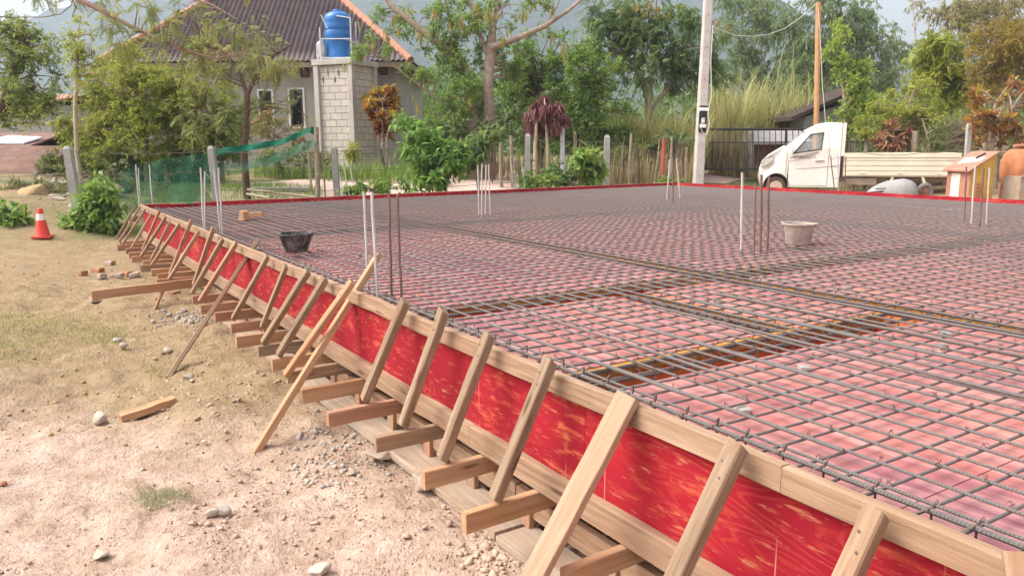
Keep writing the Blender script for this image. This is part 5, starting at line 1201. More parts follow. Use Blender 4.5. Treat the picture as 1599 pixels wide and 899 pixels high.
cg, cn_, cl_, cbb = mat('clear_cab_glass'); cbb.inputs['Base Color'].default_value = (0.9, 0.95, 0.95, 1); cbb.inputs['Roughness'].default_value = 0.03; cbb.inputs['Alpha'].default_value = 0.18
CABGLASS = cg
def yw(x, z):
    y = 0.80-0.14*float(sm(1.2, 2.05, z)); return y-0.24*max(0, (x-4.95)/0.52)**2*0.9
K, J0, J, I_, H_, G_, F_, E_, D_, C_, B_, A_ = (3.18, .30), (3.18, 1.40), (3.18, 2.04), (3.50, 2.055), (3.80, 2.01), (4.20, 1.83), (4.74, 1.42), (5.18, 1.19), (5.36, 1.02), (5.45, .80), (5.47, .55), (5.40, .30)
W1, W2, W3, W4 = (4.50, 1.235), (4.04, 1.75), (3.68, 1.80), (3.72, 1.34)
arch = [(4.96+0.375*math.cos(a), .30+0.375*math.sin(a)) for a in np.linspace(0.0, math.pi, 11)]
def side(pts, s, off=0.0): return [T3(x, s*(yw(x, z)+off), z) for x, z in pts]
cab = MB()
for s in (1, -1):
    cab.poly(side([K, J0, W4, W1, (4.62, 1.30), (4.62, .30)]+[], s)); 
    cab.poly(side([(4.62, 1.30), F_, E_, (5.18, .66)]+[], s)) if False else None
    low = [(4.62, 1.30), F_, E_, D_, C_, B_, A_]+[p for p in arch if p[0] > 4.62 or True]
    cab.poly(side([(4.62, 1.30), F_, E_, D_, C_, B_, A_]+[p for p in arch if p[0] >= 4.62], s))
    cab.poly(side([J0, J, W3, W4], s)); cab.poly(side([J, I_, H_, G_, W2, W3], s)); cab.poly(side([G_, F_, (4.62, 1.30), W1, W2], s))
lat = np.linspace(-1, 1, 11)
def loft(prof, mb):
    for i in range(len(prof)-1):
        (xa, za), (xb, zb2) = prof[i], prof[i+1]
        for j in range(10):
            f0, f1 = lat[j], lat[j+1]
            def pt(x, z, f): return T3(x+0.07*(1-f*f)*(1 if x > 3.4 else 0), f*yw(x, z), z+0.035*(1-f*f)*(1 if z > 1.3 else 0.3))
            mb.add([pt(xa, za, f0), pt(xb, zb2, f0), pt(xb, zb2, f1), pt(xa, za, f1)], [(0, 1, 2, 3)])
loft([J, I_, H_, G_], cab); loft([F_, E_, D_, C_, B_, A_], cab)
cab.poly([T3(3.18, f*yw(3.18, z), z) for f, z in ((-1, .30), (1, .30), (1, 1.40), (-1, 1.40))])
cab.poly([T3(3.18, f*yw(3.18, z), z) for f, z in ((-1, 1.78), (1, 1.78), (1, 2.04), (-1, 2.04))])
for s in (1, -1): cab.poly([T3(3.18, s*f, z) for f, z in ((.60, 1.40), (.79, 1.40), (.72, 1.78), (.60, 1.78))])
cab.build('cab', PAINT, truck)
b = MB(); loft([G_, F_], b); b.build('windscreen', CABGLASS, truck, True)
for s in (1, -1):
    b = MB(); b.poly(side([W1, W2, W3, W4], s, -0.012)); b.build('side_window', CABGLASS, truck)
    b = MB(); ww = side([W1, W2, W3, W4, W1], s, 0.003); b.tube(ww, 0.016, 5); b.build('window_seal', BLACK_PL, truck, True)
b = MB(); b.poly([T3(3.20, f*.60, z) for f, z in ((-1, 1.40), (1, 1.40), (1, 1.78), (-1, 1.78))]); b.build('rear_window', CABGLASS, truck)
b = MB(); b.box(T3(4.35, 0, 1.08), 0.5, 1.40, 0.30, math.atan2(TX[1], TX[0])); b.build('dashboard', DARKGREY, truck)
for yy in (.36, -.36):
    b = MB(); b.beam(T3(3.62, yy, .70), T3(3.42, yy, 1.52), 0.5, 0.12, TX, 0.03); b.build('seat', DARKGREY, truck)
b = MB(); c0 = T3(4.05, .36, 1.30); sx_ = nrm(TX*0.5+UZ*0.85); ring = [c0+0.19*(TY*math.cos(a)+sx_*math.sin(a)) for a in np.linspace(0, 2*math.pi, 19)]; b.tube(ring, 0.016, 5, caps=False); b.tube([c0, T3(4.3, .36, 1.15)], 0.02, 5); b.build('steering_wheel', BLACK_PL, truck, True)
for s in (1, -1):
    b = MB(); q = T3(4.56, s*0.92, 1.33); b.beam(q-UZ*.11, q+UZ*.10, 0.16, 0.09, TX, 0.03); mir = b.build('wing_mirror', PAINT, truck); b = MB(); b.tube([T3(4.56, s*.80, 1.27), q-UZ*.05], 0.02, 5); b.build('mirror_arm', BLACK_PL, mir, True)
    b = MB(); hp = [(5.40, .84), (5.41, .95), (5.31, 1.09), (5.14, 1.15), (5.06, 1.13), (5.12, 1.02), (5.26, .90)]
    b.prism(side(hp, s, 0.004), TY*s*0.012); hlm = b.build('headlight', simple('headlight_lens', (0.48, 0.46, 0.43), 0.15, 0.6, var=0.35, scale=9), truck)
    b = MB(); b.tube(side(hp+[hp[0]], s, 0.012), 0.010, 5); b.build('lens_rim', simple('grey_lens_rim', (0.2, 0.19, 0.18), 0.4), hlm, True)
SEAM = simple('dark_panel_gap', (0.16, 0.13, 0.11), 0.8)
for ln in ([(4.68, 1.28), (4.70, .60)], [(3.56, 1.84), (3.50, 1.36), (3.52, .34)], [(4.62, .34), (3.52, .34)]):
    b = MB(); b.tube(side(ln, 1, 0.001), 0.006, 4); b.build('door_gap', SEAM, truck)
DEC = simple('grey_door_stripe', (0.36, 0.31, 0.29), 0.5); DECP = simple('pale_pink_stripe', (0.62, 0.46, 0.40), 0.5)
for pts, mm in (([(4.60, 1.09), (4.58, 1.13), (4.25, 1.19), (3.80, 1.285), (3.78, 1.24), (4.2, 1.12)], DEC), ([(4.66, 1.02), (4.30, 1.075), (4.30, 1.06), (4.66, .985)], DECP), ([(4.40, .80), (3.55, .875), (3.20, .88), (3.20, .862), (3.55, .857), (4.40, .79)], DEC)):
    b = MB(); b.prism(side(pts, 1, 0.0025), TY*0.002); b.build('door_stripe', mm, truck)
b = MB(); b.beam(T3(3.88, .808, 1.035), T3(3.63, .808, 1.05), 0.03, 0.035, UZ, 0.006); b.build('door_handle', PAINT, truck)
b = MB(); b.tube([T3(3.88, .815, 1.012), T3(3.63, .815, 1.026)], 0.008, 4); b.build('handle_shadow_gap', SEAM, truck)
cu = bpy.data.curves.new('lettering', 'FONT'); cu.body = 'FENGO 2'; cu.size = 0.115; cu.align_x = 'CENTER'; cu.extrude = 0.001
to = bpy.data.objects.new('lettering', cu); COL.objects.link(to); bpy.context.view_layer.update()
me = bpy.data.meshes.new_from_object(to.evaluated_get(bpy.context.evaluated_depsgraph_get())); bpy.data.objects.remove(to)
V = np.array([v.co[:] for v in me.vertices])
if len(V):
    rx_ = -TX
    for v, c in zip(me.vertices, V): v.co = tuple((T3(4.10, 0.806, 1.085)-TO)+rx_*c[0]+UZ*(c[1]+c[0]*0.09)+TY*(c[2]+0.002))
lt = bpy.data.objects.new('lettering', me); COL.objects.link(lt); lt.parent = truck; me.materials.clear(); me.materials.append(simple('dark_letters', (0.10, 0.09, 0.10), 0.5))
def wheel(x, y):
    c = T3(x, y, .30); s = 1 if y > 0 else -1
    b = MB(); b.lathe(c, [(.17, -.09), (.26, -.10), (.295, -.07), (.30, 0), (.295, .07), (.26, .10), (.185, .095), (.17, .07)], 36, axis=TY*s); w_ = b.build('wheel', TYRE, truck, True)
    b = MB(); b.lathe(c, [(.185, .092), (.175, .06), (.12, .045), (.07, .07), (.06, .10), (0.001, .105)], 30, axis=TY*s); b.build('rim', RIM, w_, True)
    for k in range(8):
        a = 2*math.pi*k/8; q = c+TY*s*.058+(TX*math.cos(a)+UZ*math.sin(a))*.125; b = MB(); b.lathe(q, [(0.001, -.01), (.022, -.01), (.022, .006), (0.001, .007)], 8, axis=TY*s); b.build('rim_slot', DARKGREY, w_)
for (x, y) in ((4.96, .69), (4.96, -.69), (1.33, .66), (1.33, -.66)): wheel(x, y)
b = MB(); b.tube(side([(4.96+0.378*math.cos(a), .30+0.378*math.sin(a)) for a in np.linspace(0, math.pi, 15)], 1, 0.0), 0.012, 5); b.build('arch_lip', SEAM, truck, True)
b = MB(); b.box(T3(4.96, 0, .42), .80, 1.2, .5, math.atan2(TX[1], TX[0])); b.build('wheel_well', DARKGREY, truck)
# bed
bd = MB()
def rail(z0, z1, y, th, x0=0.0, x1=3.10): return [T3(x0, y, z0), T3(x1, y, z0), T3(x1, y, z1), T3(x0, y, z1)], TY*th
for s in (1, -1):
    b = MB()
    for (z0, z1, th) in ((.64, .745, .03), (.765, .88, .035), (.90, 1.02, .035), (1.04, 1.10, .03), (1.115, 1.235, .045)):
        pts, dv = rail(z0, z1, s*.765, th); b.prism(pts, dv*s)
    pts, dv = rail(.64, 1.235, s*.745, .02); b.prism(pts, dv*s*.99); b.build('drop_side', CREAM, truck)
    for x in (.55, 1.55, 2.55):
        b = MB(); b.beam(T3(x-.05, s*.81, .70), T3(x+.05, s*.81, .70), .03, .035, UZ, 0.005); b.build('latch', CREAM, truck)
b = MB(); b.prism([T3(0, -.74, .60), T3(3.1, -.74, .60), T3(3.1, .74, .60), T3(0, .74, .60)], UZ*.06); b.build('bed_floor', CREAM, truck)
b = MB(); b.prism([T3(0.0, -.74, .665), T3(0.03, -.74, .665), T3(0.03, -.74, 1.23), T3(0.0, -.74, 1.23)], TY*1.48); b.build('tailgate', CREAM, truck)
b = MB(); b.prism([T3(3.06, -.74, .665), T3(3.09, -.74, .665), T3(3.09, -.74, 1.23), T3(3.06, -.74, 1.23)], TY*1.48); b.build('headboard', CREAM, truck)
for s in (.76, -.76):
    b = MB(); b.beam(T3(3.12, s, 1.16), T3(3.10, s*.94, 2.05), .05, .09, TX, 0.008); b.build('headboard_post', PAINT, truck)
b = MB(); b.beam(T3(3.10, -.72, 2.03), T3(3.10, .72, 2.03), .05, .05, UZ, 0.008); b.build('headboard_rail', PAINT, truck)
b = MB(); b.beam(T3(3.10, -.72, 1.6), T3(3.10, .72, 1.6), .04, .04, UZ, 0.008); b.build('headboard_rail', PAINT, truck)
for y in (.48, -.48):
    b = MB(); b.beam(T3(0.1, y, .52), T3(3.3, y, .52), .06, .12, UZ, 0.005); b.build('chassis_rail', CHASSIS, truck)
b = MB(); b.beam(T3(2.15, .62, .46), T3(2.98, .62, .46), .18, .22, UZ, 0.02); b.build('side_box', CHASSIS, truck)
b = MB(); b.beam(T3(1.33, -.6, .30), T3(1.33, .6, .30), .08, .08, UZ, 0.01); b.build('rear_axle', DARKGREY, truck)
for x0, x1 in ((1.82, 1.72), (0.84, 0.94)):
    b = MB(); b.beam(T3(x0, .74, .34), T3(x1, .74, .60), .02, .07, TX, 0.005); b.build('mudguard_stay', CREAM, truck)

# ------------------------------------------------------------------ concrete mixer, overturned wheelbarrow
DMX = 15.4; mz = float(terrain(*latpt(1530, DMX)[:2]))
rf = nrm(latpt(1521, DMX)-np.array([CAM[0], CAM[1], 0])); rr_p = np.array([rf[1], -rf[0], 0])
n1 = nrm(-rr_p*0.70-rf*0.71); n2 = nrm(rr_p*0.71-rf*0.70)
cc = latpt(1521, DMX)      # corner between the front and the yellow side
mixer = thing('concrete_mixer', [cc[0], cc[1], mz], 'rusty concrete mixer with a yellow engine housing and a brown sloping lid', 'mixer')
def M3(a, b_, z): return np.array([cc[0], cc[1], 0])-n2*a-n1*b_+UZ*z    # a along the front face (to the left), b back along the yellow side
MY = simple('yellow_housing_paint', (0.58, 0.35, 0.07), 0.6, 0.3, var=0.12, scale=4, dirt=(0.36, 0.19, 0.06), dirt_amt=0.6, dscale=3)
MB_ = simple('rusty_pink_sheet', (0.42, 0.20, 0.14), 0.7, 0.3, var=0.15, scale=4, dirt=(0.34, 0.15, 0.07), dirt_amt=0.6, dscale=3)
MO = simple('rust_orange_drum', (0.50, 0.19, 0.085), 0.7, 0.3, var=0.16, scale=4, dirt=(0.27, 0.11, 0.06), dirt_amt=0.7, dscale=4, bmp=0.2)
MG = simple('cement_grey_hopper', (0.33, 0.27, 0.21), 0.85, 0.2, var=0.18, scale=5, dirt=(0.40, 0.20, 0.10), dirt_amt=0.5, dscale=3, bmp=0.3)
zf, zbk = zat(272, DMX), zat(246, DMX+.4); aw, bw_ = 0.60, 0.56
b = MB(); b.add([M3(0, 0, mz+.15), M3(aw, 0, mz+.15), M3(aw, bw_, mz+.15), M3(0, bw_, mz+.15), M3(0, 0, zf), M3(aw, 0, zf), M3(aw, bw_, zbk), M3(0, bw_, zbk)],
      [(3, 2, 1, 0), (0, 1, 5, 4), (1, 2, 6, 5), (2, 3, 7, 6), (3, 0, 4, 7), (4, 5, 6, 7)]); b.build('housing', MY, mixer)
b = MB(); b.prism([M3(0.01, -0.004, mz+.17), M3(aw-.01, -0.004, mz+.17), M3(aw-.01, -0.004, zf-.02), M3(.01, -0.004, zf-.02)], n1*0.008); b.build('front_sheet', MB_, mixer)
b = MB(); b.prism([M3(-.04, -.09, zf-.015), M3(aw+.04, -.09, zf-.015), M3(aw+.04, bw_+.04, zbk+.035), M3(-.04, bw_+.04, zbk+.035)], (0, 0, .03)); b.build('lid', MB_, mixer)
b = MB(); b.prism([M3(.05, .06, zf+.045), M3(aw-.08, .02, zf+.035), M3(aw-.10, bw_*.55, zf+.05+(zbk-zf)*.55), M3(.07, bw_*.68, zf+.05+(zbk-zf)*.66)], (0, 0, .025)); b.build('white_sheet', WHITE_PL, mixer)
b = MB(); b.beam(M3(.16, bw_*.42, zf+.12+(zbk-zf)*.4), M3(.13, bw_*.75, zf+.12+(zbk-zf)*.7), .04, .03, UZ, .005); b.build('lid_handle', BLACK_PL, mixer)
b = MB(); b.prism([M3(.25, -.014, mz+.30), M3(.47, -.014, mz+.30), M3(.47, -.014, zf-.05), M3(.25, -.014, zf-.05)], n1*.006); pl = b.build('white_plate', simple('dirty_white_plate', (0.72, 0.62, 0.54), 0.6, var=0.1, scale=6, dirt=(0.5, 0.3, 0.2), dirt_amt=0.4, dscale=6), mixer)
b = MB(); b.tube([M3(.46, -.022, mz+.52), M3(.26, -.022, mz+.52)], .008, 4); b.tube([M3(.40, -.022, mz+.47), M3(.34, -.022, mz+.47), M3(.38, -.022, mz+.36)], .010, 4); b.build('plate_marks', BLACK_PL, pl)
for k in range(5):
    z_ = mz+.55+k*.072; b = MB(); b.beam(M3(-.008, bw_*.25, z_), M3(-.008, bw_*.55, z_+.03), .02, .035, UZ, .004); b.build('vent_slit', MB_, mixer)
dax = nrm(RH*0.985-FH*0.10); dc = PD(1575, 264, DMX+.45)
R0 = 0.40
b = MB(); b.lathe(dc, [(.30, -.03), (R0*.93, 0), (R0*.98, .03), (R0, .08), (R0, .62), (R0*1.06, .64), (R0*1.06, .74), (R0, .76), (R0*.95, 1.1), (R0*.6, 1.5), (R0*.55, 1.55)], 48, axis=dax); b.build('drum', MO, mixer, True)
b = MB(); hp = [dc-dax*.14+UZ*-.13-FH*.66, dc+dax*1.3+UZ*-.09-FH*.66, dc+dax*1.3+UZ*-.50-FH*.66, dc+dax*.30+UZ*-.60-FH*.66, dc-dax*.16+UZ*-.64-FH*.66]; b.prism(hp, FH*0.55); b.build('hopper', MG, mixer)
b = MB(); b.beam(dc-dax*.14+UZ*-.115-FH*.67, dc+dax*1.3+UZ*-.075-FH*.67, .05, .05, UZ, .006); b.build('hopper_rim', MG, mixer)
b = MB(); b.tube([dc+dax*.05+UZ*(R0+.05), dc+dax*.5+UZ*(R0+.09), dc+dax*1.2+UZ*(R0+.07)], .035, 7); b.tube([dc+dax*.42+UZ*(R0+.02), dc+dax*.45+UZ*(R0+.16)], .05, 7); b.build('hoist_bar', MB_, mixer, True)
for x_, y_ in ((.1, -.3), (1.1, -.3), (.1, .35), (1.1, .35)):
    q = dc+dax*x_+FH*y_; b = MB(); b.tube([np.array([q[0], q[1], mz-.05]), q-UZ*.3], .04, 6); b.build('leg', MB_, mixer, True)
DB = 17.6; wq = latpt(1408, DB); wz = float(terrain(wq[0], wq[1]))
WBM = simple('cement_dusted_tray', (0.31, 0.30, 0.295), 0.7, 0.3, var=0.14, scale=5, dirt=(0.40, 0.36, 0.33), dirt_amt=0.5, dscale=3)
wb = thing('wheelbarrow', [wq[0], wq[1], wz], 'grey cement-dusted wheelbarrow lying upside down in front of the truck', 'wheelbarrow')
zc = zat(306, DB); hh = (zat(279, DB)-zc)*0.85; V, F = [], []; NU, NV = 24, 9
for j in range(NV):
    t_ = j/(NV-1); rr2 = math.sqrt(max(0.0, 1-t_**1.7))
    for i in range(NU):
        a = 2*math.pi*i/NU; cx_, sy_ = math.cos(a), math.sin(a)
        xl = 0.74 if cx_ < 0 else 0.42
        V.append(np.array([wq[0], wq[1], zc-.05])+RH*(cx_*xl*rr2+0.10*t_)+FH*(sy_*.36*rr2)+UZ*((hh+.05)*t_*(1.0)))
for j in range(NV-1):
    for i in range(NU): F.append((j*NU+i, j*NU+(i+1) % NU, (j+1)*NU+(i+1) % NU, (j+1)*NU+i))
np_mesh('tray', V, F, WBM, wb, smooth=True)
b = MB(); b.beam(latpt(1372, DB-.28, zc+.115), latpt(1388, DB-.34, zc+.125), .05, .02, UZ, .004); b.build('tray_slot', BLACK_PL, wb)
b = MB(); wc = latpt(1450, DB-.05, zc+.03); ring = [wc+0.145*(RH*math.cos(a)+UZ*math.sin(a)*1.05) for a in np.linspace(0, 2*math.pi, 25)]; b.tube(ring, .05, 8, caps=False); b.build('tyre', simple('dusty_grey_tyre', (0.20, 0.185, 0.17), 0.9, var=0.2), wb, True)
b = MB(); b.lathe(wc, [(.001, -.04), (.10, -.03), (.10, .03), (.001, .04)], 14, axis=FH); b.build('wheel_hub', RUST, wb, True)
for s_ in (-.2, .2):
    b = MB(); b.tube([wc+FH*s_*.4, latpt(1408, DB+s_, zc+.10), latpt(1345, DB+s_*1.3, zc-.0)], .02, 6); b.build('frame_tube', RUST, wb, True)
# boulders and bamboo poles behind the fence on the left
for i, (px, py, d, sz_, m, lab) in enumerate([(45, 305, 16.9, (.52, .40, .33), CLOD, 'large tan boulder at the left edge behind the low net'), (88, 315, 16.6, (.22, .2, .2), STONE, 'brown boulder right of the large tan boulder'),
    (168, 300, 17.0, (.34, .26, .24), CLOD, 'brown boulder behind the green net beside the left concrete post'), (128, 322, 16.3, (.45, .25, .16), GRAVEL, 'grey broken rock heap between the two left boulders'), (110, 335, 15.9, (.26, .2, .14), GRAVEL, 'grey flat rock in front of the rock heap')]):
    q = PD(px, py, d); rock(0, 0, sz_, m, lab, 40+i, 'boulder', 'boulder', q=[q[0], q[1], q[2]-sz_[2]*.5])
for i, (p0, p1, d0, d1, lab) in enumerate([((386, 296), (492, 308), 17.3, 17.6, 'long pale bamboo pole lying on the lawn'), ((385, 303), (420, 309), 17.0, 17.0, 'short bamboo pole end lying in front of the long one')]):
    b = MB(); A, C = PD(*p0, d0), PD(*p1, d1); b.tube([A, (A+C)/2, C], .03, 7); tag(b.build('bamboo_pole', simple('pale_bamboo', (0.55, 0.45, 0.28), 0.6)), lab, 'pole')
b = MB(); A, C = PD(380, 291, 18.6), PD(482, 291, 19.0); b.beam(A-UZ*.1, C-UZ*.1, .3, .16, UZ, .01); tag(b.build('concrete_kerb', CONC), 'low concrete kerb along the road behind the lawn', 'kerb')
# ------------------------------------------------------------------ vegetation
class Fol:
    def __init__(self): self.V = []; self.F = []; self.lv = []; self.n = 0
    def leaves(self, P, D, L, W, lv, N=None, bend=0.18, fold=0.15):
        P = np.asarray(P, float); D = np.asarray(D, float); n = len(P)
        if n == 0: return
        D = D/np.maximum(np.linalg.norm(D, axis=1, keepdims=True), 1e-6)
        if N is None: N = np.array([0, 0, 1.0])+0.6*rgv.normal(size=(n, 3))
        Sd = np.cross(D, N); Sd = Sd/np.maximum(np.linalg.norm(Sd, axis=1, keepdims=True), 1e-6); Nn = np.cross(Sd, D)
        L = np.broadcast_to(L, (n,))[:, None]; W = np.broadcast_to(W, (n,))[:, None]
        v = np.stack([P, P+D*L*.45+Sd*W*.5+Nn*W*fold, P+D*L-Nn*L*bend, P+D*L*.45-Sd*W*.5+Nn*W*fold], 1)
        self.V.append(v.reshape(-1, 3)); self.F.append((np.arange(n)*4)[:, None]+np.arange(4)[None]+self.n); self.n += n*4
        self.lv.append(np.clip(np.broadcast_to(lv, (n,)), 0, 1))
    def build(self, name, m, parent=None):
        return np_mesh(name, np.concatenate(self.V), np.concatenate(self.F), m, parent, face_attr={'lv': np.concatenate(self.lv)})
rgv = np.random.default_rng(99)
def unit(n):
    v = rgv.normal(size=(n, 3)); return v/np.linalg.norm(v, axis=1, keepdims=True)
def ell(px, py, rx, ry, d, n, r=0.4, dd=None):
    """n clump centres inside the picture ellipse at camera depth d (depth spread like its width)"""
    out = []; dd = (rx+ry)/2*d/F_PX*0.7 if dd is None else dd
    while len(out) < n:
        a, c, e = rgv.uniform(-1, 1, 3)
        if a*a+c*c+e*e > 1: continue
        out.append((PD(px+a*rx, py+c*ry, d+e*dd), r*rgv.uniform(0.7, 1.25)))
    return out
def clump(fol, tw, c, r, kind, k=1.0, L=.09, W=.04, lv0=0.45, down=0.25, sag=0.15):
    n = max(3, int(14*k)); S_ = c+unit(n)*r*0.25; Dr = unit(n)+np.array([0, 0, .35]); Dr /= np.linalg.norm(Dr, axis=1, keepdims=True); Ln = r*rgv.uniform(.6, 1.15, n)
    for i in range(n):
        if tw is not None and i % 3 == 0: tw.tube([S_[i], S_[i]+Dr[i]*Ln[i]*.8-UZ*sag*Ln[i]*.6], [.008, .003], 3, caps=False)
        if kind == 'broad':
            m = max(4, int(r/L*3.4)); t = rgv.uniform(.15, 1, m)
            P = S_[i]+Dr[i]*(Ln[i]*t)[:, None]-UZ*(sag*Ln[i]*t**2)[:, None]; D = Dr[i]*.5+unit(m)*.8-UZ*down
            fol.leaves(P, D, L*rgv.uniform(.6, 1.25, m), W*rgv.uniform(.7, 1.2, m), lv0+rgv.normal(0, .22, m))
        elif kind == 'droop':
            m = max(5, int(r/L*4.5)); t = rgv.uniform(.1, 1, m)
            P = S_[i]+Dr[i]*(Ln[i]*t)[:, None]-UZ*(sag*2*Ln[i]*t**2)[:, None]; D = Dr[i]*.35+unit(m)*.45-UZ*(down+.4)
            fol.leaves(P, D, L*rgv.uniform(.6, 1.25, m), W*rgv.uniform(.7, 1.2, m), lv0+rgv.normal(0, .22, m), bend=.3)
        elif kind == 'pinnate':
            m = max(3, int(r*6)); t = rgv.uniform(.2, 1, m); P = S_[i]+Dr[i]*(Ln[i]*t)[:, None]; D = Dr[i]*.5+unit(m)*.8-UZ*down; D /= np.linalg.norm(D, axis=1, keepdims=True)
            Lr = L*rgv.uniform(.8, 1.3, m); base = lv0+rgv.normal(0, .18, m); Nn = np.array([0, 0, 1.])+.5*rgv.normal(size=(m, 3)); Sd = np.cross(D, Nn); Sd /= np.linalg.norm(Sd, axis=1, keepdims=True)
            for q in range(7):
                f_ = .22+.78*q/6; Pq = P+D*(Lr*f_)[:, None]-UZ*(Lr*.35*f_*f_)[:, None]
                for s in (1, -1):
                    fol.leaves(Pq, Sd*s*.8+D*.55-UZ*.25*f_, Lr*.42*(1-.35*abs(f_-.5)), W*np.ones(m), base+rgv.normal(0, .08, m), N=Nn, bend=.12)
def plant(name, label, cat, base, trunks, clumps, kind, m, bark=None, group=None, L=.09, W=.04, k=1.0, limbs=True, down=.25, parts=('trunk', 'crown'), lr=.03, extra=None, lvj=.16, sag=.15, twigs=True):
    """trunks: list of (points, radii); each clump gets a limb from the nearest trunk point below it"""
    t = thing(name, base, label, cat, group); fol = Fol(); wd = MB(); nodes = []
    for pts, rad in trunks:
        wd.tube(pts, rad, 9); 
        for i in range(len(pts)-1):
            for u_ in np.linspace(0, 1, 6): nodes.append((np.array(pts[i])*(1-u_)+np.array(pts[i+1])*u_, rad[i]*(1-u_)+rad[i+1]*u_))
    for (c, r) in clumps:
        if limbs and nodes:
            best = min(nodes, key=lambda q: np.linalg.norm(q[0]-c)+(1.2*max(0, q[0][2]-c[2]+.1)))
            mid = (best[0]+c)/2+UZ*.12*np.linalg.norm(c-best[0])+unit(1)[0]*.06*np.linalg.norm(c-best[0])
            if np.linalg.norm(c-best[0]) > .12: wd.tube([best[0], mid, c], [min(lr, best[1]*.7), lr*.6, lr*.25], 5, caps=False)
        clump(fol, wd if twigs else None, c, r, kind, k, L, W, .45+rgv.normal(0, lvj), down, sag)
    if extra: extra(fol)
    if wd.v: wd.build(parts[0], bark or BARK, t, True)
    fol.build(parts[1], m, t); return t
def tr(pl, d): return [PD(x, y, d if np.isscalar(d) else d[i]) for i, (x, y) in enumerate(pl)]
def grounded(px, d, pl): return [GD(px, d)-UZ*.15]+tr(pl, d)
def pods(lst, d, m, name, label, L=.17, W=.03, par=None, spread=.12):
    f_ = Fol()
    for (px, py, n) in lst:
        for _ in range(n):
            c = PD(px+rgv.normal(0, 3), py+rgv.normal(0, 3), d+rgv.normal(0, spread)); k = 3
            f_.leaves(c+rgv.normal(0, .03, (k, 3)), -UZ+rgv.normal(0, .16, (k, 3)), L*rgv.uniform(.7, 1.2, k), W*np.ones(k), rgv.uniform(.1, .9, k), bend=.04)
    o_ = f_.build(name, m, par); o_['kind'] = 'stuff'; return o_
TG = 'trees behind the fence'
# far left tree
d = 20.5
plant('tree', 'loose green tree with a dark leaning trunk at the far left', 'tree', GD(-25, d), [(grounded(-25, d, [(-12, 200), (5, 160), (20, 112), (40, 72)]), [.12, .11, .10, .07, .04])],
      ell(25, 80, 75, 40, d, 22, .38)+ell(40, 150, 75, 45, d, 30, .42)+ell(45, 40, 60, 22, d, 9, .26), 'broad', leaf_mat('mixed_yellow_green_leaf', [(0.075, 0.115, 0.026), (0.13, 0.18, 0.04), (0.19, 0.235, 0.055), (0.26, 0.27, 0.075)]), BARK_D, TG, .095, .038, 1.25)
# thin pale tree and the big lime bush
d = 19.3
plant('tree', 'slim tree with a pale bare stem in front of the lime green bush', 'tree', GD(122, d-1.6), [(grounded(122, d-1.6, [(120, 240), (117, 170), (120, 110), (122, 60)]), [.05, .048, .045, .035, .015])],
      ell(122, 70, 22, 45, d-1.6, 12, .25)+ell(150, 120, 40, 30, d-1.6, 8, .26), 'broad', L_LIME, BARK_P, TG, .075, .03, .8)
plant('bush', 'large lime green bush between the thin pale stem and the feathery dark tree', 'bush', GD(235, d), [(grounded(225, d, [(228, 220), (215, 150)]), [.07, .06, .03]), (grounded(255, d, [(262, 210), (280, 140)]), [.07, .05, .03])],
      ell(205, 140, 75, 60, d, 60, .36)+ell(290, 150, 70, 55, d, 44, .36)+ell(230, 215, 115, 50, d, 66, .40)+ell(160, 190, 45, 60, d, 28, .36)+ell(110, 205, 35, 30, d, 12, .34), 'broad', L_LIME, BARK, None, .085, .036, 1.05)
plant('bush', 'bright green bush behind the feathery dark tree', 'bush', GD(345, d+.4), [(grounded(345, d+.4, [(345, 240), (340, 190)]), [.06, .05, .03])],
      ell(335, 215, 60, 45, d+.4, 36, .36)+ell(290, 245, 60, 25, d+.4, 16, .34)+ell(370, 180, 25, 30, d+.4, 7, .3), 'broad', L_GREEN, BARK, None, .08, .035, 1.0)
# feathery tree at the post
d = 17.6
plant('feathery_tree', 'feathery olive tree with a dark forked trunk in front of the house', 'tree', GD(381, d), [(grounded(381, d, [(381, 240), (385, 190), (386, 150)]), [.085, .08, .075, .065]), (tr([(386, 150), (375, 115), (355, 85), (340, 60)], d), [.055, .045, .03, .02]), (tr([(386, 150), (400, 115), (430, 85), (455, 70)], d), [.05, .04, .03, .02]), (tr([(383, 210), (350, 195), (320, 170)], d), [.03, .025, .015])],
      ell(360, 75, 75, 40, d, 26, .36)+ell(310, 110, 45, 45, d, 12, .34)+ell(425, 105, 45, 35, d, 13, .34)+ell(320, 185, 55, 32, d, 16, .34)+ell(425, 175, 40, 30, d, 9, .3), 'pinnate', L_OLIVE, BARK_D, TG, .17, .024, .25, lr=.018)
# overhanging branch from a tree outside the left edge
d = 9.6
tb_ = GD(-420, 10.5)
t = plant('feathery_tree', 'branch with feathery leaves and dark pods reaching in at the top left', 'tree', tb_, [([tb_-UZ*.1, tb_+UZ*2.2, tb_+UZ*4.2+RH*.3], [.13, .11, .09]), ([tb_+UZ*4.2+RH*.3]+tr([(-60, -110), (60, -40), (115, -5), (165, 20), (210, 44), (255, 64), (305, 84), (340, 92)], d), [.07, .05, .04, .034, .030, .026, .022, .016, .008]),
      (tr([(60, -40), (180, -35), (285, -8), (330, 8), (370, 30)], d), [.03, .026, .02, .014, .006])],
      [(PD(x, y, d+rgv.normal(0, .2)), .17) for x, y in ((60, -10), (115, 2), (165, 12), (180, 38), (200, 60), (215, 5), (235, 25), (262, 32), (270, 52), (248, 80), (300, 78), (325, 85), (355, 78), (385, 88), (330, 45), (360, 52), (395, 60), (410, 92), (290, 10), (190, 70), (440, 80), (440, 105), (310, 100))],
      'pinnate', L_OLIVE, simple('reddish_twig_bark', (0.30, 0.20, 0.16), 0.9), None, .15, .017, .40, lr=.010, down=.45)
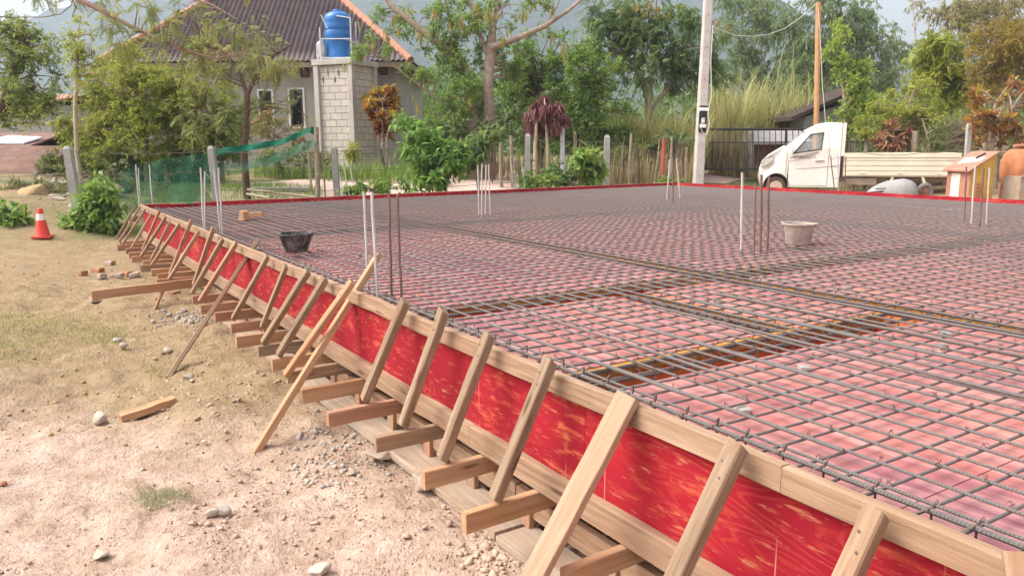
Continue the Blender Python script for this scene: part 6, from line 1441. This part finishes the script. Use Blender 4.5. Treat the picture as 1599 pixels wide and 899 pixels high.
o = pods([(143, 70, 2), (306, 30, 2), (313, 45, 3), (322, 40, 2), (340, 22, 1), (350, 20, 1), (137, 95, 1), (182, 30, 2)], d-.2, L_PODD, 'pods', '', .12, .015, t)
# big pod tree
d = 22.6
t = plant('pod_tree', 'big tree with two trunks and hanging green pods in the middle of the view', 'tree', GD(750, d), [(grounded(738, d, [(737, 190), (733, 140), (722, 100), (700, 76)]), [.20, .19, .17, .13, .10]), (grounded(763, d, [(765, 200), (761, 140), (766, 80), (770, 40), (778, -10), (783, -60)]), [.19, .18, .16, .15, .10, .07, .05]),
      (tr([(722, 100), (690, 72), (650, 42), (610, 8), (590, -20)], d), [.13, .12, .10, .08, .05]), (tr([(766, 75), (803, 62), (850, 42), (890, 15), (925, -15)], d-.3), [.10, .085, .07, .05, .03]), (tr([(764, 90), (742, 40), (728, -20)], d), [.08, .06, .04]), (tr([(735, 145), (690, 160), (650, 130), (590, 84), (540, 62)], d), [.05, .04, .03, .022, .012]), (tr([(720, 100), (705, 40), (690, -20)], d+.3), [.06, .045, .03]), (tr([(850, 42), (870, 10), (880, -20)], d-.3), [.03, .02, .01])],
      ell(640, 25, 55, 35, d, 12, .30)+ell(710, 30, 55, 40, d, 18, .32)+ell(755, 30, 45, 45, d, 16, .32)+ell(715, 135, 32, 50, d-.3, 22, .34)+ell(700, 185, 32, 30, d-.3, 14, .32)+ell(845, 15, 45, 20, d, 6, .26)+ell(580, 75, 45, 18, d-.3, 8, .24)+ell(640, 120, 40, 22, d-.3, 7, .24)+ell(760, 165, 25, 45, d+.4, 14, .32)+ell(690, 75, 30, 30, d-.2, 10, .3)+ell(800, 110, 25, 50, d+.4, 14, .34)+ell(735, 90, 30, 40, d+.3, 10, .3), 'broad', L_GREEN, BARK, TG, .12, .046, .85)
pods([(560, 40, 1), (582, 60, 2), (600, 50, 2), (615, 25, 3), (625, 45, 2), (651, 42, 3), (655, 55, 2), (640, 10, 2), (680, 12, 3), (700, 30, 2), (730, 45, 3), (758, 15, 3), (770, 20, 3), (786, 55, 3), (792, 50, 2), (812, 20, 2), (822, 20, 2), (838, 5, 2), (858, 5, 2), (845, 35, 1), (862, 50, 2), (885, 75, 2), (650, 160, 1), (652, 145, 1), (730, 160, 2), (566, 85, 1), (540, 95, 1), (548, 97, 1), (880, 66, 2), (720, 25, 3), (745, 5, 2)], d-.4, L_POD, 'pods', '', .34, .05, t, .3)
# dense green trees right of it
d = 25.0
plant('tree', 'deep green tree behind the wine red plant', 'tree', GD(845, d), [(grounded(845, d, [(845, 200), (842, 130)]), [.13, .12, .07])], ell(845, 90, 50, 45, d, 26, .42)+ell(835, 160, 55, 55, d, 34, .44)+ell(800, 130, 30, 50, d+.5, 14, .4)+ell(860, 230, 50, 35, d, 14, .4), 'broad', L_GREEN, BARK_D, TG, .12, .055, 1.0)
plant('tree', 'bright green dense tree between the pod tree and the feathery tree', 'tree', GD(935, d-.5), [(grounded(935, d-.5, [(935, 210), (930, 140)]), [.12, .11, .06])], ell(915, 110, 50, 50, d-.5, 30, .42)+ell(940, 175, 48, 60, d-.5, 40, .44)+ell(900, 200, 35, 50, d-.5, 18, .4)+ell(955, 230, 35, 35, d-.5, 12, .4), 'broad', L_GREEN, BARK_D, TG, .10, .045, 1.05)
# feathery tree left of the pole
d = 26.0
t = plant('feathery_tree', 'tall feathery tree with a forked reddish trunk left of the power pole', 'tree', GD(1017, d), [(grounded(1017, d, [(1016, 220), (1013, 165)]), [.15, .14, .12]), (tr([(1013, 165), (1003, 125), (985, 95), (965, 75), (945, 50)], d), [.10, .085, .07, .05, .02]), (tr([(1013, 165), (1018, 120), (1022, 60), (1025, -10)], d), [.09, .07, .05, .03]), (tr([(1014, 175), (1045, 135), (1065, 90), (1078, 30)], d), [.07, .06, .04, .02])],
      ell(950, 45, 45, 50, d, 16, .48)+ell(1000, 35, 50, 45, d, 20, .48)+ell(1055, 45, 45, 55, d, 20, .48)+ell(1010, 105, 70, 35, d, 22, .46)+ell(1080, 115, 45, 40, d, 14, .46)+ell(935, 85, 25, 25, d, 6, .4)+ell(1110, 70, 25, 60, d+.6, 9, .44), 'pinnate', L_DARK, BARK, TG, .26, .042, .60, lr=.025)
pods([(990, 8, 4), (1005, 14, 3), (1030, 10, 5), (1040, 18, 4), (1060, 8, 3), (975, 15, 2), (1120, 30, 4), (1135, 35, 3), (1015, 4, 4)], d-.6, L_ORANGE, 'blossom', '', .22, .05, t, .3)
# bamboo and far trees on the right
BGp = 'bamboo clumps at the right'
for i, (cl, d, mm, lab, bx, kk) in enumerate([(ell(1170, 35, 65, 60, 41, 34, .95)+ell(1160, 100, 50, 45, 41, 18, .85)+ell(1220, 90, 40, 50, 41, 14, .9), 41, L_BLUE, 'blue green bamboo clump right of the power pole', 1190, 1.0),
    (ell(1290, 30, 75, 60, 39, 40, .95)+ell(1260, 110, 60, 50, 39, 28, .9)+ell(1350, 90, 50, 70, 39, 32, .9)+ell(1385, 130, 28, 40, 39, 10, .7), 39, L_BLUE, 'tall bamboo clump behind the orange wooden pole', 1300, 1.0),
    (ell(1405, 60, 22, 40, 43, 7, .7)+ell(1425, 120, 22, 30, 43, 6, .6)+ell(1465, 150, 40, 40, 43, 20, .9), 43, L_BLUE, 'thin bamboo tips against the white gap of sky', 1440, .55),
    (ell(1470, 20, 45, 25, 37, 12, .7)+ell(1545, 20, 60, 45, 37, 34, .8)+ell(1590, 60, 45, 45, 37, 18, .8), 37, L_BAMY, 'straw coloured bamboo clump in the upper right corner', 1550, .8)]):
    g0 = GD(bx, d); cul = []
    for j in range(7):
        p1 = PD(bx+rgv.uniform(-60, 60), rgv.uniform(0, 90), d); cul.append(([g0+np.array([rgv.normal(0, .4), rgv.normal(0, .4), -.2]), (g0+p1)/2+RH*rgv.normal(0, .3), p1], [.06, .05, .02]))
    plant('bamboo', lab, 'bamboo', g0, cul, cl, 'droop', mm, BARK_P, BGp, .22, .045, kk*1.15, lr=.025, parts=('culms', 'foliage'), down=.3, sag=.3)
d = 27.5
plant('tree', 'light green young tree behind the truck cab', 'tree', GD(1325, d), [(grounded(1325, d, [(1322, 220), (1318, 150), (1310, 80)]), [.07, .06, .05, .02])], ell(1305, 60, 22, 40, d, 9, .34)+ell(1325, 115, 38, 28, d, 16, .38)+ell(1345, 165, 34, 30, d, 16, .38)+ell(1310, 200, 34, 34, d, 16, .38), 'broad', leaf_mat('fresh_lime_leaf', [(0.10, 0.16, 0.03), (0.17, 0.25, 0.04), (0.25, 0.32, 0.06), (0.32, 0.36, 0.08)]), BARK, TG, .16, .07, .9)
d = 25.5
plant('bush', 'yellow green bush mass behind the truck bed', 'bush', GD(1420, d), [(grounded(1420, d, [(1420, 215), (1415, 180)]), [.07, .06, .03])], ell(1400, 185, 45, 35, d, 26, .40)+ell(1450, 195, 50, 32, d, 26, .40)+ell(1370, 205, 35, 35, d, 14, .38)+ell(1430, 150, 40, 25, d+.6, 14, .38), 'broad', L_LIME, BARK, None, .12, .042, .95)
d = 29.0
plant('tree', 'pale yellow green spreading tree left of the orange tree', 'tree', GD(1490, d), [(grounded(1490, d, [(1488, 190), (1485, 130)]), [.10, .09, .05])], ell(1480, 90, 50, 35, d, 26, .46)+ell(1500, 140, 45, 40, d, 24, .46)+ell(1455, 125, 30, 30, d, 12, .42), 'pinnate', L_LIME, BARK_P, TG, .28, .05, .65)
d = 27.0
plant('tree', 'orange yellow tree at the right edge', 'tree', GD(1575, d), [(grounded(1575, d, [(1574, 180), (1570, 110)]), [.10, .09, .05])], ell(1560, 80, 55, 50, d, 40, .42)+ell(1600, 70, 50, 50, d, 26, .42)+ell(1545, 125, 40, 30, d, 14, .4)+ell(1610, 130, 40, 40, d, 14, .4), 'broad', L_ORANGE, BARK, TG, .10, .042, 1.0)
d = 24.5
plant('bush', 'dry grey green thicket between the truck bed and the croton bush', 'bush', GD(1480, d), [(grounded(1480, d, [(1478, 230), (1476, 200)]), [.05, .04, .02]), (grounded(1455, d, [(1452, 225), (1440, 185)]), [.04, .03, .015])], ell(1490, 215, 40, 40, d, 22, .36)+ell(1450, 225, 40, 25, d, 14, .34)+ell(1555, 215, 50, 35, d+.6, 18, .36)+ell(1600, 225, 30, 35, d+.6, 10, .36), 'broad', L_OLIVE, BARK, None, .09, .03, .75)
# rosette plants: croton, cordyline
def rosettes(name, label, cat, base, stems, heads, m, L, W, n, droop, lvr, par=('stems', 'foliage'), bark=None):
    t = thing(name, base, label, cat); fol = Fol(); wd = MB()
    for pts, rad in stems: wd.tube(pts, rad, 7)
    nd = [p for pts, _ in stems for p in pts]
    for c in heads:
        b0 = min(nd, key=lambda q: np.linalg.norm(q-c)+2*max(0, q[2]-c[2])); wd.tube([b0, (b0+c)/2+UZ*.05, c], [.025, .02, .012], 5, caps=False)
        a = rgv.uniform(0, 6.28, n); el = rgv.uniform(-.5, 1.25, n); D = np.stack([np.cos(a)*np.cos(el), np.sin(a)*np.cos(el), np.sin(el)], 1); D[:, 2] -= droop
        P = c+UZ*(rgv.uniform(-.16, .04, n)[:, None])*1.0; age = np.clip((el+.5)/1.75, 0, 1)
        fol.leaves(P, D, L*rgv.uniform(.75, 1.2, n), W*rgv.uniform(.8, 1.2, n), lvr[0]+(lvr[1]-lvr[0])*age**1.5+rgv.normal(0, .10, n), bend=.22, fold=.2)
    wd.build(par[0], bark or BARK, t, True); fol.build(par[1], m, t); return t
d = 22.9
hd = [PD(x, y, d+rgv.normal(0, .15)) for x, y in ((573, 152), (585, 145), (598, 143), (610, 138), (617, 152), (575, 168), (590, 162), (604, 160), (618, 165), (582, 180), (597, 178), (612, 178), (590, 193), (603, 195), (575, 160), (606, 150), (594, 205), (607, 208))]
rosettes('croton', 'red and yellow croton shrub in front of the blockwork tower', 'shrub', GD(597, d), [(grounded(597, d, [(597, 225), (597, 190), (597, 160)]), [.04, .035, .03, .02]), (grounded(600, d, [(604, 220), (610, 180)]), [.03, .03, .02])], hd, L_CROTON, .24, .085, 38, .05, (.08, 1.15))
d = 22.0
hd = [PD(1562+rgv.uniform(-45, 60), 170+rgv.uniform(-45, 55), d+rgv.normal(0, .35)) for _ in range(46)]
rosettes('croton', 'large orange, yellow and red croton bush at the right edge above the mixer', 'shrub', GD(1545, d), [(grounded(1545, d, [(1547, 225), (1549, 200), (1555, 160)]), [.11, .10, .09, .04]), (grounded(1590, d, [(1588, 220), (1580, 170)]), [.06, .05, .03])], hd, leaf_mat('orange_croton_leaf', [(0.07, 0.045, 0.02), (0.19, 0.055, 0.03), (0.25, 0.095, 0.032), (0.33, 0.21, 0.035), (0.24, 0.235, 0.045)]), .27, .075, 26, .25, (.1, .85))
d = 20.8
hd = [PD(x+rgv.normal(0, 2), y+rgv.normal(0, 2), d+rgv.normal(0, .22)) for x, y in ((848, 146), (836, 156), (858, 158), (872, 160), (826, 172), (843, 170), (860, 174), (880, 176), (826, 190), (840, 188), (854, 190), (868, 186), (832, 178), (850, 160), (866, 170))]
rosettes('cordyline', 'wine red plant with drooping leaves above the concrete fence post', 'shrub', GD(850, d), [(grounded(835, d, [(836, 225), (838, 190)]), [.05, .05, .04]), (grounded(857, d, [(855, 225), (852, 185)]), [.045, .04, .03])], hd, L_WINE, .36, .07, 44, 1.5, (.1, .85), bark=BARK_P)
d = 25.0
hd = [PD(1395+26*math.cos(a)*r, 205+22*math.sin(a)*r, d+rgv.normal(0, .2)) for a, r in zip(rgv.uniform(0, 6.28, 20), np.sqrt(rgv.uniform(0, 1, 20)))]
rosettes('cordyline', 'withered red brown plant behind the truck bed', 'shrub', GD(1395, d), [(grounded(1395, d, [(1395, 235), (1395, 205)]), [.05, .05, .03])], hd, L_RUST, .34, .07, 22, .95, (.1, .85))
# big-leaved shrubs just behind the slab and weeds
def shrub(label, px, d, ells, m, L, W, k, name='shrub', down=.55, cat='shrub', group=None):
    return plant(name, label, cat, GD(px, d), [(grounded(px, d, [(px+4, ells[0][1]+5)]), [.025, .012]), (grounded(px+9, d, [(px-8, ells[0][1])]), [.02, .01])], sum([ell(*e[:4], d, e[4], e[5]) for e in ells], []), 'broad', m, BARK, group, L, W, k, down=down, parts=('stems', 'foliage'), lr=.012, twigs=False)
shrub('large bright green leafy shrub behind the middle of the slab back edge', 668, 16.9, [(652, 220, 36, 34, 20, .24), (690, 258, 40, 34, 22, .24), (640, 196, 18, 12, 5, .2), (725, 245, 26, 26, 9, .22), (668, 285, 30, 14, 8, .22)], leaf_mat('large_shrub_leaf', [(0.05, 0.10, 0.025), (0.09, 0.18, 0.035), (0.15, 0.26, 0.05), (0.23, 0.32, 0.08)]), .19, .085, .62)
shrub('dark green leafy shrub right of the large bright shrub', 745, 17.4, [(750, 230, 26, 22, 12, .22), (735, 250, 24, 22, 8, .22), (765, 215, 16, 16, 4, .2)], L_DARK, .17, .085, .55)
shrub('lush green shrub with broad leaves left of the pale concrete post', 920, 19.6, [(915, 255, 22, 24, 13, .26), (925, 275, 20, 14, 7, .24)], L_GREEN, .24, .12, .55)
shrub('low green shrub in front of the wine red plant', 880, 19.4, [(880, 272, 20, 14, 10, .22)], L_DARK, .14, .06, .9)
shrub('low bright green weeds beside the mossy concrete post', 835, 19.0, [(835, 284, 34, 10, 14, .2)], L_GREEN, .13, .045, .9, 'weeds', .2, 'weeds')
shrub('low weeds behind the slab edge below the croton', 600, 17.2, [(600, 293, 40, 7, 14, .17), (550, 296, 24, 5, 6, .15)], L_GREEN, .13, .05, .8, 'weeds', .2, 'weeds')
shrub('few weeds behind the slab edge left of the power pole', 1040, 20.2, [(1035, 286, 40, 4, 8, .13)], L_GREEN, .10, .05, .7, 'weeds', .2, 'weeds')
shrub('broad-leaved green weeds at the left edge beside the cone', 8, 14.6, [(0, 342, 34, 26, 30, .22), (34, 354, 14, 14, 9, .17), (20, 364, 22, 6, 7, .14)], L_GREEN, .15, .085, .62, 'weeds', .45, 'weeds')
shrub('broad-leaved green weeds growing around the leaning concrete post', 148, 14.7, [(150, 315, 30, 30, 22, .22), (170, 342, 26, 20, 16, .20), (130, 342, 18, 20, 12, .18), (150, 357, 36, 8, 10, .15), (102, 352, 12, 10, 5, .15)], L_GREEN, .15, .08, .62, 'weeds', .45, 'weeds')
shrub('small weeds on the sand between cone and post', 92, 14.8, [(92, 358, 14, 8, 6, .13), (185, 358, 18, 7, 6, .12)], L_GREEN, .09, .045, .7, 'weeds', .3, 'weeds')
d = 22.4
shrub('dark undergrowth behind the boulders at the left', 60, 20.4, [(110, 258, 40, 34, 18, .34), (70, 250, 14, 14, 4, .26)], L_OLIVE, .09, .04, .9, 'undergrowth', .3, 'bush')
shrub('tangled low undergrowth in front of the green net at the left', 70, 17.6, [(60, 300, 70, 16, 26, .26), (200, 300, 80, 14, 24, .26), (150, 285, 60, 14, 12, .26)], leaf_mat('brown_green_scrub', [(0.07, 0.07, 0.03), (0.12, 0.115, 0.045), (0.19, 0.15, 0.07), (0.17, 0.18, 0.06)]), .08, .034, .8, 'undergrowth', .2, 'bush')
shrub('shady undergrowth below the lime green bush', 220, 20.2, [(190, 262, 70, 28, 28, .36), (290, 265, 60, 22, 20, .34)], L_DARK, .09, .04, .9, 'undergrowth', .3, 'bush')
shrub('reddish garden shrub under the house windows', 425, 22.8, [(415, 195, 36, 22, 16, .28), (455, 215, 26, 18, 8, .26)], leaf_mat('mixed_garden_leaf', [(0.10, 0.12, 0.035), (0.20, 0.17, 0.07), (0.30, 0.14, 0.07), (0.20, 0.22, 0.08)]), .10, .04, .65, down=.3)
shrub('green garden plants along the road before the house', 470, 21.6, [(440, 245, 50, 16, 16, .26), (500, 250, 26, 14, 8, .24)], L_OLIVE, .12, .045, .7, down=.2)
shrub('yellow green potted plant before the tower', 548, 21.8, [(548, 238, 9, 14, 6, .2)], L_LIME, .14, .05, .8)
shrub('green climber and undergrowth around the pod tree foot', 720, 22.2, [(700, 215, 36, 22, 16, .3), (770, 205, 30, 30, 12, .3), (800, 190, 18, 40, 8, .3)], L_DARK, .14, .06, .75)
shrub('leafy thicket behind the fence left of the pole', 960, 23.6, [(930, 255, 55, 22, 20, .32), (985, 245, 35, 28, 14, .32)], L_OLIVE, .11, .035, .65)
# palm-like fronds left of the pole
def fronds(label, px, py, d, n, L, m, name='palm', cat='palm'):
    t = thing(name, GD(px, d), label, cat); fol = Fol(); wd = MB(); c = PD(px, py, d); wd.tube([GD(px, d)-UZ*.1, c], [.07, .06], 7)
    for i in range(n):
        a = rgv.uniform(0, 6.28); el = rgv.uniform(.35, 1.3); D0 = np.array([math.cos(a)*math.cos(el), math.sin(a)*math.cos(el), math.sin(el)]); Lf = L*rgv.uniform(.75, 1.15)
        rp_ = [c+D0*Lf*t_-UZ*(Lf*.55*t_**2.2) for t_ in np.linspace(0, 1, 9)]; wd.tube(rp_, [.014]*6+[.008]*3, 4, caps=False); S2 = nrm(np.cross(D0, UZ))
        for t_ in np.linspace(.15, 1, 26):
            q = c+D0*Lf*t_-UZ*(Lf*.55*t_**2.2)
            for s in (1, -1): fol.leaves([q], [S2*s+D0*.7-UZ*.35], Lf*.24*(1.1-abs(t_-.5)), .035, .35+rgv.normal(0, .15))
    wd.build('stem', BARK, t, True); fol.build('fronds', m, t)
fronds('dark green palm with feather fronds left of the power pole', 1058, 232, 23.6, 15, 1.15, L_DARK)
fronds('small palm among the reeds behind the fence', 1022, 240, 24.0, 10, .8, L_DARK)
# cane, reeds, dry grass
def blades(name, label, specs, m, cat='grass', Lw=.035):
    V, F, lv = [], [], []; nb = 0
    for (px0, px1, d0, d1, py, jy, n, wd_) in specs:
        px = rgv.uniform(px0, px1, n); dd = rgv.uniform(d0, d1, n)
        for i in range(n):
            g = GD(px[i], dd[i]); top = PD(px[i], py+rgv.normal(0, jy), dd[i])[2]; h = max(.25, (top-g[2])*rgv.uniform(.55, 1.05)); a = rgv.uniform(0, 6.28); out = h*rgv.uniform(.10, .45); dr = np.array([math.cos(a), math.sin(a), 0]); sd = np.array([-dr[1], dr[0], 0]); wv = wd_*rgv.uniform(.6, 1.2)
            st = g+UZ*h*rgv.uniform(0, .35)
            for k in range(5):
                t_ = k/4; q = st+UZ*((h-(st-g)[2])*(1.35*t_-.42*t_**3))+dr*out*t_**2.2; w_ = wv*(1-t_**2)*.5+.001; V += [q-sd*w_, q+sd*w_]
            for k in range(4): F.append((nb+2*k, nb+2*k+1, nb+2*k+3, nb+2*k+2)); 
            v0 = rgv.uniform(.1, .95); lv += [v0]*4; nb += 10
    o = np_mesh(name, np.array(V), F, m, face_attr={'lv': lv}); tag(o, label, cat, kind='stuff'); return o
blades('cane_grass', 'tall pale green cane grass standing behind the iron fence', [(1105, 1160, 27.6, 31.0, 150, 26, 900, .05), (1150, 1262, 30.6, 33.0, 146, 26, 1700, .05), (1240, 1300, 29.5, 31, 165, 12, 500, .05)], L_CANE)
blades('cane_grass', 'tall reeds behind the fence left of the power pole', [(955, 1100, 24.6, 27.0, 178, 16, 1700, .045), (960, 1010, 25, 27, 200, 14, 400, .045)], L_CANE)
blades('dry_grass', 'dry brown grass and stalks along the wire fence', [(1098, 1166, 26.3, 27.3, 212, 22, 800, .03), (1160, 1240, 26.3, 27.0, 262, 12, 260, .03), (960, 1098, 22.4, 24.0, 238, 14, 700, .03), (700, 960, 22.2, 23.6, 242, 14, 800, .03), (1330, 1600, 24.4, 25.6, 232, 12, 900, .03)], L_STRAW)
blades('grass_tufts', 'green grass along the house side of the road', [(505, 660, 20.8, 22.0, 252, 8, 800, .022), (395, 500, 21.0, 22.2, 258, 6, 500, .022), (640, 700, 20.6, 21.8, 258, 6, 300, .022)], L_GREEN)
# short grass: lawn behind the back edge and thin patches on the sand
def turf(name, label, Pxy, h, m):
    P = np.array([[x, y, gz(x, y)] for x, y in Pxy]); n = len(P); f_ = Fol(); D = unit(n)*.55+UZ
    f_.leaves(P, D, h*rgv.uniform(.5, 1.3, n), .006+h*.05, rgv.uniform(0, 1, n), N=unit(n), bend=.3); o = f_.build(name, m); tag(o, label, 'grass', kind='stuff'); return o
px = rgv.uniform(200, 500, 11000); dd = rgv.uniform(15.4, 19.2, 11000); pts = [PD(a, 231, c)[:2] for a, c in zip(px, dd)]; pts = [p for p in pts if p[0] < -.3]
turf('lawn', 'green lawn between the slab back edge and the road', pts, .13, L_GREEN)
def px_patch(px, py, sx, sy, n):
    out = []
    for a, c in zip(rgv.normal(px, sx, n), rgv.normal(py, sy, n)):
        if c < 335: continue
        q = PA(a, c, 2, .08); out.append((q[0], q[1]))
    return [p for p in out if not (p[1] > -.1 and p[0] > -.3)]
turf('grass_patch', 'thin dry grass patch on the sand at the left edge', px_patch(25, 505, 42, 26, 1500)+px_patch(110, 505, 50, 14, 900)+px_patch(170, 515, 22, 8, 500)+px_patch(5, 545, 18, 8, 300), .045, L_GRASS)
turf('grass_patch', 'small grey green grass tuft on the pink earth in the lower left', px_patch(252, 747, 24, 9, 700)+px_patch(235, 760, 14, 5, 200), .03, leaf_mat('dusty_grass', [(0.20, 0.19, 0.12), (0.27, 0.26, 0.16), (0.34, 0.31, 0.20)]))
turf('grass_patch', 'sparse grass blades on the sand near the cone', px_patch(60, 385, 45, 6, 120)+px_patch(245, 560, 12, 6, 90)+px_patch(150, 362, 40, 5, 260), .05, L_GRASS)
# distant wood closing the view
f_ = Fol()
for i in range(460):
    px_ = rgv.uniform(-250, 1850); d = rgv.uniform(46, 75); topy = np.interp(px_, [-250, 0, 100, 250, 700, 900, 1100, 1300, 1420, 1500, 1850], [150, 165, 185, 120, 110, 140, 150, 110, 185, 120, 120]); g = GD(px_, d)
    zt_ = PD(px_, topy+rgv.uniform(0, 90), d)[2]; c = np.array([g[0], g[1], max(g[2]+.8, zt_)]); n = 90; r = rgv.uniform(1.0, 1.9); P = c+unit(n)*r*np.array([1, 1, .85])*rgv.uniform(.5, 1, (n, 1)); f_.leaves(P, unit(n)-UZ*.2, .42*rgv.uniform(.6, 1.2, n), .24, .45+rgv.normal(0, .1)+rgv.normal(0, .2, n))
    P = np.array([g[0], g[1], g[2]])+rgv.uniform(-1, 1, (30, 3))*np.array([1.6, 1.6, 0])+UZ*rgv.uniform(0, max(1.0, zt_-g[2]), (30, 1)); f_.leaves(P, unit(30), .45, .26, .3+rgv.normal(0, .2, 30))
o = f_.build('woodland', L_DARK); tag(o, 'distant wooded belt closing the view behind the gardens', 'woodland', kind='stuff')
